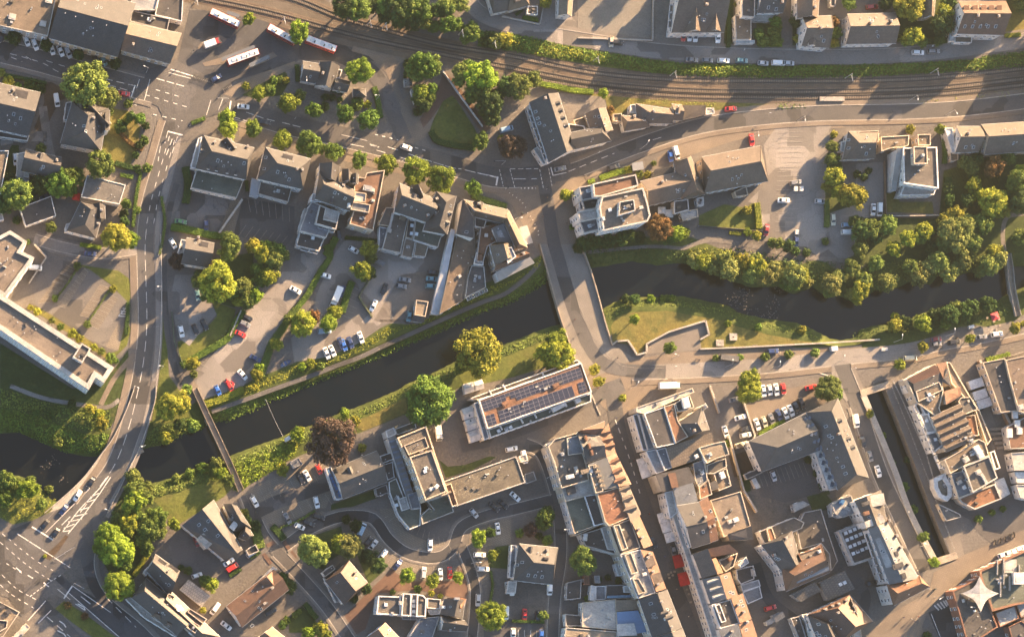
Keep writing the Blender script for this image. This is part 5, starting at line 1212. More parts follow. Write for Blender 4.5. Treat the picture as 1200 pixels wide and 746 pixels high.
b.flat([510,462,525,400,765,348,790,430,808,510,790,545,535,598],15,'gravel','white',.7,.5,trim='light',every=2.2);b.flat([472,325,722,270,738,335,520,398,480,400],14,'redbrown','white',.6,.4,trim='light');b.flat([628,430,712,415,720,480,622,510],17,'felt','white',.9,.3,z0=14,trim='light',name='plant_room_roof');b.clutter([640,440,700,430,700,480,640,490],7,21);b.dome(570,478);b.box(530,530,1,1.4,.8,0,'white');b.box(750,465,1.4,1.2,.9,0,'light')
b.flat([392,345,472,330,485,405,408,422],11,'bluegrey','white',.8,.3,trim='light');b.flat([410,425,500,405,520,460,425,478],9.5,'felt_dark','white',.7,.3,trim='light');b.flat([385,490,505,465,515,520,400,545],11.5,'cream' and 'light','white',.8,.3,trim='light');b.flat([398,545,518,522,528,585,420,612],9.5,'bluegrey','white',.8,.3,trim='light');b.clutter([420,560,510,545,510,575,430,590],5,22);b.clutter([420,360,460,350,470,385,420,395],4,23)
b.flat([420,612,565,585,560,622,420,640],4,'beige','beige',.3);b.bars((395,350),(415,475),3,1,7);b.bars((388,500),(415,605),3,1,6)
b=H_('open glass-roofed shelter beside the apartment block garden','shelter','shelter');b.mono([705,250,770,240,762,195,700,205],2.5,2.8,'metal','grey',mat='glazing')
b=H_('long low hall with a beige roof by the east street car park','shed');b.mono([815,285,965,262,930,225,835,240],3.2,4,'grey','beige')
# ---- middle of the picture: solar building
Z(540,420,7.4625)
b=H_('long white building with rows of solar panels on a red-brown roof','shop')
b.flat([160,362,1055,38,1145,290,235,612],10,'terra','white',.35,.3,trim='white');
b.flat([240,620,1140,300,1140,375,262,690],7,'green','white',.9,.3,trim='white',win=True);b.flat([85,345,1020,10,1050,36,160,360],6.5,'beige','white',.7,.25,trim='white');b.flat([118,390,160,378,248,690,208,712],7.5,'bluegrey','white',.3,trim='white')
for(xa,ya)in((345,600),(530,545),(648,500),(910,400),(1010,360),(375,250),(715,140),(910,70),(255,300)):b.box(xa,ya,.5,2.2,.9,0,'white','divider_wall')
b.box(850,425,5.5,1.8,2.0,0,'white','awning');b.box(1015,370,2.0,1.8,1.8,0,'white','awning');b.clutter([280,630,520,560,520,590,290,660],9,30);b.clutter([670,480,880,410,880,440,690,510],5,31)
pm_=MB();pm_.box((0,0),1.62,.98,.10,.14,0,1);pm_.face([(-.77,-.45,.146),(.77,-.45,.146),(.77,.45,.146),(-.77,.45,.146)],0);pm_.U=[((v.x),(v.y))for f_ in pm_.F for v in[pm_.V[i]for i in f_]];PAN=mesh('solar_panel',pm_.V,pm_.F,['solar','panel_frame'],pm_.I,pm_.U)
def panels(a,b2,c,d,nu,nv,skip=()):
 A,Bq,C,D=[G(*q,9.7)for q in(a,b2,c,d)];sx=(Bq-A).length/nu;sy=(D-A).length/nv;ang=math.atan2((Bq-A).y,(Bq-A).x)
 for i in range(nu):
  for j in range(nv):
   if(i,j)in skip:continue
   u,v=(i+.5)/nu,(j+.5)/nv;p=A.lerp(Bq,u).lerp(D.lerp(C,u),v)
   o=new('solar_panel',PAN,b.root,(p.x-b.org.x,p.y-b.org.y,9.68));o.rotation_euler=(0,0,ang);o.scale=(sx*.97/1.62,sy*.96/.98,1)
panels((172,380),(1040,75),(1068,165),(205,465),21,3,[(i,2)for i in(4,5,6,15)]+[(5,1)]);panels((325,460),(970,238),(1000,325),(352,562),15,3);panels((215,500),(290,478),(318,570),(240,592),2,3);panels((1020,215),(1080,195),(1108,290),(1040,305),2,3)
b.box(385,395,2.4,1.4,.8,0,'terra');b.box(828,235,2.4,1.4,.8,0,'terra')
b=H_('white tent roof with three bays beside the solar panel building','tent','tent_roof')
for i_ in range(3):
 y0=418+i_*100;x0=i_*28;b.gable([x0,y0+25,x0+15,y0+112,x0+135,y0+85,x0+105,y0-18]if False else[5+x0,y0+25,110+x0,y0-10,132+x0,y0+85,30+x0,y0+118],3.2,4.0,'white','pale',over=.1,mat='canvas',win=False)
b=H_('white twin tent pavilion on the riverside lawn','tent','tent_roof');b.gable([20,225,105,205,120,285,32,312],2.8,3.6,'white','pale',over=.1,mat='canvas',win=False);b.gable([112,205,185,180,205,258,128,282],2.8,3.6,'white','pale',over=.1,mat='canvas',win=False)
# ---- civic building
Z(370,480,4.444)
b=H_('long dark-roofed house with a blue-glazed gable by the purple tree');b.gable([140,465,375,375,318,212,85,310],6.5,10,'slate2','pale');b.dorm(175,310,w=1.6);b.vent(335,285,240,236);b.flat([52,302,80,295,142,462,105,465],4.5,'bluegrey','pale',.3);
for i_ in range(8):
 q=G(66+i_*8.5,318+i_*18,4.6);mm_=MB(b.org);mm_.box(q,.9,1.1,4.3,4.45,math.radians(20));mm_.obj('glass_panel','glazing',b.root,(.06,.14,.3))
b.flat([335,240,412,215,420,250,345,280],5,'felt_dark','pale');b.flat([310,410,368,388,380,430,320,452],3.4,'felt_dark','grey')
b=H_('tall brown flat-roofed civic tower between two low wings','office');b.flat([425,145,575,85,690,435,565,480,530,370],13,'felt','beige',.6,.4,trim='beige');b.flat([490,245,605,208,682,425,572,470],16,'felt','beige',.6,.4,z0=12.4,trim='beige',name='upper_roof');b.flat([460,185,570,140,590,195,485,235],14,'felt','beige',.4,.3,z0=12.4,trim='beige',name='upper_roof');b.box(625,400,1.8,1.2,1.6,20,'white');b.box(600,412,1.6,1.2,1.2,0,'white');b.box(548,215,1.6,.8,.8,0,'white');b.clutter([520,260,600,240,640,350,560,370],4,41)
b.mono([480,480,520,470,415,130,375,145],6,9.5,'metal','pale',mat='roof_metal');b.flat([478,440,530,425,548,510,500,515],6.5,'bluegrey','grey',.3);
for i_ in range(11):
 for j_ in range(2):
  q0=(392+i_*9.5+j_*14,165+i_*28-j_*4)
  p_,n_=b.hit(*q0);mm_=MB(b.org);mm_.box(p_,.7,1.3,p_.z+.06,p_.z+.14,math.radians(-72));mm_.obj('glass_panel','glazing',b.root,(.12,.15,.2))
b.flat([365,110,405,92,420,125,375,145],8,'light','pale',.3);b.flat([412,100,515,60,525,95,425,130],5,'green','pale',.3)
b=H_('low stepped podium with pale copper-green decks on the crescent','office','podium_building');b.flat([380,375,420,355,465,470,500,515,548,510,545,600,490,622,430,550,385,430],4.2,'green','white',.4,.3,trim='white');b.flat([430,465,470,450,490,512,450,525],5.4,'light','white',.3,z0=3.8,trim='white',name='skylight_deck');b.flat([548,548,590,510,620,525,580,475,690,440,720,530,555,595],4.8,'green','beige',.4,.3,trim='light');b.clutter([400,400,440,420,440,540,410,520],5,42);b.flat([350,285,400,270,410,350,375,365],4.2,'slate2','pale',.3)
b=H_('long flat beige wing stretching east of the civic tower','office');b.flat([665,372,1045,240,1092,378,720,505],7.5,(.10,.09,.073),'white',.35,.35,trim='light',every=2.2);b.flat([675,392,705,382,740,492,712,503],8.0,'redbrown','beige',.5,z0=7,name='stair_roof');b.vent(800,350,880,350,960,300,1000,340);b.box(690,430,2,.8,.8,0,'beige')
b=H_('pale flat porch at the east end of the beige wing','shed');b.flat([1060,240,1095,230,1105,262,1070,272],3.2,'light','white',.3);b.flat([1090,335,1135,320,1150,365,1095,385],3,'grey','grey',.3)
# ---- south-west houses
Z(200,596)
b=H_('large house with a blue-black slope and a lit beige slope by the footbridge');b.gable([65,95,315,300,420,238,250,-55],8.5,13,'slate','white',(0,0),off=.42);b.gable([305,-30,380,130,470,110,385,-20],7.5,11,'slate2','cream',(0,.3));b.gable([395,165,440,185,485,155,440,85],7.5,10.5,'slate2','cream',(.2,.2));b.mono([155,170,210,235,255,190,190,140],9,11,'light','white');b.flat([268,215,310,195,345,250,310,298],8,'felt_dark','white',.5,trim='light');b.skyl(165,92,220,70,275,155,200,120);b.box(365,100,3.0,2.2,1.6,0,'white');b.box(355,60,1.6,1.2,1.1,0,'grey');b.flat([440,240,495,205,515,245,455,270],3.4,'felt_dark','white',.8,trim='light')
b=H_('brown gabled house set diagonally by the residential lane');b.gable([415,690,690,470,600,350,325,565],6.5,10.5,'redbrown','white',(0,.0));b.gable([510,430,560,490,640,425,590,365],7,10.2,'terra','cream',over=.3);b.chim(590,460,545,550);b.skyl(528,582,475,680);b.mono([520,410,545,395,625,350,595,335],5.0,5.2,'white','white')
b=H_('pale flat-roofed garage beside the round tree','garage');b.mono([50,470,180,572,232,505,105,410],3.0,3.5,'light','beige',mat='corrugated')
b=H_('dark house with white porch by the residential street trees');b.gable([900,420,1010,560,1150,430,1040,300],6.5,9.2,(.085,.06,.048),'white',(.1,.1));b.chim(1075,370);b.flat([882,370,945,325,960,350,900,395],3.6,'slate','white',.3,trim='light');b.flat([895,400,930,430,985,540,965,545],3.4,'bluegrey','white',.2,trim='light')
b=H_('terracotta roofed house cut by the bottom edge near the hedge');b.gable([490,760,610,850,720,790,590,685],6,9.5,'terra','white');
Z(140,630,6.429)
b=H_('tall house with roof terraces behind the bushy bank');b.gable([205,250,380,440,455,250,270,120],8.5,13,'slate','white',(0,.05));b.dorm(318,185,w=3.0,kind='shed');b.dorm(405,232,w=4,kind='shed');b.chim(365,248);b.skyl(372,352);b.flat([180,260,215,215,230,240,200,285],5,'light','pale',.3)
b=H_('long dark-roofed row with three front dormers beside the main road','block');b.gable([90,440,420,730,640,480,640,640]if False else[90,450,430,735,560,600,200,300],8,12,'slate','white',(.1,0));b.gable([130,455,200,505,215,420,150,400],7.4,9.8,'brown','cream',(.3,.3),over=.2,win=False);b.gable([240,590,315,640,330,555,262,535],7.4,9.8,'brown','cream',(.3,.3),over=.2,win=False);b.gable([330,660,400,710,410,605,345,600],7.4,9.8,'brown','cream',(.3,.3),over=.2,win=False);b.flat([50,458,85,445,210,550,240,570,440,715,430,745,185,595],4,'light','pale',.4,trim='light')
b=H_('beige-roofed row with roof dormers behind the dark-roofed row','block');b.gable([312,505,570,745,760,745,395,405],9,11,'brown','beige',(0,.1),off=.6);b.flat([370,415,420,440,385,500,340,485],10.4,'felt_dark','beige',.4,z0=8,name='roof_box');b.skyl(435,515,470,535,445,540);b.flat([515,555,530,530,660,610,630,645],11,'brown','beige',.3,z0=8,name='roof_box');b.flat([505,670,545,625,605,660,570,715],11,'felt_dark','white',.5,z0=8,trim='beige',name='roof_box');b.clutter([530,660,580,660,570,690,540,690],4,51)
Z(0,596)
b=H_('beige flat-roofed building in the bottom left corner','shop');b.flat([-80,520,0,540,115,600,20,740,-80,800],8,'beige','cream',.4,trim='cream');b.box(10,570,2.2,1.8,1.2,0,'slate');b.box(48,600,2.2,1.8,1.2,0,'slate');b.flat([-60,640,45,650,40,690,-60,750],9,'slate','cream',.4,z0=7)
b=H_('long pale flat roof beside the junction at the bottom left','shed');b.flat([-60,800,80,740,150,665,175,690,110,760],3.4,'light','beige',.2)
# ---- south centre
Z(430,640,7.038)
b=H_('flat-roofed terrace with three white-rimmed bays facing the red paving','block');b.flat([95,405,278,412,280,565,80,555],7,'felt','white',.5,.4,trim='white');b.flat([298,384,368,388,362,572,284,568],7.6,'felt','white',.5,.4,trim='white');b.flat([368,390,416,390,408,574,364,572],6.2,'bluegrey','white',.4,.3,trim='white');b.flat([416,392,465,400,492,430,485,578,408,576],7.6,'felt','white',.5,.4,trim='white');b.dome(155,480,385,450,385,490,385,535);b.box(270,465,1.2,1.4,1.2,0,'light');b.box(205,548,1,.9,.8);b.box(450,445,1.2,.8,.6,0,'beige');b.bars((285,572),(480,582),3,1,3.5)
b=H_('pointed-gable house at the end of the white-rimmed terrace','block');b.gable([640,430,600,560,790,600,810,440],8.5,13,'slate','white',(0,0),off=.5);b.flat([500,425,610,435,600,515,498,505],6.6,'felt','white',.4,trim='white');b.gable([660,420,700,510,800,510,820,430],8.2,11.5,'terra','white',over=.25);b.gable([615,690,820,700,810,610,610,560],8.2,12,'slate','white');b.box(625,500,1.3,1.1,1.4,0,'white');b.box(740,430,2,1.0,.8,0,'metal');b.chim(680,690);b.flat([500,520,600,525,590,560,520,560],4.5,'white','white',.3)
b=H_('blue-grey flat roof with a roof stain south of the terrace','shop');b.flat([440,590,600,575,530,780,340,760],5.5,'bluegrey','pale',.35,trim='light');b.vent(490,645);b.box(455,700,1.6,1.2,.4,0,'felt')
b=H_('lit orange-roofed house at the bottom edge left of the flat roof');b.gable([0,745,60,850,280,760,150,625],7,10.5,'terra','white',(0,.1));b.skyl(185,690)
Z(600,596)
b=H_('pyramid-roofed villa with a lit top slope and light blue side annex');b.gable([10,415,238,440,270,225,40,202],7.5,12,'slate','white',(.35,.12));b.skyl(60,310,95,385,135,390,175,395,30,325);b.dorm(105,235,w=1.4);b.chim(200,240);b.box(195,290,1.8,1,1,0,'slate');b.flat([-5,210,25,212,15,400,-15,400],3.6,'bluegrey','pale',.2);b.flat([-20,420,28,425,20,490,-30,488],3,'light','white',.2)
Z(400,450)
b=H_('glazed canopy above the path beside the large green tree','shelter','shelter');b.mono([320,285,440,255,425,215,310,245],3,3.2,'green','grey',mat='glazing')
Z(200,450)
b=H_('small grey pump house on the riverside','shed','pump_house');b.flat([695,455,745,425,770,465,715,490],2.8,'bluegrey','grey',.15,win=False)
b=H_('white gauge box at the end of the river cable','gauge box','gauge_box');b.flat([665,315,690,300,700,318,672,335],1.8,'white','white',.1,win=False)
# ---- shopping street, west terrace
Z(640,480,5.742)
b=H_('corner shop with a slate roof and three chimneys at the street mouth','shop');b.gable([270,360,405,312,360,175,205,152],12,14,'slate2','cream',(0,0));b.flat([15,245,60,195,205,155,270,365,290,470,105,525,55,350],11,'felt','cream',.5,trim='cream');b.gable([205,150,360,180,395,75,250,130],11.5,13.2,'terra','cream');b.mono([470,290,420,90,360,178,405,312],10,11.8,'terra','cream');b.dorm(410,150,428,195,440,240,w=1.5);b.box(262,192,1.9,.9,1.4,0,'terra','chimney_stack');b.box(285,245,1.9,.9,1.4,0,'terra','chimney_stack');b.box(302,290,1.9,.9,1.4,0,'terra','chimney_stack');b.box(155,450,1.5,3.0,1.4,0,'white');b.box(200,408,3.0,1.2,1,0,'light');b.box(258,415,1.6,3.6,2.0,0,'beige');b.box(292,412,1.7,1.5,1.4,0,'white');b.flat([140,190,240,165,258,290,150,305],11.3,'bluegrey','cream',.2,z0=10,name='terrace_deck');b.clutter([80,260,130,260,140,330,80,330],6,61);b.bars((20,260),(100,520),5,1,7)
b=H_('terrace house with a pale blue metal roof on the shopping street','shop');b.mono([345,545,490,518,410,318,280,365],12,12.4,'metal','cream',mat='roof_metal');b.mono([575,500,470,290,405,315,490,515],10.2,12.3,'terra','cream');b.dorm(470,340,490,405,512,465,w=1.6);b.flat([285,375,335,365,385,545,335,560],12.6,'beige','cream',.4,z0=11,name='roof_strip');
for i_ in range(5):b.box(332+i_*11,385+i_*32,2.0,.9,.9,0,'beige','chimney_stack')
b.flat([105,525,300,470,330,560,255,580,130,615],9,'light','cream',.5);b.box(165,545,3.2,2.6,1.2,0,'felt_dark');b.clutter([140,540,200,520,210,560,150,580],4,62)
b=H_('terrace house with a rust-red patched flat roof','shop');b.flat([345,562,488,520,560,722,425,780,398,750],11.5,'rust','cream',.4,trim='beige');b.mono([640,700,555,500,490,520,570,760],9.8,11.8,'brown','cream');b.dorm(540,525,560,590,585,660,w=1.8);b.flat([130,615,260,580,330,780,190,830],8,'green','pale',.4,trim='beige');b.flat([260,580,340,565,400,760,325,780],9,'slate','pale',.4)
Z(680,600,5.108)
b=H_('terrace house with a dark flat roof and a long lit roof box','shop');b.flat([175,85,300,40,360,210,235,250],11,'slate','cream',.3,trim='beige');b.flat([200,80,235,72,285,215,250,228],12.6,'beige','cream',.3,z0=10.5,name='roof_box');b.mono([435,195,355,20,300,40,380,215],9.8,11.6,'terra','cream');b.chim(345,100,365,150,410,250)
b=H_('terrace house with a pale blue flat roof and two lit roof boxes','shop');b.flat([240,250,360,222,450,480,345,515],11,'metal','cream',.3,trim='pale');b.flat([268,255,305,240,348,355,308,370],12.6,'beige','cream',.3,z0=10.5,name='roof_box');b.flat([315,395,350,395,395,475,350,490],12.4,'beige','cream',.3,z0=10.5,name='roof_box');b.box(380,370,1.6,1.2,1.1,0,'white');b.mono([515,455,435,235,362,222,455,475],9.8,11.6,'terra','cream');b.dorm(425,290,470,390,w=3.6,kind='shed',roof='brown');b.chim(400,270,430,355,460,430);b.skyl(350,270,400,330)
b=H_('terrace house with a black roof and a bright lit street slope','shop');b.gable([350,520,430,750,610,690,520,460],11,14,'slate','cream',off=.45);b.skyl(422,545,440,610,520,580);b.chim(480,535,540,685);b.dorm(505,600,515,635,w=1.2);
b=H_('terrace house at the bottom edge with a grey rear slope','shop');b.gable([430,752,500,900,670,850,612,692],11,14,'slate2','cream',off=.45)
Z(600,596)
b=H_('green flat roof with a dark courtyard notch behind the terrace','shop');b.flat([310,-60,440,-40,545,80,370,155],7,'green','beige',.4,trim='beige');b.flat([400,150,555,100,620,265,430,215],6,'felt_dark','white',.4,trim='light');b.flat([520,110,560,100,600,240,560,235],7,'light','white',.4);b.box(425,165,1.6,2.6,.6,0,'white')
b=H_('pale flat roof with moss patches beside a blue glazed roof','shop');b.flat([412,545,605,525,615,705,410,685],6,'light','white',.35,trim='beige');b.vent(445,635,560,630,575,640);b.box(562,628,1.4,1.2,.5);b.mono([620,742,790,715,735,590,612,600],5.6,6.4,(.12,.2,.32),'pale',mat='glazing');b.mono([608,598,735,585,722,525,605,530],6.2,6.6,'beige','cream');b.mono([615,740,730,735,712,665,610,670],6.4,6.8,'white','cream')
b=H_('long beige roof cut by the bottom edge beside the back street','shop');b.flat([315,690,612,715,615,800,300,800],6,'beige','white',.3,trim='light');b.flat([310,612,405,620,405,680,315,682],4,'felt_dark','white',.3,trim='light')
b=H_('dark glasshouse yard building with a curved white canopy','shed');b.flat([550,445,715,440,722,520,545,520],4,'slate','grey',.3);b.flat([462,445,490,450,485,535,455,530],4.4,'white','white',.2);b.flat([490,450,545,448,545,525,488,530],3.6,'bluegrey','pale',.2);b.mono([555,520,695,515,690,500,555,505],4.2,4.3,(.2,.35,.5),'pale');b.flat([650,450,700,445,700,485,655,485],5,'light','pale',.3)
b=H_('small dark sheds in the yard behind the pale blue roof','shed');b.flat([600,320,650,312,660,385,620,390],4,'light','pale',.3);b.flat([420,390,450,388,450,440,420,440],3,'redbrown','brick',.2);b.flat([480,390,510,388,515,430,485,432],2.6,'metal','grey',.2);b.flat([320,430,405,410,400,520,315,530],3,'felt_dark','grey',.3)
# ---- shopping street, east terrace
Z(740,450,4.971)
b=H_('corner building with a black flat slope and a bright stone parapet','shop');b.flat([75,172,190,132,255,345,148,368],12,'slate','cream',.3,trim='pale');b.flat([190,130,250,112,270,210,330,305,258,342],12.2,'terra','cream',.2,trim='cream');b.gable([255,235,330,305,455,265,410,130],11,14.5,'slate','cream',(.5,.05));b.flat([30,160,30,135,355,22,365,45,75,172],10,'light','cream',.4,trim='cream');b.flat([255,110,340,65,365,135,270,160],12,'felt_dark','cream',.4);b.box(310,110,2.6,4.0,1.8,0,'white');b.flat([10,180,38,172,95,380,68,385],8,'grey','pale',.4);b.flat([45,180,75,172,148,366,98,382],9,'bluegrey','pale',.5,trim='light');b.chim(362,270);b.vent(372,228,430,215);b.gable([405,130,420,150,445,135,430,110],10,12,'white','white',(.45,.45),over=.15,win=False)
b=H_('terrace building with a brown corrugated low roof','shop');b.mono([238,488,490,405,468,280,202,368],10,10.6,'tan','cream',mat='corrugated');b.flat([85,390,145,378,205,500,145,520],8.5,'metal','pale',.4);b.flat([148,382,200,368,238,485,195,500],9.5,'bluegrey','pale',.4);b.flat([392,370,475,345,545,330,570,408,500,430,440,460],11.5,'beige','white',.4,z0=0,trim='cream');b.clutter([420,380,480,370,490,430,430,440],8,71);b.box(375,420,1.4,1.4,1,0,'white')
b=H_('dark roofed terrace building with a pink lit roof stripe','shop');b.mono([180,628,395,560,335,485,145,525]if False else[178,628,378,570,332,480,140,525],10.5,10.8,'slate','cream',mat='roof_felt');b.mono([235,605,275,598,255,512,212,520],11.2,11.4,'terra','cream');b.flat([360,460,425,440,445,560,395,600,372,560],9,'bluegrey','cream',.5);b.clutter([370,480,420,470,430,540,380,550],8,72);b.flat([440,470,550,430,555,480,480,520,440,520],8.5,'felt_dark','cream',.4)
b=H_('grey roofed terrace building with light courtyard walls','shop');b.mono([268,720,388,680,358,572,245,605],10.2,10.8,'bluegrey','cream',mat='roof_felt');b.flat([195,630,240,618,270,745,225,780],9,'light','pale',.4);b.flat([395,600,450,555,470,640,400,668],9,'terra','cream',.3,trim='cream');b.flat([480,520,555,488,582,590,510,620],8,'tan','cream',.6,trim='cream');b.box(525,530,1.8,2.6,1,0,'white');b.box(480,590,3,3.2,.2,0,'felt_dark');b.vent(400,565,335,640,565,575)
Z(770,590,4.783)
b=H_('flat brown gravel roof with a white skylight cluster in the block core','shop');b.flat([300,-20,470,-70,525,125,375,185],8.5,'gravel','beige',.4,trim='beige');b.box(438,90,2.0,1.6,1.0,0,'white');b.box(405,100,1.6,1.4,.8);b.mono([405,205,540,200,528,122,395,170],8,9.5,'slate','cream')
b=H_('dark tiled terrace house with a lit back wall row','shop');b.gable([195,250,300,218,235,-10,110,10],11,13.5,'slate','white',off=.5);b.gable([295,218,345,200,285,-40,230,-10],10.8,12.2,'terra','cream',(0,0));b.chim(265,75,290,130,315,120);b.skyl(258,155,330,85,300,40);b.flat([120,55,145,50,205,235,180,245],9,'bluegrey','white',.4)
b=H_('brown roofed terrace house above the red parasols','shop');b.mono([200,282,252,418,338,392,285,250],10.5,12.5,'brown','white');b.mono([300,300,455,270,405,225,285,252],9.5,11,'terra','cream');b.mono([372,385,330,300,305,310,340,395],9,12,'terra','cream');b.flat([345,320,452,275,430,350,385,380],7,'felt_dark','cream',.5);b.box(408,308,1.8,1.2,1,0,'terra');b.flat([455,340,500,295,515,330,470,360],6.5,'white','white',.4)
b=H_('pale blue metal roofed terrace house with three dormers','shop');b.mono([252,422,300,562,392,532,348,402],10.5,12.2,'metal','white',mat='roof_metal');b.dorm(292,438,308,480,322,522,w=1.0,h=.9,wall='cream');b.mono([455,515,410,380,350,400,392,535],10.3,12,'terra','cream');b.skyl(410,495,425,500,385,410)
b=H_('dark roofed terrace house with a brown roof box','shop');b.flat([308,565,412,535,462,668,355,698],11,'slate','white',.3,trim='pale');b.flat([325,568,352,560,388,655,362,665],12,'brown','white',.3,z0=10,name='roof_box');b.mono([530,645,480,500,415,530,465,668],9.8,11.6,'terra','cream');b.chim(450,565,480,605,500,660);b.skyl(480,570,500,665,470,545)
b=H_('grey roofed terrace house at the bottom edge of the shopping street','shop');b.mono([345,700,395,860,500,830,455,672],11,11.4,'bluegrey','white');b.mono([458,672,505,830,580,800,532,650],11.4,9.5,'terra','cream');b.chim(415,715);b.skyl(500,705)
b=H_('long white street façade with shop windows along the shopping street'.replace('ç','c'),'shop');b.flat([65,0,95,-10,340,735,310,750],7,'light','white',.3,.25,trim='white',every=2.2)
b=H_('jumble of low yard roofs between the terrace and the red-roofed hotel','shed');b.flat([445,370,540,345,545,420,470,450,450,420],4.5,'slate','white',.3);b.flat([470,455,570,425,580,460,480,490],4,'metal','pale',.3);b.flat([480,495,575,460,590,525,510,560],4.4,'bluegrey','pale',.3);b.gable([525,365,530,405,555,405,545,360],4.5,6,'white','white',(.3,.3),over=.1,win=False)
# ---- block around the long slate house
Z(800,450)
b=H_('long slate-roofed house with a glazed white link facing the court','block');b.gable([460,510,790,385,725,165,385,335]if False else[462,510,800,385,720,165,385,332],8,12.5,'slate2','pale',(.3,0),off=.5);b.gable([720,165,905,618,1085,545,905,80],9,14.5,'slate2','pale',(.1,.1));b.skyl(835,245,855,300,870,310,935,480,950,520);b.dorm(910,215,960,320,985,370,w=1.4,wall='cream');b.chim(905,290);b.flat([700,190,720,175,905,605,850,612],7.5,'white','white',.3,trim='light')
for i_ in range(10):
 for j_ in range(2):b.box(718+i_*17+j_*22,205+i_*42-j_*6,1.1,1.7,.12,-20,(.10,.12,.15),'glass_panel','glazing')
b=H_('slate lean-to and white shed at the corner of the court','shed');b.flat([360,525,445,490,465,515,375,555],3.6,'slate','white',.2,trim='light');b.mono([400,555,425,545,455,600,428,610],2.8,3.0,'white','white')
b=H_('small brown garage with tiled roof in the court corner','garage');b.gable([310,355,330,375,365,355,345,335],2.6,3.6,'tan','beige',over=.15,win=False);b.flat([640,700,700,680,740,700,650,745],2.8,'light','grey',.2)
b=H_('flat-roofed grey house with a blue water tank at the right of the court');b.flat([870,710,970,640,1010,690,930,760,880,770],5,'metal','white',.5,trim='light');b.box(920,690,1.4,1.4,1.2,0,(.04,.13,.3),'water_tank');b.clutter([900,690,970,670,970,710,900,730],5,81)
Z(880,600,5.108)
b=H_('red-brown hotel roof with a large skylight and white window wall','block');b.gable([85,190,205,470,270,350,200,160]if False else[62,195,205,380,300,300,245,110],10,14,'slate','white',(.1,.1));b.gable([205,472,470,360,470,275,230,340]if False else[208,474,475,358,420,188,180,330],10,14.5,'redbrown','white',(.15,.12));b.skyl(150,275,165,280,135,255);b.flat([285,250,415,205,440,258,310,305],12,'gravel','terra',.3,z0=9,name='roof_terrace');b.box(405,235,1.2,1.2,1.2,0,'white');b.chim(205,155,135,255);b.mono([275,425,470,345,465,310,270,385],11.6,12.8,'bluegrey','terra',mat='glazing')
b=H_('walled grey flat annex with a lit end above the hotel roof','shed');b.flat([50,115,260,30,320,60,305,95,110,180,80,185],5,'felt','pale',.5,trim='light');b.flat([95,100,125,90,150,160,115,178],6.2,'terra','cream',.2,z0=0)
b=H_('dark flat roofed wing behind the hotel roof','shop');b.flat([320,0,420,-20,470,140,520,290,480,350,470,250,420,185,300,220,275,100],4,'felt_dark','grey',.3)
b=H_('two low grey roofs south of the hotel roof','shed');b.mono([240,490,300,535,420,470,385,415],4,5,'grey','grey',mat='corrugated');b.mono([410,420,460,530,625,455,560,350],4.5,5.5,'grey','grey',mat='corrugated');b.dome(535,430,560,420)
b=H_('house with a lit tile slope and chimneys at the bottom right of the court');b.gable([330,610,585,760,740,560,590,490]if False else[340,612,520,790,730,650,590,492],8.5,13,'redbrown','white',(.15,.2),off=.5);b.gable([340,615,420,830,560,800,490,660],8.5,12.4,'slate','white',(.2,.1));b.chim(440,580,482,560,520,548,565,527,515,600,610,560);b.skyl(405,668,392,720,410,735);b.flat([305,612,335,605,380,690,345,720,330,655],4.5,'white','white',.4)
b=H_('pale roofed sheds at the bottom between the yards','shed');b.mono([130,615,150,660,205,625,190,590],4,4.6,'bluegrey','pale');b.mono([85,655,95,680,135,660,120,635],3,3.4,'light','pale');b.flat([240,635,290,620,330,745,290,760],4,'felt_dark','grey',.3)
# ---- block by the canal street
Z(960,560,4.014)
b=H_('long blue metal roofed house with a lit street slope by the canal','block');b.gable([245,245,355,500,470,460,300,60]if False else[232,240,330,500,470,470,318,205],12,14,'metal','white',(0,.0),off=.62,mat='roof_metal');b.gable([165,105,232,240,318,205,290,55],12,13.6,'felt','white',(0,.0),off=.62,mat='roof_felt');b.gable([300,500,350,628,520,508,440,460]if False else[350,600,520,510,470,455,318,500],11.5,14.8,'terra','white',(.1,.2));b.mono([222,232,312,205,298,172,212,205],13.2,13.4,'light','white',mat='roof_felt');b.skyl(300,245,315,285,340,330,355,385);b.box(362,355,1.4,1.8,.4,0,'slate');b.box(370,412,4,2.0,.4,0,'slate');b.box(395,460,1.8,2.2,.5,0,'slate');b.chim(325,200,360,270,380,325,415,405);b.dorm(290,100,w=4,kind='shed');b.dorm(320,150,405,345,w=2.2);b.box(215,120,3,1.4,1.0,0,'slate');b.box(218,165,2.2,1.4,1,0,'terra');b.bars((225,260),(300,480),6,1,8)
b=H_('dark flat roof studded with white skylight domes','shop');b.flat([92,250,200,205,262,375,160,410],5,'felt_dark','pale',.3,.8,trim='light')
for j_ in range(4):
 for i_ in range(5 if j_<1 else 4):b.dome(124+i_*21+j_*14.5-(8 if j_ else 0),258-i_*9+j_*32)
b=H_('white boxy annex with a blue roof tank beside the dome roof','shed');b.flat([62,125,90,105,150,80,185,160,110,185,75,165],6,'metal','white',.6,trim='light');b.box(102,112,1.6,1.8,1.2,0,(.03,.12,.28),'water_tank');b.clutter([90,130,150,110,160,150,110,170],6,91)
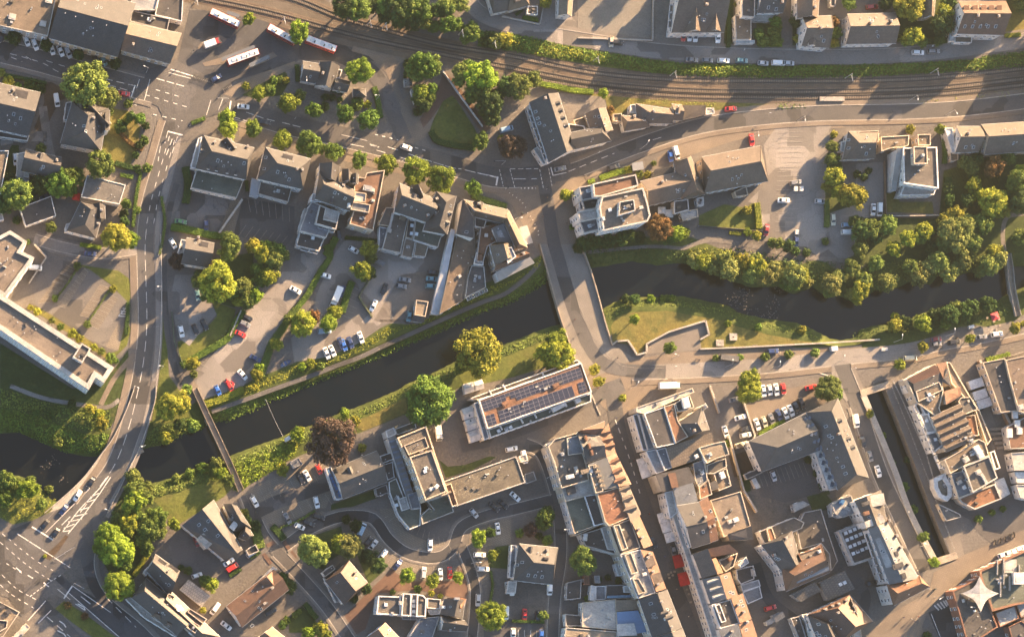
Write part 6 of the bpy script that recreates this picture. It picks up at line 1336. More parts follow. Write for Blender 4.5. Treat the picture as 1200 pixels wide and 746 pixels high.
# ---- big stepped residential block beside the canal
Z(1030,410,6.213)
b=H_('long stepped apartment block with white balcony frames beside the canal','block');b.zo=4.2
b.flat([200,215,410,100,450,170,470,300,440,420,470,520,280,385,240,300],12,'tan','cream',.4,trim='cream');b.mono([250,245,450,165,410,105,205,210],12.4,13.6,'terra','cream');b.mono([258,300,462,262,450,165,250,245],12.2,12.4,'slate','cream');b.flat([270,300,440,230,465,290,290,375],12.4,'tan','cream',.3);b.mono([420,100,490,85,500,180,470,210],12,13,'terra','cream');b.mono([440,215,525,265,500,130,470,205],12,13,'slate2','cream')
b.mono([475,300,595,262,600,330,490,398],12,14,'terra','cream');b.mono([490,398,610,340,600,322,480,350],12,13,'slate','cream')
for i_ in range(5):
 y0=470+i_*52;x0=370+i_*22
 b.gable([x0+28,y0+65,x0+238,y0-30,x0+220,y0-80,x0+5,y0+20],12+.3*(i_%2),13.3,'brown','cream',over=.2,win=False)
b.clutter([300,320,440,270,440,380,320,400],10,101);b.clutter([560,600,720,560,760,700,600,740],12,102);b.vent(545,470,535,540,590,572,530,655,400,250,395,190)
b.flat([600,345,668,340,720,430,620,470,580,370],11,'slate2','cream',.4,trim='cream');b.flat([630,480,700,470,730,620,690,625,640,540],9,'terra','cream',.4,trim='cream');b.flat([490,85,520,90,660,330,730,430,820,650,790,690,700,430,530,240],8,'beige','cream',.4,.3,trim='cream',every=2.2)
b.flat([260,395,300,385,330,465,300,475],11,'felt_dark','white',.7,.35,trim='white');b.flat([300,475,360,462,420,590,350,605],11.2,'light','white',.7,.35,trim='white');b.flat([345,610,425,590,470,690,400,745],11,'bluegrey','white',.7,.35,trim='white');b.flat([300,390,345,405,370,470,335,465],11.5,'bluegrey','white',.5,trim='white');b.bars((265,400),(460,860),9,1,7);b.flat([175,210,240,250,255,300,210,310],9,'light','white',.5,trim='white');b.dome(345,515,410,650)
Z(1060,500,6.779)
b.flat([320,260,480,170,590,95,640,120,672,225,470,310,365,370],12,'tan','cream',.4,trim='cream');b.flat([470,312,675,230,740,405,545,520],13,'felt','cream',.6,.4,trim='light');b.flat([530,410,700,350,735,400,570,485],11.5,'slate','terra',.4,z0=11);b.flat([370,375,470,345,540,525,430,565],11,'bluegrey','cream',.4);b.flat([430,568,545,520,720,450,770,570,560,655,455,600],9,'terra','cream',.5,.4,trim='light');b.mono([770,570,840,530,790,400,710,430],7,7.6,'white','pale');b.clutter([480,200,560,150,600,220,500,270],10,103);b.box(580,200,2.2,5,1.4,0,'white');b.box(480,260,2,2,1.4,0,'light');b.box(580,358,2,1.6,1,0,'light');b.box(430,440,1.8,1.4,1,0,'light');b.box(425,410,1.8,1.2,1,0,'beige');b.box(470,480,1.2,1.4,.8,0,'white');b.box(628,410,1.2,4.2,.5,0,'light');b.clutter([260,130,300,120,310,170,280,190],4,104)
b.flat([680,200,715,188,762,325,722,340],10,'felt','cream',.5,.35,trim='white');
b=H_('curved white walled terrace bar at the foot of the canal block','pavilion','terrace_pavilion');b.flat([232,412,325,365,330,392,375,470,380,545,340,590,270,555,235,480],4,'beige','white',.9,1.5,trim='white',win=False);b.clutter([290,430,340,430,350,510,300,510],5,105)
b=H_('walled stone kiosk at the end of the canal terrace','shop');b.flat([270,610,440,690,450,715,335,745,320,720],3.2,'grey','beige',.4,trim='light')
# ---- right edge
Z(1000,300)
b=H_('dark flat hall with light ribs at the right edge','hall');b.flat([755,620,885,595,905,700,960,900,860,910],6,'slate','beige',.3,trim='beige');b.vent(830,650,850,700)
b=H_('brown flat hall cut by the right edge beside the dark hall','hall');b.flat([888,605,1060,570,1060,940,965,900,910,700],7,'brown','beige',.3,trim='beige');b.box(975,880,2,2,.5,0,'light')
Z(1000,450)
b=H_('white terraced market roofs at the right edge','shop');b.flat([920,400,1080,390,1080,500,940,500],6,'light','white',.3,trim='light');b.flat([940,510,1080,505,1080,580,955,575],5,'white','white',.3,trim='light');b.flat([950,585,1080,585,1080,680,975,660],5,'light','white',.3,trim='light')
b=H_('low roofs with white skylight boxes beside the paved street','shop');b.flat([895,250,1080,150,1080,370,915,375],5,'redbrown','white',.3,trim='light');b.box(940,180,2,2.6,.7,0,'white');b.box(953,230,2,2.6,.7,0,'white');b.box(965,272,2,2.6,.7,0,'white');b.box(905,285,2.2,3.4,.9,0,'white')
Z(1080,610,5.483)
b=H_('dark flat roof under the white shade sail','shop');b.flat([200,450,330,385,370,360,450,580,490,680,390,745,300,800,245,600],7,'felt_dark','brick',.4,.4,trim='rust');b.box(338,577,.8,.8,.7,0,'white');b.vent(380,680,300,500,440,640)
b=H_('brick-rimmed roof garden building with terraces at the bottom right','block');b.flat([372,320,660,190,720,180,720,520,600,540,455,580,380,365],8,'green','brick',.7,.7,trim='terra');b.flat([440,520,560,465,600,530,470,575],6.5,'bluegrey','pale',.3);b.flat([475,590,600,545,625,625,505,680],5.5,'light','brick',.3,trim='rust');b.flat([610,540,720,500,720,600,640,620],5.5,'light','brick',.3,trim='rust');b.flat([560,680,640,640,720,700,720,780,590,780],5,'slate','brick',.3,trim='rust');b.box(610,370,4,4.4,2.2,0,'white','canopy');b.box(565,290,5,5,.3,0,'light','terrace_deck')
for(x_,y_)in((480,300),(520,290),(560,400),(520,360),(620,330),(500,440)):b.box(x_,y_,.3,5.5,1.1,0,'light','divider_wall')
b.clutter([420,350,560,300,580,420,460,440],14,111)
b=H_('small tiled house at the bottom beside the plaza');Z(1000,596);b.gable([-60,560,-40,700,60,610,-20,500],7,10.5,'slate','white',(.1,.1));b.flat([0,690,40,670,50,760,10,780],4,'light','beige',.3)
# ---- unseen buildings added beyond the frame to shade the top and right of the view
Z(0,0,1)
for(x_,y_,w_,h_,hz_,c_)in((690,-45,60,34,9,'brown'),(905,-55,70,36,10,'brown'),(1090,-60,80,36,12,'slate2'),(1250,60,60,50,12,'brown'),(1265,150,60,44,12,'slate'),(1215,-35,60,40,13,'brown'),(560,-70,60,34,9,'slate'),(1260,430,60,60,11,'slate')):
 b=H_('unseen house added beyond the frame to cast shade');b.gable([x_-w_/2,y_+h_/2,x_+w_/2,y_+h_/2,x_+w_/2,y_-h_/2,x_-w_/2,y_-h_/2],hz_*.62,hz_,c_,'white',win=False)
# ================= BRIDGES, WALLS, CHANNEL =================
def deckthing(name,label,cat,left,right,z0=-1.1,z1=.02,mat='concrete',par=1.0,pm='stone',pw=.4,piers=()):
 L=[GP(a,b,0)for a,b in pairs(left)];Rr=[GP(a,b,0)for a,b in pairs(right)];o=(L[0]+Rr[0])/2
 t=thing(name,label,cat,o);m=MB(o);m.prism(L+Rr[::-1],z0,z1);m.obj('deck',mat,t)
 for side,P in((1,L),(-1,Rr)):
  P=spline(P,1.5)if len(P)>2 else P
  m=MB(o);A,Bq=strip(m,P,pw/2,-pw/2,par)
  for i in range(len(P)-1):
   a,b,c,d=Bq[i],Bq[i+1],A[i+1],A[i];dn=Vector((0,0,z0-par-.2))
   m.face([a,b,c,d]);m.face([b,a,a+dn,b+dn]);m.face([d,c,c+dn,d+dn])
  m.obj('parapet',pm,t)
 for(x,y,w_,l_,an)in piers:
  p=GP(x,y,-2);m=MB(o);m.box(p,l_,w_,-4.2,z0,math.radians(-an));m.obj('pier','stone',t)
 return t
Z(0,0,1)
deckthing('road_bridge','stone road bridge with pale pavements crossing the river','bridge',[632,286,641,318,655,368,666,400,675,424],[680,286,690,312,700,345,708,375,717,404],piers=((668,335,2.2,15,20),(683,370,2.2,15,20)))
sheet('bridge_pavement',[633,286,679,286,690,315,701,348,708,375,717,404,745,420,700,440,676,424,666,400,655,368,641,318],'bridge_paver',1.7)
deckthing('road_bridge','curving main road bridge over the river at the left','bridge',[158,452,149,478,133,512,118,533,100,557,80,577,52,601],[183,452,181,472,169,510,161,530,152,548,139,575,126,600],par=.9,pm='concrete',pw=.3,piers=((140,530,2,11,60),(160,520,2,8,60)))
deckthing('footbridge','narrow wooden footbridge over the river beside the car park','bridge',[224.5,456,232,472,241,492,256,524,270,555,279,576],[230.5,454,238,470,247.5,490,262,521,276,552,285,573],z0=-.6,z1=.35,mat='wood',par=1.35,pm='wood',pw=.16,piers=((242,495,1,2.2,60),(261,535,1,2.2,60)))
deckthing('footbridge','pale footbridge at the right edge of the river','bridge',[1177.5,298,1179,312,1181,335,1186,358,1189,371],[1183,297,1185.5,312,1188,335,1192,356,1195,370],z0=-.6,z1=.3,mat='wood',par=1.3,pm='concrete',pw=.14)
sheet('footbridge_landing',[212,448,222,440,233,452,226,458],'paver_beige',2.6)
def canalwall(label,pts,w,h,z0=-4.6,mat='stone',off=0):
 P=spline([GP(a,b,0)for a,b in pairs(pts)],1.5);o=P[0].copy();t=thing('canal_wall',label,'wall',o);m=MB(o);A,Bq=strip(m,P,w/2+off,-w/2+off,h)
 for i in range(len(P)-1):
  dn=Vector((0,0,z0-h));m.face([Bq[i],Bq[i+1],A[i+1],A[i]]);m.face([Bq[i+1],Bq[i],Bq[i]+dn,Bq[i+1]+dn]);m.face([A[i],A[i+1],A[i+1]+dn,A[i]+dn])
 for i,f in((0,1),(len(P)-1,-1)):m.face([A[i],Bq[i],Bq[i]+dn,A[i]+dn]if f>0 else[Bq[i],A[i],A[i]+dn,Bq[i]+dn])
 m.obj('wall',mat,t);return t
canalwall('pale canal wall along the street side, planted with small trees',[1011,462,1046,546,1066,600,1096,658],2.2,.5,mat='concrete')
canalwall('brown paved canal wall below the apartment block',[1040,452,1063,510,1097,600,1118,652],2.4,.2,mat='paver_grey')
canalwall('short stone canal wall at the street bridge',[1008,461,1042,450],2.6,.6);canalwall('lower stone end wall of the canal by the plaza',[1092,660,1121,650],2.6,.5)
sheet('canal_terrace',[1038,448,1052,440,1075,480,1100,560,1118,600,1130,650,1120,655,1097,600,1064,510],'paver_grey',1.55)
fence([1042,449,1066,508,1100,598,1119,648],1.1,'thin metal railing along the canal terrace','rail','grey',.3);fence([1046,447,1058,472,1084,530,1100,585],1.1,'pale railing between the canal terrace and the apartment gardens','rail','white')
# stepped garden walls and sports court rim
fence([677,45,764,48,765,-5],.9,'low stone wall around the sports court','wall','beige',thick=.4);fence([588,20,632,29,637,8],.8,'white garden wall by the railway street','wall','white',thick=.3)
fence([757,403,783,389,826,376,830,392,820,398],1.0,'stone parapet around the viewing terrace','wall','beige',thick=.5);fence([820,409,870,407,965,402,1030,398],.8,'low stone wall between meadow and riverside street','wall','beige',thick=.45)
fence([717,404,722,400,735,399,741,408,746,416],1.0,'curved stone wall at the end of the stone bridge','wall','beige',thick=.5);fence([746,416,757,413,757,403],1.0,'short stone wall beside the viewing terrace','wall','beige',thick=.5)
fence([518,84,540,115,565,149],1.6,'white fence line running down beside the red walk','panel','white',thick=.2)
sheet('red_walk',[520,84,530,92,560,130,575,150,566,158,545,128,530,112,520,118,505,140,496,150,492,140,510,112],'paver_red',1.3)
fence([256,274,283,235],2.2,'stone retaining wall between two car parks','wall','beige',thick=.7);fence([1035,190,1037,254],1.6,'brown wooden fence beside the white villa','panel','brown',thick=.15);fence([1037,254,1100,253],1.2,'brown wall at the foot of the villa lawn','wall','brown',thick=.3)
fence([818,265,875,270,892,271],1.4,'dark fence below the hall lawn','panel','dark',thick=.12);fence([201,365,204,400,215,430],1.4,'green mesh fence beside the footpath','panel',(.06,.10,.07),thick=.1)
fence([188,275,189.5,330,188,400,184,440],1.0,'white guard rail along the curved main road','rail','white');fence([864,452,884,512],1.2,'yellowish wall between the two upper car parks','wall','beige',thick=.5);fence([831,452,842,484],1.0,'planted wall beside the corner building','wall','beige',thick=.6)
fence([852,510,870,575,885,600],1.8,'tall pale wall along the courtyard passage','wall','cream',thick=.6);fence([882,512,893,550],1.6,'cream wall at the garage court','wall','cream',thick=.4)
fence([440,316,420,348,436,372],1.0,'low green-grown fence around the paved car park','panel',(.09,.10,.05),thick=.5);fence([269,394,282,364],1.3,'short wall at the head of the left parking bays','wall','beige',thick=.4)
fence([40,287,54,302,34,332],2.0,'white wall around the office delivery yard','wall','white',thick=.35)
fence([690,455,703,486],.2,'pale kerb line across the shopping street mouth','wall','white',thick=.3)
fence([1158,424,1200,412],1.0,'white rail beside the hall at the riverside street','rail','white');fence([1145,423,1160,450,1176,488,1191,520],2.4,'long brown wall beside the paved street','wall','brown',thick=.8)
Z(200,450);
cm=MB();o_=G(555,90,1.5);q0,q1=G(555,90,1.2),G(655,305,1.2)
for i_ in range(12):
 a_=q0.lerp(q1,i_/12);c_=q0.lerp(q1,(i_+1)/12);a_.z-=1.0*math.sin(math.pi*i_/12);c_.z-=1.0*math.sin(math.pi*(i_+1)/12);cm.tube(a_,c_,.04,.04,5,0,False)
cm.tube((q0.x,q0.y,-1.5),q0,.1,.1,6);cm.o=Vector((q0.x,q0.y,0));cm.V=[v-cm.o for v in cm.V]
co=cm.obj('river_cable','zinc',loc=cm.o);thing('river_cable','thin measuring cable hung across the river','cable',o=co)
# concrete slab beside the tracks, planters on the meadow
Z(800,0);sl_=MB();P_=[G(795,567),G(940,567),G(940,592),G(795,592)];sl_.o=P_[0].copy();sl_.prism(P_,0,.7);so_=sl_.obj('loading_platform','concrete',loc=sl_.o);thing('loading_platform','low concrete platform beside the railway tracks','platform',o=so_)
Z(800,300)
for(x0,y0,x1,y1,l_)in((270,450,315,492,'square stone planter pit nearer the meadow tree'),(192,487,237,525,'square stone planter pit nearer the viewing terrace')):
 o_=G((x0+x1)/2,(y0+y1)/2);t=thing('planter',l_,'planter',o_);m=MB(o_);P_=ccw([G(x0,y0),G(x1,y0+2),G(x1,y1),G(x0+2,y1)]);Q_=inset(P_,1.1)
 for i_ in range(4):
  a_,b_=P_[i_],P_[(i_+1)%4];c_,d_=Q_[(i_+1)%4],Q_[i_];up_=Vector((0,0,.6));m.face([a_+up_,b_+up_,c_+up_,d_+up_]);m.face([a_,b_,b_+up_,a_+up_]);m.face([d_+up_,c_+up_,c_,d_])
 m.obj('rim','concrete',t);m=MB(o_);m.poly([(q.x,q.y,.25)for q in Q_]);m.obj('soil','soil',t)
 # ================= TREES =================
Z(0,0)
trees('beside the parked row along the north street',[(80,220,48,'dark'),(270,265,38,'dark'),(460,320,38,'dark'),(670,370,36,'dark')])
tree(495,490,128,'olive','beside the north street above the villa',tall=1.0);tree(630,570,66,'olive','leaning against the large tree above the villa');trees('on the corner of the north street',[(750,603,30,'olive','shrub')]);
trees('in the garden beside the square villa',[(640,650,26,'olive'),(760,680,32,'dark'),(815,690,36,'green'),(850,735,26,'dark'),(700,740,40,'dark','shrub'),(745,700,30,'gold','shrub')])
hedge([20,440,100,455,180,470,270,490],20,1.6,'dark clipped hedge beside the long left house','dark');trees('beside the long left house',[(45,475,42,'gold','shrub'),(105,500,28,'green','shrub'),(170,500,38,'dark','shrub'),(230,520,35,'dark','shrub'),(10,420,30,'olive','shrub')])
Z(0,150)
tree(585,210,86,'olive','beside the square villa, round and dense');tree(345,320,78,'green','left of the grey flat-roofed house');tree(420,290,72,'green','against the grey flat-roofed house');tree(400,350,60,'green','below its neighbours near the grey house')
trees('in the left gardens',[(235,330,66,'deep'),(95,385,88,'olive'),(25,440,60,'dark'),(160,400,50,'deep'),(50,300,50,'deep'),(300,580,36,'olive'),(235,120,32,'olive','shrub'),(100,540,26,'dark','shrub'),(160,665,18,'olive','shrub')])
trees('between the villas and the main road',[(685,640,78,'gold'),(755,650,52,'lime'),(860,235,30,'green'),(735,445,34,'green'),(720,500,30,'dark'),(725,545,32,'dark'),(610,630,30,'olive'),(805,475,24,'green','shrub'),(815,100,28,'dark'),(840,70,30,'green'),(800,240,26,'dark','shrub'),(790,160,24,'dark','shrub')])
hedge([465,680,530,690,590,700],24,1.2,'bright clipped hedge below the dark-roofed villa','lime');hedge([670,205,780,240],28,1.4,'dark hedge below the round villa tree','dark');hedge([700,275,775,290],22,1.3,'green hedge beside the grey flat-roofed house','green');hedge([820,260,790,420,775,580],20,1.4,'green hedge along the main road pavement','green');hedge([940,400,960,560,930,740],16,1.0,'low hedge on the road island at the left','olive')
hedge([690,20,760,90,830,130],26,1.2,'russet hedge in the villa garden','rust')
Z(200,0)
trees('at the bus station',[(455,115,40,'lime'),(748,190,68,'lime')])
trees('on the station square',[(512,540,48,'lime'),(565,520,36,'green'),(687,603,60,'lime'),(835,643,50,'green'),(755,560,38,'olive'),(440,505,26,'gold','shrub'),(600,465,30,'green','shrub'),(636,465,22,'olive','shrub'),(678,468,24,'gold','shrub'),(580,525,34,'green'),(900,620,30,'olive','shrub'),(900,565,24,'dark','shrub'),(940,565,24,'dark','shrub'),(985,580,22,'dark','shrub')])
hedge([735,380,740,480],26,1.3,'hedge against the west end of the old station','dark');hedge([940,525,1000,545],24,1,'hedge under the east wing of the old station','dark')
trees('at the top road crossing',[(325,690,55,'lime'),(480,740,45,'lime')])
hedge([120,720,160,705,200,690],24,.8,'low green planting on the road island','green')
Z(400,0)
tree(105,415,76,'lime','beside the little pavilion, brightest on the station square');trees('on the station square',[(20,660,55,'green'),(70,630,28,'olive'),(160,692,66,'green'),(95,600,40,'olive','shrub'),(150,610,24,'gold','shrub')])
hedge([190,510,210,590,228,690],30,1.3,'hedge along the bus loop','green')
trees('in the wood above the railway',[(20,30,80,'dark'),(95,45,80,'olive'),(170,30,55,'dark'),(245,35,62,'olive'),(250,95,45,'dark'),(330,30,80,'dark'),(390,55,70,'olive'),(450,60,72,'green'),(420,120,60,'dark'),(340,120,50,'dark'),(480,115,52,'olive'),(570,60,55,'dark'),(620,40,62,'olive'),(690,20,55,'olive'),(540,160,44,'green'),(630,140,60,'green'),(680,150,40,'olive'),(755,185,58,'green'),(725,220,40,'olive')])
trees('between the bus loop and the railway',[(470,385,80,'green'),(530,390,60,'olive'),(430,420,58,'olive'),(395,375,32,'dark','shrub'),(465,530,48,'lime'),(450,580,40,'green'),(525,520,40,'green'),(520,570,36,'green'),(490,620,40,'dark'),(450,650,30,'dark','shrub'),(385,430,30,'dark','shrub')])
trees('south of the railway by the red walk',[(700,420,62,'olive'),(750,400,50,'green'),(810,450,88,'lime'),(860,470,60,'lime'),(790,520,72,'green'),(760,560,40,'green'),(860,610,80,'dark'),(900,560,50,'dark'),(870,680,56,'dark'),(960,510,60,'dark'),(690,470,40,'olive')])
trees('above the railway near the curve',[(900,240,50,'olive','shrub'),(960,240,50,'gold','shrub'),(850,240,36,'dark','shrub')])
Z(600,0)
tree(30,500,72,'olive','west of the hotel, on the railway edge');tree(125,465,50,'olive','west of the hotel, brownish and darker');tree(-20,520,60,'dark','west of the hotel, half behind its neighbours')
hedge([160,492,260,510,350,530,470,540],30,1.6,'bright hedge between railway and hotel yard','lime');trees('at the hotel yard',[(530,545,34,'lime'),(570,640,26,'rust','shrub'),(565,690,26,'rust','shrub')])
tree(195,10,36,'gold','beside the pergola terrace at the top');hedge([60,105,150,120],24,1.0,'flowering hedge behind the white garden wall','green');hedge([20,90,60,60],20,.8,'short hedge beside the grey-roofed house','dark')
Z(0,0,1)
scrub('railway_scrub',[560,36,600,41,626,45,656,53,710,62,750,69,800,75,880,77,1000,77,1070,75,1140,70,1170,64,1212,60,1212,78,1140,82,1080,86,1000,90,900,92,800,88,750,83,710,76,680,71,640,66,600,60,560,53],2.4,5.5,'green',3,.42,4.0)
scrub('golden_scrub',[600,44,640,52,690,62,710,66,708,74,660,68,620,61,596,54],3.4,3.0,'gold',5,.32,3.2);scrub('golden_scrub',[814,78,850,77,880,76,894,82,892,91,860,89,830,88,806,86],3.2,3.0,'gold',9,.3,2.6);scrub('golden_scrub',[1142,74,1160,67,1188,66,1190,72,1165,78,1146,81],2.6,3.0,'gold',11,.3,2.6)  # taller lumps in golden leaf colour over the green strip
scrub('verge_scrub',[908,122,944,121,944,126,912,128],1.4,4,'green',13,.3);scrub('verge_scrub',[640,101,694,108,694,112,640,104],1.0,2.5,'olive',14,.3);scrub('verge_scrub',[720,112,800,117,840,120,840,126,800,125,730,120],.6,2.2,'pale',15,.26);scrub('verge_scrub',[1060,118,1200,105,1205,110,1130,118,1065,123],.6,2.2,'gold',16,.26)
Z(200,150)
trees('lining the station street',[(335,5,58,'lime'),(482,15,50,'green'),(650,65,60,'lime'),(800,92,74,'green'),(865,120,40,'olive'),(945,140,55,'green')])
Z(400,150)
trees('lining the station street',[(105,190,52,'green'),(260,210,60,'lime'),(430,255,78,'lime'),(500,250,36,'lime'),(580,300,80,'lime'),(770,350,52,'green')]);trees('lining the station street',[(5,138,20,'gold')])
tree(810,75,52,'green','on the corner of the green triangle');tree(990,110,80,'purple','beside the hotel, reddish purple');trees('beside the hotel forecourt',[(930,60,26,'gold','shrub')])
hedge([520,20,555,75,640,100,780,120],36,1.2,'dark hedge around the green triangle','dark');hedge([760,395,860,430,960,460],34,1.3,'clipped hedge in front of the corner house','olive')
hedge([200,660,420,400]if False else[20,640,130,650,205,660],22,1.0,'hedge on the car park island by the banner','dark');tree(160,700,52,'gold','on the car park island by the banner')
Z(200,150)
hedge([0,580,120,600,220,625,310,635],40,1.8,'thick hedge below the forecourt with two cars','green');hedge([85,230,100,330,85,440],44,1.5,'dark hedge beside the hipped house','dark')
trees('behind the car park north of the small house',[(345,670,62,'olive'),(330,730,50,'olive'),(485,690,50,'gold'),(530,730,58,'gold'),(560,690,40,'lime'),(620,715,50,'green'),(660,740,36,'olive')]);hedge([440,310,445,370],20,1,'small hedge beside the glass conservatory','dark')
hedge([960,640,930,700,900,745],40,1.6,'hedge beside the stepped terrace house','green');tree(40,780,55,'purple','beside the small house, very dark purple')
Z(200,300)
tree(270,150,105,'gold','in the car park garden, broad golden crown');tree(235,200,70,'olive','left of the golden car park crown');tree(160,145,50,'olive','at the left end of the car park garden');tree(420,180,60,'olive','right of the golden car park crown');tree(490,235,52,'lime','at the right end of the car park garden');tree(395,265,40,'gold','in the car park garden, low in front');tree(450,260,50,'olive','in the car park garden, lower right');tree(350,200,60,'green','in the car park garden, between the larger crowns')
tree(570,120,58,'gold','at the head of the long car park');tree(500,75,40,'olive','at the head of the long car park');tree(600,20,60,'olive','at the head of the long car park');tree(520,140,44,'olive','at the head of the long car park')
hedge([900,-60,930,0,860,110,800,220,730,310],34,1.5,'long clipped hedge between the two car parks','green');hedge([730,310,690,360,640,440,590,510,560,590,520,700],44,1.5,'lower stretch of the hedge between the car parks','olive');hedge([425,320,370,400,330,480,200,560,60,640],40,1.3,'long hedge curving around the lawn car park','green')
tree(765,400,72,'gold','in the middle car park island');tree(835,360,44,'rust','in the middle car park island, russet');tree(920,385,56,'lime','beside the white lorry');tree(960,325,48,'gold','beside the white lorry');tree(690,370,36,'olive','on the hedge between the car parks');tree(615,515,40,'gold','on the hedge between the car parks, lower down');tree(125,630,46,'gold','by the footpath above the footbridge');tree(135,685,26,'olive','by the footpath above the footbridge');tree(500,690,40,'gold','at the lower end of the hedge');tree(515,650,34,'lime','at the lower end of the hedge')
trees('on the grass by the boat',[(820,620,30,'gold','shrub'),(770,640,28,'lime','shrub'),(870,640,28,'olive','shrub')])
Z(400,300)
tree(120,85,62,'lime','on the hedge island by the canopy shed');tree(165,95,40,'dark','on the hedge island by the canopy shed');tree(170,10,40,'olive','at the top of the car park island');hedge([60,150,30,230,0,330],40,1.4,'hedge above the angled bays','green')
tree(800,570,128,'gold','on the south bank below the warehouse roof, broad and lit');tree(700,640,44,'green','on the south bank at the foot of the golden tree');tree(505,745,52,'lime','on the south bank near the water')
Z(600,300)
tree(190,560,62,'gold','left of the bridge end above the solar building');tree(270,575,85,'gold','right beside the bridge end above the solar building');tree(260,490,62,'lime','closest to the water at the bridge end');tree(225,620,50,'lime','at the bridge end, nearest the solar roof');tree(330,600,38,'gold','at the bridge end, against the parapet')
tree(712,370,34,'lime','alone on the riverside meadow, casting a long shadow',tall=1.3);tree(480,665,34,'gold','on the pavement at the south end of the bridge');tree(505,730,36,'gold','on the pavement beside the solar building');tree(918,538,42,'green','on the viewing terrace street');tree(715,250,36,'dark','at the water edge right of the bridge');tree(810,245,26,'lime','at the water edge right of the bridge');trees('on the meadow water edge',[(880,245,20,'lime','shrub'),(905,245,22,'olive','shrub'),(935,245,22,'lime','shrub'),(660,250,30,'dark','shrub')])
Z(800,300)
trees('on the meadow by the planters',[(262,392,24,'lime'),(437,415,26,'green'),(690,430,30,'gold')]);trees('between street and riverside pavement',[(195,595,24,'olive'),(338,590,24,'olive'),(480,585,28,'olive'),(615,570,30,'olive'),(768,562,30,'olive')]);tree(385,725,68,'gold','at the head of the upper car park');tree(880,745,44,'olive','on the corner of the slate house');
Z(600,450);tree(640,80,26,'gold','in the paved square at the street mouth')
Z(1000,300)
trees('in the parking row of the riverside street',[(405,528,36,'gold'),(272,632,34,'lime'),(680,480,32,'gold'),(943,422,36,'gold'),(990,395,20,'gold')]);hedge([770,605,840,590,910,570],26,1.0,'green planting beside the dark flat hall','lime')
trees('on the south bank by the riverside street',[(245,400,46,'gold'),(240,350,30,'gold'),(305,390,42,'dark'),(405,390,52,'lime'),(475,350,46,'dark'),(560,340,60,'dark'),(600,300,40,'olive'),(650,325,46,'dark'),(690,300,44,'dark'),(780,280,50,'dark'),(530,385,40,'green')])
trees('on the north bank at the right',[(40,200,62,'gold'),(60,140,50,'pale'),(20,250,40,'gold'),(200,155,60,'pale'),(380,110,66,'pale'),(330,66,50,'olive'),(440,60,50,'pale'),(560,90,62,'pale'),(500,30,60,'pale'),(640,30,50,'pale'),(800,50,66,'pale'),(740,90,40,'pale'),(850,20,55,'pale'),(-15,66,50,'olive'),(130,40,50,'olive')])
Z(800,300)
trees('on the bank below the car park',[(120,30,58,'gold'),(180,60,50,'pale'),(270,70,68,'pale'),(240,20,50,'pale'),(350,30,48,'gold'),(440,60,60,'gold'),(400,110,58,'pale'),(490,120,62,'pale'),(530,75,50,'pale'),(420,20,40,'pale'),(650,110,68,'pale'),(620,160,60,'green'),(690,110,50,'gold'),(720,160,40,'pale'),(870,160,60,'pale'),(900,120,45,'pale'),(860,205,42,'olive'),(990,220,40,'pale'),(70,20,50,'pale')])
Z(800,150)
trees('beside the large car park hedge',[(880,285,62,'gold'),(845,345,36,'gold'),(960,400,66,'gold'),(870,110,40,'olive'),(880,40,26,'gold'),(870,185,44,'olive'),(905,370,40,'lime'),(990,370,50,'gold')]);hedge([835,420,838,500,835,580],30,1.2,'hedge between the two right car parks','olive');trees('between the two right car parks',[(832,665,26,'dark','shrub')])
hedge([425,440,435,520,440,590],34,1.6,'tall hedge at the end of the hall lawn','gold');trees('on the hall lawn',[(375,480,30,'gold'),(350,490,22,'olive'),(380,610,28,'lime'),(430,625,32,'gold')]);hedge([270,612,340,620],20,1,'short golden hedge below the hall lawn','gold')
trees('at the foot of the large car park',[(560,675,34,'olive'),(615,690,40,'dark'),(520,670,30,'olive'),(660,715,30,'dark','shrub'),(720,730,30,'dark','shrub')])
tree(5,610,40,'lime','right of the purple tree by the apartment block');
Z(600,150)
tree(860,580,75,'rust','below the apartment block, russet purple');tree(800,560,36,'purple','below the apartment block, russet purple');tree(960,610,55,'lime','right of the russet trees by the apartment block');tree(915,640,40,'dark','right of the russet trees by the apartment block');tree(315,390,36,'gold','in the square by the bridge junction');tree(353,577,20,'green','below the white apartment balcony')
trees('under the river side of the apartment block',[(420,670,46,'dark'),(490,660,44,'dark'),(560,660,48,'dark'),(640,640,46,'dark'),(690,630,44,'dark'),(740,640,40,'deep'),(390,700,36,'dark')])
hedge([440,318,480,305],26,1,'bright small hedge in front of the apartment block','lime');hedge([510,295,580,270,680,245],34,1.0,'grassy hedge strip along the apartment block','lime');trees('beside the glass shelter',[(683,242,26,'gold','shrub'),(745,275,30,'olive','shrub'),(790,275,24,'gold','shrub'),(825,205,18,'olive')])
Z(0,0,1)
scrub('riverside_scrub',[682,288,720,292,760,292,800,295,860,292,900,297,935,305,985,308,1000,318,1000,340,965,342,940,338,915,333,880,330,830,314,800,303,770,307,740,301,715,306,692,308],2.6,2.2,'dark',21,.34,5.0)
scrub('riverside_scrub',[804,294,840,290,880,296,900,303,915,325,880,324,840,308,806,302],2.6,2.2,'gold',22,.3,4.0)
scrub('riverside_scrub',[1000,312,1060,306,1120,304,1175,296,1178,312,1120,320,1066,327,1010,345],2.2,2.0,'olive',23,.34,5.0)
scrub('riverside_scrub',[1000,389,1030,383,1070,374,1112,358,1140,354,1180,350,1186,368,1150,376,1100,386,1050,394,1000,398],1.6,2.6,'dark',24,.3,4.0)
scrub('riverside_scrub',[706,366,722,357,740,351,800,351,854,362,900,378,945,385,965,398,940,392,900,384,850,370,790,358,740,358,715,374],1.2,3.0,'olive',25,.28,3.0)
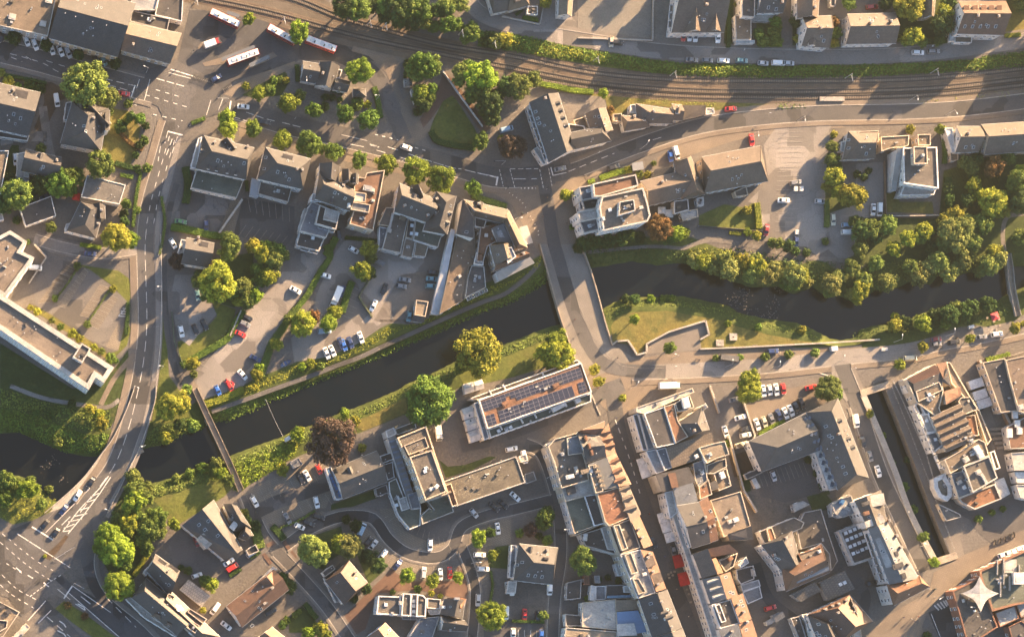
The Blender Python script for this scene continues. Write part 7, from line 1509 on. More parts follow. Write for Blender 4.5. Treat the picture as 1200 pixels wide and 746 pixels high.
scrub('riverside_scrub',[642,315,646,328,624,345,600,358,560,371,520,390,480,407,440,424,400,440,363,455,340,464,300,482,266,496,250,497,246,487,262,482,290,472,320,461,345,452,370,443,395,433,420,424,450,410,490,392,530,374,565,359,590,350,610,338],1.5,5.4,'green',26,0.32,3.2)
scrub('riverside_scrub',[600,330,630,312,634,300,626,312,604,328,580,342,540,358,500,375,488,378,455,392,420,412,380,428,340,440,330,445,300,456,262,470,246,474,250,465,290,452,330,436,345,430,385,424,420,406,455,384,480,384,505,376,540,350,580,335],1.3,5.4,'gold',27,0.30,3.0)
scrub('riverside_scrub',[654,384,600,404,580,411,533,428,476,455,440,473,410,485,371,500,341,511,300,527,274,537,262,543,266,550,300,540,345,522,380,508,415,492,445,478,480,460,540,436,585,418,640,396,660,396],1.6,5.1,'olive',28,0.34,3.4)
scrub('reed_bed',[274,545,300,532,330,520,342,516,347,530,330,545,312,555,290,568,283,574],1.6,7.0,'lime',29,.34,2.0)
scrub('riverside_scrub',[204,560,232,549,250,546,270,552,278,575,270,572,258,560,236,566,210,574,178,582,172,574],1.7,5.4,'olive',30,0.34,3.0)
scrub('riverside_scrub',[183,500,200,498,226,497,238,496,240,503,215,511,200,517,178,522,172,515],1.6,4.8,'olive',31,0.34,3.0)
scrub('riverside_scrub',[0,478,50,490,100,510,128,508,118,530,80,530,50,517,22,504,0,505],1.5,5.5,'green',32,.4,3.4);scrub('riverside_scrub',[0,455,40,468,90,480,128,482,130,500,100,506,50,488,0,476],1.1,4.0,'olive',33,.38,3.4)
scrub('water_weed',[-20,540,30,538,34,546,10,552,-20,550],.35,3.0,'deep',34,.3);scrub('water_weed',[1067,345,1078,340,1084,344,1076,349],.35,3,'dark',35,.3)
scrub('canal_weed',[1028,462,1036,460,1058,515,1078,570,1096,612,1106,648,1100,650,1088,615,1066,560,1044,510],.5,1.8,'deep',36,.3,3)
scrub('bank_scrub',[10,575,40,566,60,578,80,585,60,596,45,606,15,612,0,606,0,580],.9,2.6,'gold',37,.26,3.0)
Z(0,450)
trees('on the south bank by the main road bridge',[(45,565,56,'green'),(165,610,62,'lime'),(30,665,50,'green'),(95,630,38,'olive'),(110,575,34,'green'),(180,560,36,'olive'),(-10,600,50,'dark'),(240,700,40,'olive'),(290,610,30,'olive')]);trees('below the office block on the bank',[(520,150,40,'gold'),(580,170,36,'gold'),(590,235,46,'gold'),(215,165,26,'dark'),(290,175,28,'dark'),(345,335,36,'olive','shrub'),(420,110,30,'dark')])
trees('on the bank right of the main road bridge',[(780,540,50,'olive'),(790,610,64,'olive'),(780,690,70,'lime'),(840,660,56,'olive'),(970,310,44,'gold'),(860,600,36,'olive'),(745,740,40,'olive')])
tree(985,130,72,'gold','left of the footbridge, broad and bright');tree(960,160,50,'lime','left of the footbridge, behind the bright crown');
Z(200,450);tree(60,110,62,'gold','left of the footbridge, nearest the planks');trees('left of the footbridge by the path',[(130,240,44,'olive'),(50,235,40,'dark'),(190,485,40,'green','shrub'),(110,525,36,'green','shrub'),(30,555,36,'olive','shrub'),(265,470,46,'olive'),(290,520,40,'lime'),(340,560,40,'olive'),(260,510,36,'green')])
tree(935,330,140,'purple','beside the long dark-roofed house, broad copper beech');trees('on the riverside below the purple tree',[(735,290,44,'lime'),(760,265,28,'gold'),(650,500,40,'gold','shrub'),(720,355,26,'gold')]);hedge([200,120,320,80,420,30],40,1.2,'bushy hedge below the car park at the footbridge','gold');trees('at the footbridge car park',[(480,25,34,'gold'),(90,30,34,'olive')])
hedge([770,480,640,560,570,560],10,.8,'thin hedge above the parking court','olive')if False else None
Z(400,450);tree(505,112,132,'green','north of the civic tower, largest green crown');trees('beside the copper beech on the bank',[(20,165,34,'lime'),(75,215,36,'gold'),(120,375,30,'gold')])
Z(0,596)
trees('beside the slip road at the junction',[(640,170,80,'lime'),(690,240,90,'lime'),(620,260,60,'green'),(700,450,82,'lime'),(660,480,50,'green'),(570,230,36,'lime'),(720,320,56,'green')]);trees('on the bank beside the slip road',[(750,90,66,'gold'),(690,60,50,'olive'),(860,110,70,'olive'),(840,190,56,'green'),(920,60,64,'green'),(930,130,50,'olive'),(850,240,40,'green'),(790,40,50,'olive'),(880,30,40,'olive')])
trees('on the road median',[(398,560,26,'rust','shrub'),(492,625,24,'rust','shrub')]);trees('in the small round bed',[(262,272,14,'gold','shrub')]);hedge([780,390,830,310,890,220],30,1.4,'narrow hedge on the bank by the tall house','gold')
sheet('road_median',[320,580,375,535,480,600,640,720,700,760,560,760,420,660],'grass',3.2);sheet('road_island',[355,380,440,290,470,290,480,350,520,460,560,520,430,450],'yard',3.2);sheet('road_island',[280,510,330,500,375,535,315,580,275,530],'yard',3.3);sheet('road_island',[250,280,340,200,380,150,400,160,345,240,290,300],'soil',3.3)
Z(200,596)
trees('beside the large house lane',[(235,440,46,'lime'),(195,420,40,'green'),(100,360,28,'olive'),(60,340,24,'dark'),(20,90,40,'lime'),(185,590,22,'gold','shrub')]);hedge([470,80,500,150,520,230],60,1.2,'planted strip beside the large house','olive');trees('in the planted strip',[(420,30,36,'gold','shrub'),(445,60,34,'olive','shrub'),(495,100,36,'dark','shrub')]);hedge([340,390,410,350],24,1,'hedge beside the red van','dark');hedge([460,285,520,250],24,1,'hedge beside the white house car','dark')
tree(825,240,92,'pale','at the residential crossroads, broad pale crown');tree(1000,205,62,'gold','east of the broad pale crown');trees('along the residential street garden',[(650,680,30,'dark','shrub'),(680,650,28,'green','shrub'),(725,620,22,'olive','shrub'),(750,595,20,'olive','shrub'),(690,450,46,'dark'),(650,400,36,'dark'),(880,320,36,'dark')]);trees('at the lower residential street',[(870,700,48,'gold'),(810,720,44,'lime'),(900,730,40,'lime')]);hedge([780,550,850,640],34,1.2,'hedge beside the residential garden','dark');hedge([590,100,640,150,660,180],40,1.0,'hedge between the parking bays and the crossroads','dark');hedge([640,110,760,60,840,10],14,.8,'thin hedge between two rows of parking bays','olive')
Z(400,596)
tree(50,215,72,'pale','beside the crescent, broad pale crown');trees('beside the crescent parking',[(85,100,40,'deep'),(160,280,52,'dark'),(215,335,48,'dark'),(145,465,34,'dark'),(75,520,30,'dark'),(30,60,30,'deep')]);trees('on the red paved forecourt',[(382,390,50,'lime'),(530,418,44,'lime'),(680,400,36,'lime'),(445,468,26,'green'),(525,490,20,'gold','shrub'),(298,485,18,'olive','shrub'),(575,505,18,'gold','shrub')]);trees('beside the eastern parking bays',[(800,172,52,'lime'),(865,140,36,'dark'),(880,268,34,'lime'),(910,250,20,'olive')]);tree(875,620,88,'lime','at the bottom of the crescent road, broad crown');hedge([870,360,880,450,865,540],14,1,'thin hedge beside the yard by the villa','olive')
Z(600,596)
trees('beside the back street above the villa',[(195,35,60,'green'),(185,85,50,'green'),(110,125,46,'purple'),(45,145,30,'green'),(205,180,34,'green'),(160,160,26,'dark')]);tree(410,300,78,'olive','in the yard beside the back street, pink-tipped crown');hedge([0,652,80,655,185,658],18,1,'low hedge between yard and parking','green');trees('at the edge of the villa yard',[(180,620,34,'olive'),(520,680,20,'gold','shrub'),(365,670,22,'lime','shrub'),(440,525,24,'olive','shrub')])
trees('in the small green yard',[(500,410,26,'dark','shrub'),(560,400,22,'dark','shrub'),(620,415,22,'dark','shrub')])
Z(800,450)
tree(385,40,72,'gold','between the two upper car parks');tree(840,30,72,'olive','at the corner of the slate house and the street');tree(900,60,40,'olive','at the corner of the slate house and the street');hedge([440,295,500,255,590,215],22,1.2,'flowering hedge under the parked row','lime');trees('in the court gardens',[(260,345,24,'gold','shrub'),(380,40,22,'gold'),(345,545,24,'dark','shrub'),(730,440,26,'dark','shrub'),(780,520,28,'dark','shrub'),(820,590,30,'dark','shrub')])
Z(1000,450)
trees('along the canal street',[(97,170,26,'gold'),(160,305,30,'lime'),(222,460,26,'green'),(290,605,36,'green'),(345,735,32,'green'),(320,440,24,'dark')])
Z(1000,596)
trees('along the canal street',[(405,165,36,'green'),(467,310,32,'lime'),(340,10,34,'green')]);trees('in the cobbled plaza planters',[(730,55,28,'green'),(810,18,24,'green'),(870,0,20,'green')]);trees('in the roof garden',[(845,495,18,'gold','shrub'),(910,460,26,'dark','shrub'),(985,455,22,'rust','shrub'),(810,370,18,'olive','shrub'),(870,385,18,'olive','shrub')]);trees('at the bottom by the plaza kiosk',[(430,735,30,'dark','shrub')])
Z(1000,150)
trees('in the wooded park at the right',[(700,325,50,'gold'),(700,395,34,'gold'),(810,440,80,'gold'),(760,400,50,'gold'),(860,480,56,'gold'),(880,390,30,'gold'),(590,510,56,'gold'),(540,545,50,'gold'),(560,600,74,'pale'),(640,590,72,'pale'),(610,670,70,'pale'),(690,660,62,'olive'),(530,680,50,'olive'),(410,600,58,'gold'),(380,640,46,'olive'),(320,645,54,'gold'),(235,705,46,'gold'),(200,560,62,'olive'),(100,585,62,'olive'),(40,600,60,'dark'),(820,230,66,'rust'),(660,205,50,'olive'),(690,240,44,'olive'),(750,560,66,'olive'),(690,560,50,'olive'),(960,330,80,'olive'),(970,420,80,'dark'),(980,255,50,'gold'),(820,720,46,'gold'),(40,705,50,'olive'),(975,640,60,'olive'),(560,420,36,'dark'),(550,350,34,'dark'),(660,420,44,'dark'),(10,540,40,'dark'),(720,180,40,'dark'),(900,170,50,'olive'),(130,650,40,'dark'),(450,700,40,'dark')])
hedge([545,290,555,400,560,480],40,1.6,'hedge at the edge of the wooded park','dark');hedge([520,70,530,140,525,210],24,1.5,'hedge between the white villa and the row house','green');hedge([770,10,745,150],34,2.0,'ivy hedge between the two right houses','lime');trees('near the white villa',[(330,10,30,'gold'),(505,10,34,'lime'),(15,400,70,'gold'),(60,290,26,'dark','shrub'),(20,270,26,'dark','shrub'),(90,250,24,'dark','shrub')])
Z(800,0)
trees('in the top gardens',[(320,25,24,'gold'),(440,200,40,'dark'),(540,130,36,'green'),(520,190,34,'olive'),(540,230,40,'olive'),(470,240,36,'olive'),(555,170,30,'olive'),(655,130,36,'dark'),(660,70,30,'dark'),(670,230,30,'gold'),(880,130,36,'rust'),(890,200,40,'olive'),(880,250,34,'gold'),(965,15,46,'olive')]);hedge([430,255,500,265,575,265],22,1.2,'front hedge of the balcony house','lime');hedge([262,40,265,160,262,280],24,1.5,'long hedge between two houses at the top','dark')
Z(1000,0)
trees('in the top right gardens',[(330,40,84,'gold'),(270,30,50,'olive'),(560,10,46,'dark'),(530,75,52,'gold'),(520,140,70,'dark'),(490,130,40,'olive'),(345,215,60,'gold'),(400,245,36,'olive'),(300,245,34,'olive'),(970,20,50,'olive'),(190,20,40,'dark'),(260,220,24,'olive'),(500,235,36,'dark')]);hedge([880,212,970,205],24,1.2,'golden clipped hedge beside the white-gabled house','gold');hedge([410,245,540,240],34,1.5,'dark hedge under the garden trees','dark')
# unseen tree belt added outside the frame to shade the top right corner
Z(0,0,1)
trees('added unseen beyond the view for shade',[(1180,-25,16,'dark'),(1215,-8,14,'olive'),(1230,20,15,'dark'),(1240,60,14,'olive'),(1030,-30,14,'dark'),(980,-28,13,'olive'),(820,-40,14,'dark'),(760,-35,13,'olive'),(640,-40,14,'dark'),(1225,130,14,'dark'),(1230,200,16,'olive'),(1240,250,16,'dark'),(1220,330,12,'olive'),(1235,290,16,'dark')])
Z(0,300);trees('along the office wall by the car park',[(215,320,26,'gold','shrub'),(180,300,22,'gold','shrub'),(300,375,22,'olive','shrub'),(355,412,24,'green','shrub'),(420,450,30,'gold','shrub'),(465,480,28,'gold','shrub'),(545,530,24,'gold','shrub'),(590,555,24,'olive','shrub'),(645,590,38,'green','shrub'),(675,610,24,'dark','shrub'),(320,250,24,'olive','shrub'),(510,400,24,'olive','shrub'),(660,190,24,'gold','shrub'),(450,60,26,'olive','shrub')]);hedge([440,88,380,180,312,262],10,.8,'thin hedge between the first two bay strips','olive');hedge([640,196,570,300,508,392],10,.8,'thin hedge between the inner bay strips','olive');hedge([745,270,742,360,735,460],22,1.2,'hedge between the office car park and the main road path','dark')
# ================= VEHICLES =================
Z(0,0)
cars('parked between trees along the north street',[(155,243,68,'white','hatchback'),(203,263,68,'white','estate'),(303,293,75,'white','hatchback'),(352,300,66,'white','saloon'),(397,310,66,'silver','estate'),(558,350,66,'black','saloon'),(605,357,66,'teal','hatchback'),(0,215,70,'black','saloon')])
car(722,550,6,'red','waiting at the stop line of the north street','saloon')
car(330,588,80,'white','in the drive beside the long left house','van')
Z(0,150)
car(90,185,85,'white','beside the small gabled house','estate');car(525,735,4,'dark blue','on the curving drive above the office car park','saloon');car(265,402,150,'dark blue','behind the dark flat garage','saloon')
Z(0,300)
car(205,70,4,'white','in the office delivery yard','van')
Z(200,0)
bus(315,110,25.5,11.8,'white-topped red bus at the upper bay beside the round tree');bus(648,205,29,11.8,'white-topped red bus half under the large tree by the railway');bus(875,260,20.5,11.8,'white-topped red bus right of the large tree by the railway');bus(420,337,-20,12.2,'white-topped red bus at the island with dark shelters')
truck(243,250,-20,6.5,'white minibus with dark red cab on the oval island',(.66,.65,.62),(.25,.03,.03),'minibus',2.6)
cars('driving on the station street by the crossing',[(422,625,5,'white','saloon'),(545,715,8,'black','saloon')]);car(265,458,-30,'dark blue','beside the bicycle row at the bus station','hatchback')
Z(400,150);car(377,117,20,'white','driving on the station street below the loop','suv');car(70,712,30,'white','on the car park island by the banner','hatchback');car(960,10,-15,'light blue','behind the green triangle','van')
Z(600,0);car(612,250,6,'black','on the railway street below the sports court','estate');car(575,247,90,'beige','on the railway street behind the black estate','hatchback')
Z(800,0)
cars('parked along the railway street scrub',[(50,352,4,'grey','saloon'),(140,355,4,'grey','hatchback'),(235,357,2,'white','estate'),(340,357,3,'teal','estate'),(465,372,4,'silver','hatchback'),(553,371,3,'white','van'),(615,372,3,'silver','hatchback')])
cars('in front of the wide two-gabled house',[(0,213,90,'red','hatchback'),(36,213,90,'white','hatchback'),(70,213,90,'white','estate'),(201,220,90,'white','suv')]);car(277,638,-4,'red','on the east street near the long shed','saloon')
Z(1000,0);cars('parked on the railway street by the brown house',[(372,310,2,'white','estate'),(462,303,-2,'grey','estate')]);car(105,45,-4,'dark red','in a back garden at the top right','estate')
Z(200,150);car(57,548,8,'green','in the forecourt beside the hedge','saloon');car(205,568,88,'dark blue','in the forecourt below the flat green annex','hatchback');car(12,675,60,'white','by the path left of the small house','hatchback');car(978,622,80,'black','beside the stepped terrace house hedge','hatchback')
Z(600,150)
car(277,240,-12,'grey','at the stop line by the hotel','saloon');car(590,230,-18,'black','on the pavement by the apartment block','estate');cars('parked beside the brown hall wing',[(921,168,80,'blue','hatchback'),(952,148,75,'white','van')])
Z(800,150)
car(398,72,83,'red','above the hip-roofed hall','saloon');cars('in the middle of the large car park',[(655,320,-10,'grey','estate'),(585,424,0,'white','saloon'),(798,430,2,'silver','hatchback')]);car(484,598,100,'dark red','at the lower left edge of the large car park','saloon');car(656,662,92,'dark blue','at the foot of the large car park','hatchback');car(872,535,86,'cream','at the upper end of the small right car park','estate');cars('side by side in the small right car park',[(958,567,-2,'light blue','estate'),(958,608,-2,'white','van')])
Z(1000,150);cars('side by side beside the white villa fence',[(112,478,92,'white','saloon'),(147,478,92,'white','van')]);car(525,65,90,'silver','beside the white villa hedge','hatchback')
Z(200,300)
cars('on the lawn-side parking square',[(60,440,78,'white','suv'),(142,428,68,'black','hatchback'),(195,400,62,'black','saloon')]);cars('in the left bays of the long car park',[(447,360,28,'black','hatchback'),(430,397,24,'grey','suv'),(405,456,24,'red','saloon')])
cars('in the right bays of the long car park',[(726,200,28,'white','saloon'),(492,597,28,'dark blue','saloon'),(417,692,48,'white','saloon'),(340,740,30,'red','hatchback')])
cars('on the drive beside the hedge car park',[(898,115,14,'white','saloon')]);truck(965,238,112,8.0,'white box lorry parked by the golden tree');car(895,438,-4,'light blue','below the lime tree in the middle car park','van')
cars('in the middle car park row',[(907,567,68,'white','saloon'),(940,553,66,'white','saloon'),(990,508,68,'dark blue','saloon')]);car(155,228,80,'teal','at the tree edge of the lawn-side parking','hatchback')
bm_=G(670,625,.4);bo_=thing('rowing_boat','dark blue rowing boat lying on the grass by the river hedge','boat',(bm_.x,bm_.y,.1),math.radians(30));m=MB()
rr_=[[Vector((x,-w_,.55)),Vector((x,-w_*.6,.05)),Vector((x,w_*.6,.05)),Vector((x,w_,.55))]for x,w_ in((-2.2,.1),(-1.4,.7),(0,.85),(1.4,.65),(2.3,.05))]
for a_,b_ in zip(rr_[:-1],rr_[1:]):
 for i_ in range(3):m.face([a_[i_],a_[i_+1],b_[i_+1],b_[i_]])
m.obj('hull','car_paint',bo_,(.05,.10,.22));m=MB();m.box((-.7,0),.3,1.3,.4,.45);m.box((.7,0),.3,1.3,.4,.45);m.obj('thwart','wood',bo_)
Z(400,300)
cars('on the paved yard by the warehouse',[(368,140,8,'grey','saloon'),(347,177,8,'grey','hatchback')]);cars('stacked along the warehouse wall',[(538,97,8,'black','saloon'),(527,135,5,'teal','saloon'),(522,177,5,'teal','estate')]);car(393,352,98,'teal','beside the small flat pavilion','hatchback')
car(247,195,112,'black','by the fence of the paved yard','saloon');car(185,290,115,'white','on the drive below the black saloon','saloon');cars('in the row above the river path',[(110,475,70,'white','saloon'),(50,505,68,'dark blue','saloon'),(12,520,68,'blue','saloon')]);car(2,208,110,'dark blue','under the hedge island trees','saloon')
Z(200,450)
cars('at the foot of the long car park',[(272,37,64,'blue','hatchback'),(345,17,60,'red','hatchback')]);cars('in the slab parking court by the reed bed',[(487,685,60,'white','suv'),(753,548,60,'black','saloon'),(793,533,60,'white','saloon'),(848,688,76,'white','estate')]);car(862,497,65,'red','beside the copper beech','hatchback')
Z(200,596);car(678,55,62,'grey','in the upper parking bays by the crossroads','saloon');cars('in the lower parking bays by the crossroads',[(750,103,26,'white','hatchback'),(803,83,18,'black','estate'),(862,47,16,'black','estate')])
car(150,190,70,'dark red','under the lean-to of the large house','hatchback');car(338,310,-32,'white','beside the large house by the lane','saloon');car(358,342,-32,'red','beside the large house by the lane','van');car(472,257,-35,'white','in the walled bay of the large house','estate');car(152,388,-18,'white','in the yard by the round tree','hatchback');car(257,580,125,'white','by the garage lane','van');car(322,680,38,'white','in the dark yard by the diagonal house','saloon');car(582,600,-28,'black','under the south eaves of the diagonal house','estate');car(972,222,-30,'silver','behind the tall house','van')if False else None
Z(0,560,4.0125);cars('driving in the queue over the left bridge',[(428,18,122,'black','saloon'),(364,82,122,'white','saloon'),(300,147,125,'dark blue','saloon'),(262,255,125,'black','saloon'),(210,218,128,'black','hatchback')])
Z(400,450)
truck(567,283,82,6.0,'white van with a ribbed roof by the green crown',(.6,.58,.52),(.6,.6,.58),'delivery_van',2.5);car(990,378,-12,'white','on the street below the solar building','estate');cars('parked in front of the beige wing',[(888,715,40,'black','saloon'),(940,698,40,'black','saloon'),(1010,655,42,'white','saloon')])
Z(600,450);car(20,370,-12,'silver','in front of the corner shop street','estate')if False else None;car(68,425,75,'white','at the east end of the beige wing','van');car(20,665,45,'white','on the forecourt east of the beige wing','saloon')if False else None
Z(400,596)
car(515,210,91,'white','alone on the crescent cobbles','estate');car(770,25,50,'silver','at the end of the cobbled forecourt','hatchback');cars('along the outer curve of the crescent',[(117,120,-65,'light blue','van'),(155,190,-50,'black','hatchback'),(183,210,-50,'silver','saloon'),(241,266,-52,'white','saloon'),(327,323,-52,'dark blue','saloon')])
cars('on the slab bays above the red forecourt',[(477,373,-82,'silver','estate'),(575,380,88,'white','saloon'),(630,372,88,'red','saloon')]);cars('in the eastern bays of the crescent road',[(909,115,82,'white','saloon'),(803,268,2,'white','estate'),(824,350,2,'white','estate')]);car(794,530,92,'silver','driving on the crescent road branch','estate');cars('in the yard by the pyramid-roofed villa',[(966,460,85,'silver','saloon'),(992,470,88,'white','saloon')]);car(957,605,92,'white','behind the lime tree of the crescent road','van');car(900,2,40,'dark blue','above the crescent','saloon')if False else None
Z(600,596)
car(216,463,92,'white','at the corner of the pyramid-roofed villa','van');cars('in the yard south of the villa',[(70,617,93,'red','saloon'),(147,625,93,'black','hatchback')]);car(168,735,92,'blue','in the bays at the bottom edge','hatchback');car(3,725,90,'white','in the bays at the bottom edge','hatchback');car(820,195,62,'black','on the shopping street opposite the parasols','saloon');car(938,245,80,'grey','behind the red parasols','hatchback')
Z(800,300);car(520,556,-6,'dark blue','parked on the riverside street','suv')
Z(1000,300);cars('parked between trees on the riverside street',[(478,513,-8,'grey','hatchback'),(582,502,-8,'black','suv'),(740,473,-8,'grey','saloon'),(832,457,-8,'white','suv')]);car(478,487,-6,'dark red','on the footway of the riverside street','hatchback');car(326,597,-4,'cream','moving along the riverside street','van');
Z(800,450)
car(302,90,-14,'grey','in the upper car park by the planted wall','saloon');cars('in the upper car park by the planted wall',[(333,194,-16,'white','saloon'),(245,277,72,'white','saloon')]);cars('at the lower edge of the upper car park',[(358,262,-14,'black','hatchback'),(363,297,-10,'silver','suv')]);car(336,355,-16,'cream','below the upper car park wall','van')
cars('in the top row of the brown car park',[(427,60,80,'grey','hatchback'),(467,40,80,'white','saloon'),(503,35,80,'white','hatchback'),(542,32,80,'white','saloon'),(582,28,80,'red','hatchback')]);car(743,20,-14,'red','at the street end of the brown car park','saloon')
cars('in the long row against the slate house',[(430,235,70,'white','saloon'),(472,220,70,'cream','hatchback'),(515,205,70,'grey','saloon'),(557,180,68,'dark blue','saloon'),(595,170,68,'white','saloon'),(627,155,68,'white','saloon'),(657,135,66,'black','saloon'),(688,112,66,'black','suv')])
car(525,535,70,'silver','in the shaded court','hatchback');car(735,130,-16,'white','beside the slate house gable','van')if False else None
Z(800,596);car(507,576,-16,'red','in the small yard between the roofs','estate')
Z(1000,450)
cars('parked along the canal street',[(10,215,80,'white','van'),(50,335,72,'black','saloon'),(92,420,72,'grey','hatchback')]);car(140,508,74,'white','driving on the canal street','saloon');
Z(1000,596);car(105,430,-15,'black','in the yard behind the blue roofed house','saloon')
for i_,(x_,y_)in enumerate(((826,195),(857,185),(885,175),(912,162),(935,150))):motorbike(x_,y_,78,'dark motorcycle in the row on the cobbled plaza','motorcycles on the plaza')
for i_,(x_,y_)in enumerate(((868,268),(905,255),(935,244),(965,232))):car(x_,y_,-18,'white','in the row by the roof garden building','hatchback')
# ================= STREET FURNITURE =================
Z(770,590,4.783)
parasol(130,318,72,-14,(.34,.016,.014),'red cafe parasol upper of the pair on the shopping street');parasol(160,418,74,-14,(.34,.016,.014),'red cafe parasol lower of the pair on the shopping street')
for x_,y_,l_ in((35,76,'top'),(53,130,'middle'),(74,186,'bottom')):parasol(x_,y_,56,-16,(.60,.58,.55),f'white square cafe parasol, {l_} of three on the shopping street')
for x_,y_ in((75,385),(60,395),(85,400),(65,415),(95,380),(165,480),(175,505),(185,550),(90,260)):tableset(x_,y_,'small cafe table on the shopping street','cafe tables on the shopping street')
Z(740,450,4.971);parasol(68,458,62,-18,(.60,.59,.57),'white square parasol, upper of two beside the corner building');parasol(84,512,62,-18,(.60,.59,.57),'white square parasol, lower of two beside the corner building')
for x_,y_ in((40,340),(55,360),(60,380),(45,375),(65,400)):tableset(x_,y_,'cafe table beside the corner building','cafe tables beside the corner building')
truck(225,8,-2,8.5,'long white market trailer above the corner building',(.68,.67,.64),(.6,.6,.58),'trailer',3.0)
Z(0,150);parasol(445,398,44,10,(.34,.016,.014),'red garden parasol beside the grey flat-roofed house')
Z(1000,300);parasol(828,350,44,-20,(.4,.05,.06),'pink and red parasol on the riverside grass')
for x_,y_ in((775,362),(815,382),(850,405),(845,370)):tableset(x_,y_,'picnic table on the riverside grass','picnic tables by the footbridge')
Z(740,130,4.972);parasol(178,580,44,0,(.56,.57,.56),'white parasol left of a pair on the hall terrace');parasol(222,596,46,0,(.58,.59,.57),'white parasol right of a pair on the hall terrace')
# shade sail
Z(1080,610,5.483)
C_=[G(372,355,9.2),G(495,465,8.2),G(380,585,9.2),G(258,465,8.2)];o_=(C_[0]+C_[2])/2;o_.z=7
t=thing('shade_sail','white four-pointed shade sail stretched over the dark roof','shade sail',o_);m=MB(o_);n_=8;ctr=sum(C_,Vector((0,0,0)))/4;E_=[]
for i_ in range(4):
 a_,b_=C_[i_],C_[(i_+1)%4]
 for k_ in range(n_):
  u_=k_/n_;q_=a_.lerp(b_,u_);q_=q_.lerp(ctr,.30*4*u_*(1-u_));E_.append(q_)
for i_ in range(len(E_)):m.face([E_[i_],E_[(i_+1)%len(E_)],ctr])
if area(E_)<0:m.F=[f_[::-1]for f_ in m.F]
m.obj('sail','canvas',t,(.30,.30,.30))
for q_ in C_:m=MB(o_);m.tube((q_.x,q_.y,6.5),q_,.07,.06,6);m.obj('mast','zinc',t)
# bus shelters and bicycle stand
def shelter(a,b_,wd,label,hgt=2.6):
 A_,B_=G(*a,hgt),G(*b_,hgt);c_=(A_+B_)/2;d_=B_-A_;an=math.atan2(d_.y,d_.x);t=thing('bus_shelter',label,'bus shelter',(c_.x,c_.y,.1),an);m=MB();m.box((0,0),d_.length,wd,hgt-.12,hgt);m.obj('roof','glazing',t,(.12,.13,.14))
 for i_ in range(int(d_.length/3)+1):m=MB();m.box((-d_.length/2+.2+i_*(d_.length-.4)/max(1,int(d_.length/3)),-wd*.35),.1,.1,0,hgt-.1);m.obj('post','metal',t)
 m=MB();m.box((0,-wd*.3),d_.length*.6,.4,.42,.48);m.obj('bench','wood',t)
Z(200,0);shelter((298,348),(490,272),1.3,'long dark bus shelter on the upper island');shelter((460,382),(575,330),1.5,'dark bus shelter on the lower island');shelter((330,72),(400,95),1.2,'narrow bus shelter beside the upper bay bus')
def bike(X,Y,ang,label,group):
 p=G(X,Y);t=thing('bicycle',label,'bicycle',(p.x,p.y,.1),math.radians(-ang),group);wm=MB()
 for k_ in range(10):
  a_,b_=k_*.6283,(k_+1)*.6283;wm.tube((math.cos(a_)*.33,0,math.sin(a_)*.33),(math.cos(b_)*.33,0,math.sin(b_)*.33),.03,.03,4,0,False)
 me_=mesh('wheel',wm.V,wm.F,'rubber')
 for x_ in(-.5,.52):new('wheel',me_,t,(x_,0,.33))
 m=MB();m.tube((-.5,0,.33),(0,0,.3),.03,.03,5);m.tube((0,0,.3),(-.15,0,.85),.03,.03,5);m.tube((0,0,.3),(.4,0,.85),.03,.03,5);m.tube((-.13,0,.8),(.4,0,.85),.03,.03,5);m.tube((.4,0,.95),(.52,0,.33),.03,.03,5);m.obj('frame','metal',t)
 m=MB();m.box((-.17,0),.26,.14,.88,.93);m.obj('saddle','rubber',t);m=MB();m.tube((.38,-.28,1.0),(.38,.28,1.0),.02,.02,5);m.obj('handlebar','metal',t)
for i_ in range(12):bike(135+i_*11,448+i_*3.8,100,'bicycle parked in the long rack at the bus station','bicycles at the bus station')
for i_ in range(6):bike(305+i_*9,525-i_*5,60,'bicycle parked at the corner of the station walkway','bicycles at the station walkway')
# lamps, signals, masts
Z(0,0,1)
for x_,y_,a_,pl in((171,86,200,'at the corner of the brown tiled hall'),(46,56,-70,'on the pavement of the north street'),(355,96,90,'on the station square'),(440,118,180,'on the bus loop'),(600,260,0,'beside the corner house at the bridge'),(750,175,-60,'beside the east street'),(934,142,90,'above the large car park'),(1108,135,60,'at the end of the east street'),(155,455,30,'on the left side of the main road bridge'),(187,340,180,'on the guard rail of the main road'),(189,432,180,'near the end of the guard rail'),(168,524,160,'on the right parapet of the left bridge'),(126,600,200,'at the foot of the left bridge'),(788,420,200,'beside the viewing terrace'),(850,430,-90,'on the riverside street under the planters'),(905,432,-90,'in the middle of the riverside street'),(980,425,-90,'near the canal street corner'),(1047,401,-90,'on the riverside pavement at the right'),(1108,394,-90,'beside the footbridge grass'),(738,455,-60,'in the paved square at the street mouth'),(1078,640,200,'at the end of the canal street'),(1132,712,180,'beside the zebra crossing'),(1095,700,150,'on the plaza corner'),(345,615,120,'at the residential crossroads'),(552,660,0,'at the crescent road branch'),(660,622,180,'on the back street bend'),(880,160,90,'above the hip-roofed hall'),(1065,118,90,'on the verge of the east street')):lamp(x_,y_,a_,pl)
for x_,y_,a_,pl,ms in((64,655,-30,'on the median nose of the left junction',True),(75,648,-30,'beside the stop lines of the left junction',True),(86,684,30,'at the corner of the main road south',True),(70,690,60,'on the lower traffic island',False),(160,118,0,'at the villa corner of the top junction',False),(265,120,180,'at the walkway corner of the top junction',True),(222,148,30,'on the planted island of the top junction',False),(225,62,0,'beside the bus station entry',False),(588,193,180,'at the hotel side of the bridge junction',True),(592,222,0,'at the corner house of the bridge junction',False),(640,222,180,'at the square of the bridge junction',False),(660,178,90,'under the hotel corner',False)):trafficlight(x_,y_,a_,pl,ms)
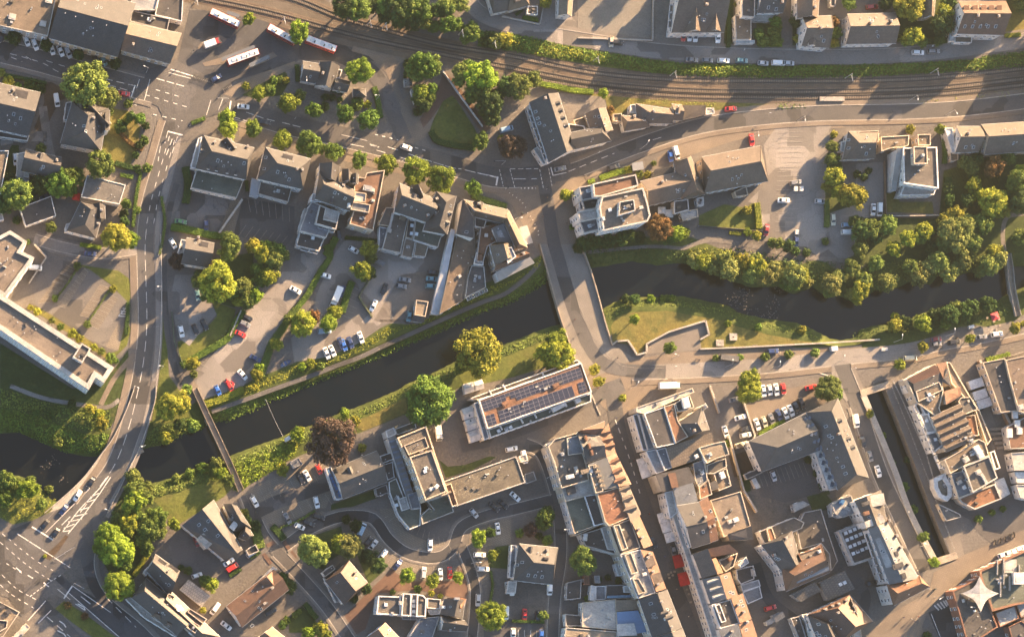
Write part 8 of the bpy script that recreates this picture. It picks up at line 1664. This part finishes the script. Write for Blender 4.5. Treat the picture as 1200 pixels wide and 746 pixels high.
# catenary masts over the railway
for x_,y_ in((228,4),(330,26),(430,30),(448,33),(537,41),(575,54),(695,72),(785,89),(990,92),(1090,86)):
 p=GP(x_,y_);t=thing('catenary_mast','slim grey catenary mast beside the railway tracks','mast',(p.x,p.y,0),0,'catenary masts along the railway');m=MB();m.box((0,0),.4,.4,0,.5);m.obj('footing','concrete',t);m=MB();m.tube((0,0,.4),(0,0,7.2),.13,.10,6);m.obj('mast','zinc',t);m=MB();m.tube((0,0,6.6),(.4,-2.8,6.9),.05,.05,5);m.tube((0,0,5.6),(.4,-2.6,6.6),.04,.04,5);m.obj('arm','zinc',t)
 # bollards round the bridge junction and gravel planters
Z(560,170,5.7375)
BOL=MB();BOL.tube((0,0,0),(0,0,.85),.11,.09,7);BOL.tube((0,0,.85),(0,0,.95),.12,.04,7);BOLM=mesh('bollard',BOL.V,BOL.F,'white_paint')
for x_,y_ in((210,325),(232,338),(258,355),(280,372),(298,392),(318,420),(332,458),(350,482),(365,505),(380,535),(378,562),(403,580),(405,605)):
 p=G(x_,y_);o_=new('bollard',BOLM,None,(p.x,p.y,.1));thing('bollard','white bollard edging the corner pavement at the bridge junction','bollard',o=o_,group='bollards at the bridge junction')
 # wheelie bins, benches
def bench(X,Y,ang,pl):
 p=G(X,Y);t=thing('park_bench','wooden park bench '+pl,'bench',(p.x,p.y,.08),math.radians(-ang));m=MB()
 for k_ in range(3):m.box((0,-.2+k_*.17),1.8,.13,.42,.47)
 m.obj('seat','wood',t);m=MB();m.box((0,.3),1.8,.06,.55,.9);m.obj('backrest','wood',t)
 for x_ in(-.7,.7):m=MB();m.box((x_,0),.08,.5,0,.44);m.obj('leg','metal',t)
Z(800,300);bench(285,533,-5,'with red slats below the planters');bench(420,522,-4,'on the path edge below the meadow');bench(90,603,8,'at the left end of the riverside street')
def shelterbox(X,Y,ang,label,cat,sx,sy,h_,c_):
 p=G(X,Y);t=thing(cat.replace(' ','_'),label,cat,(p.x,p.y,.08),math.radians(-ang));m=MB();m.box((0,0),sx,sy,0,h_);m.obj('cabinet','plastic',t,c_);m=MB();m.box((0,0),sx+.15,sy+.15,h_,h_+.08);m.obj('lid','trim',t,c_)
shelterbox(262,598,8,'glass-roofed bus shelter between the two small street trees','bus shelter',6.5,1.8,2.5,(.10,.10,.10));shelterbox(873,543,-6,'white kiosk box on the riverside pavement','kiosk',2.2,1.6,2.2,(.5,.5,.5));
Z(1000,300);shelterbox(175,545,-6,'grey street cabinets on the riverside parking strip','cabinet',2.2,1.0,1.2,(.4,.4,.4));shelterbox(680,415,-12,'white service box on the riverside pavement','cabinet',1.8,1.0,1.3,(.55,.55,.55))
Z(800,150);
for x_,y_,l_ in((653,358,'upper right of'),(686,358,'far right of'),(660,610,'below')):shelterbox(x_,y_,0,f'white ticket box {l_} the cars in the large car park','ticket box',1.2,1.6,1.3,(.5,.5,.48))
# pergola ribs and paved street terraces
Z(1130,410,3.73)
for x_,y_,l_ in((40,150,'top'),(57,198,'middle'),(75,236,'bottom')):shelterbox(x_,y_,-18,f'white terrace awning box, {l_} of three on the paved street','awning',5.2,3.2,2.4,(.55,.54,.52))
for i_ in range(5):
 p=G(140+i_*9,345+i_*20);t=thing('planter_bed','long wooden deck bench in the paved street','deck bench',(p.x,p.y,.1),math.radians(5),'deck benches in the paved street');m=MB();m.box((0,0),6.5,1.0,0,.45);m.obj('deck','wood',t)
 # people
Z(1000,596)
person(335,640,-40,(.5,.48,.45),(.05,.05,.07),'person in a pale top, left of the group on the plaza');person(350,655,-50,(.08,.08,.1),(.1,.1,.12),'person in dark clothes, middle of the group on the plaza');person(372,628,-35,(.25,.06,.05),(.04,.05,.1),'person in a red top, right of the group on the plaza');person(288,632,20,(.1,.12,.2),(.05,.05,.05),'person in blue walking alone on the plaza')
Z(600,150);person(175,520,60,(.05,.05,.05),(.05,.05,.06),'person in black crossing near the bridge');person(395,0,0,(.5,.5,.5),(.1,.1,.2),'person in white by the hotel wing')if False else None
Z(600,300);person(385,455,70,(.06,.06,.07),(.04,.04,.05),'person in dark clothes walking on the bridge');person(363,372,70,(.15,.05,.05),(.05,.05,.08),'person in a dark red top crossing the bridge road');person(268,120,70,(.07,.07,.08),(.05,.05,.05),'person in black near the top of the bridge');person(612,595,10,(.05,.05,.06),(.05,.05,.08),'person in dark clothes at the bend below the bridge')
# stones and riffles in the river
RRN=random.Random(44)
def stones(pts,n,label):
 m=MB();P_=[G(a,b_,-2.2)for a,b_ in pairs(pts)];o_=P_[0].copy();m.o=o_
 for i_ in range(n):
  q_=P_[RRN.randrange(len(P_)-1)];k_=P_.index(q_);q_=q_.lerp(P_[k_+1],RRN.random())+Vector((RRN.gauss(0,1.3),RRN.gauss(0,1.3),0));r_=RRN.uniform(.08,.32);n_=6
  rg=[Vector((q_.x+math.cos(j*1.047)*r_*RRN.uniform(.7,1.3),q_.y+math.sin(j*1.047)*r_*RRN.uniform(.5,1.1),-2.24))for j in range(n_)];tp=[Vector((q_.x+(v.x-q_.x)*.6,q_.y+(v.y-q_.y)*.6,-2.24+r_*.35))for v in rg]
  for j in range(n_):m.face([rg[j],rg[(j+1)%n_],tp[(j+1)%n_],tp[j]])
  m.face(tp)
 m.obj('river_stones','yard',kind='stuff',loc=Vector((o_.x,o_.y,o_.z)))
Z(800,300);stones([270,250,330,235,380,215,370,195],60,'');stones([430,340,480,345,530,350,540,300,530,240,560,205],90,'');stones([280,280,340,290,400,330],40,'')
Z(0,450);stones([240,500,300,470,310,430],26,'');stones([330,560,400,540],14,'')
# small street life: bins, sign posts and people spread along the pavements
BIN=MB();BIN.box((0,0),.55,.6,.05,1.0);BIN.box((0,0),.6,.68,1.0,1.08);BINM=mesh('litter_bin',BIN.V,BIN.F,'plastic',BIN.I)
SG=MB();SG.tube((0,0,0),(0,0,2.6),.04,.04,6);SG.box((0,0),.08,.65,1.95,2.6,0,1);SGM=mesh('road_sign',SG.V,SG.F,['zinc','white_paint'],SG.I)
Z(0,0,1)
for x_,y_,pl_ in((705,468,'at the street mouth below the solar building'),(738,540,'halfway down the shopping street'),(788,700,'near the red parasols'),(612,250,'at the corner house by the bridge'),(668,232,'in front of the apartment block'),(845,418,'near the planter pits'),(930,414,'on the riverside pavement'),(1095,690,'beside the zebra crossing'),(560,655,'at the crescent road branch'),(300,600,'near the footbridge end')):
 p=GP(x_,y_);o_=new('litter_bin',BINM,None,(p.x,p.y,.12),(.05,.06,.055));thing('litter_bin','dark litter bin '+pl_,'bin',o=o_,group='litter bins on the pavements')
for x_,y_,pl_ in((208,150,'at the top junction beside the hipped house'),(158,125,'at the villa corner of the top junction'),(345,140,'below the old station house'),(470,190,'under the street trees of the station street'),(525,212,'beside the L-shaped house'),(700,180,'below the hotel'),(790,430,'near the viewing terrace'),(1000,432,'at the canal street corner'),(1062,600,'halfway along the canal wall'),(140,600,'at the foot of the left bridge'),(185,300,'on the left guard rail'),(330,600,'beside the residential street'),(640,560,'at the bend of the back street'),(870,60,'in front of the two-gabled house'),(1090,56,'below the white-gabled house'),(900,134,'on the verge above the large car park')):
 p=GP(x_,y_);o_=new('road_sign',SGM,None,(p.x,p.y,.12));o_.rotation_euler=(0,0,x_);thing('road_sign','small road sign '+pl_,'road sign',o=o_,group='road signs along the streets')
PR=random.Random(12)
for x_,y_,pl_ in((721,490,'at the top of the shopping street'),(742,540,'in the upper shopping street'),(760,602,'beside the white parasols'),(778,652,'next to the red parasols'),(792,690,'below the red parasols'),(806,722,'at the lower shopping street'),(700,455,'on the square by the solar building'),(664,262,'in front of the apartment block'),(640,232,'at the bridge junction'),(912,416,'on the riverside pavement'),(1120,396,'beside the picnic lawn'),(1088,690,'near the zebra crossing'),(470,162,'on the loop corner pavement'),(262,108,'at the bus station walkway'),(300,62,'beside the bus shelters'),(1150,480,'in the paved street at the right')):
 nm_,tc_=PR.choice([('black',(.03,.03,.035)),('grey',(.2,.2,.2)),('dark red',(.2,.04,.04)),('blue',(.06,.09,.2)),('pale',(.4,.38,.34))])
 person(x_,y_,PR.uniform(0,360),tc_,PR.choice([(.04,.04,.05),(.06,.07,.12),(.1,.09,.08)]),f'person in a {nm_} top walking {pl_}','people walking through the town')
# ---------------- haze and unique labels
m=MB();m.prism([Vector(v)for v in((-1310,-1310,0),(1310,-1310,0),(1310,1310,0),(-1310,1310,0))],-6.5,945,0,True)
m.face([(-1310,-1310,-6.5),(-1310,1310,-6.5),(1310,1310,-6.5),(1310,-1310,-6.5)])
hm=bpy.data.materials.new('haze');hm.use_nodes=True;t=hm.node_tree
for n in list(t.nodes):
 if n.type!='OUTPUT_MATERIAL':t.nodes.remove(n)
pv=t.nodes.new('ShaderNodeVolumePrincipled');pv.inputs['Density'].default_value=HAZE[0];pv.inputs['Color'].default_value=(.80,.93,1.0,1);pv.inputs['Anisotropy'].default_value=HAZE[1]
t.links.new(pv.outputs[0],t.nodes['Material Output'].inputs['Volume']);MT['haze']=hm
if HAZE[0]>0:m.obj('haze','haze',kind='stuff')
ORD=['','second','third','fourth','fifth','sixth','seventh','eighth','ninth','tenth','eleventh','twelfth','thirteenth','fourteenth','fifteenth','sixteenth','seventeenth','eighteenth','nineteenth','twentieth']
by={}
for o,l,x,y in THINGS:by.setdefault(o['label'],[]).append((x,y,o))
for l,L in by.items():
 if len(L)<2:continue
 xs_=[a[0]for a in L];ys_=[a[1]for a in L];hor=max(xs_)-min(xs_)>=max(ys_)-min(ys_);n=len(L)
 L.sort(key=lambda a:a[0]if hor else a[1]);A,Bq=('left','right')if hor else('top','bottom')
 for i,a in enumerate(L):
  if n==2:s_=f"the {('left', 'right')[i] if hor else ('upper', 'lower')[i]} one of two"
  elif i==0:s_=f"{A}most of {n}"
  elif i==n-1:s_=f"{Bq}most of {n}"
  elif i<n/2 or n-1-i>=len(ORD):s_=f"{ORD[min(i, 19)]} from the {A}"
  else:s_=f"{ORD[n-1-i]} from the {Bq}"
  a[2]['label']=f"{l}, {s_}"
for o in scn.objects:
 if 'label' in o and len(o['label'].replace('-',' ').split())>16:print('LONG',o.name,o['label'])
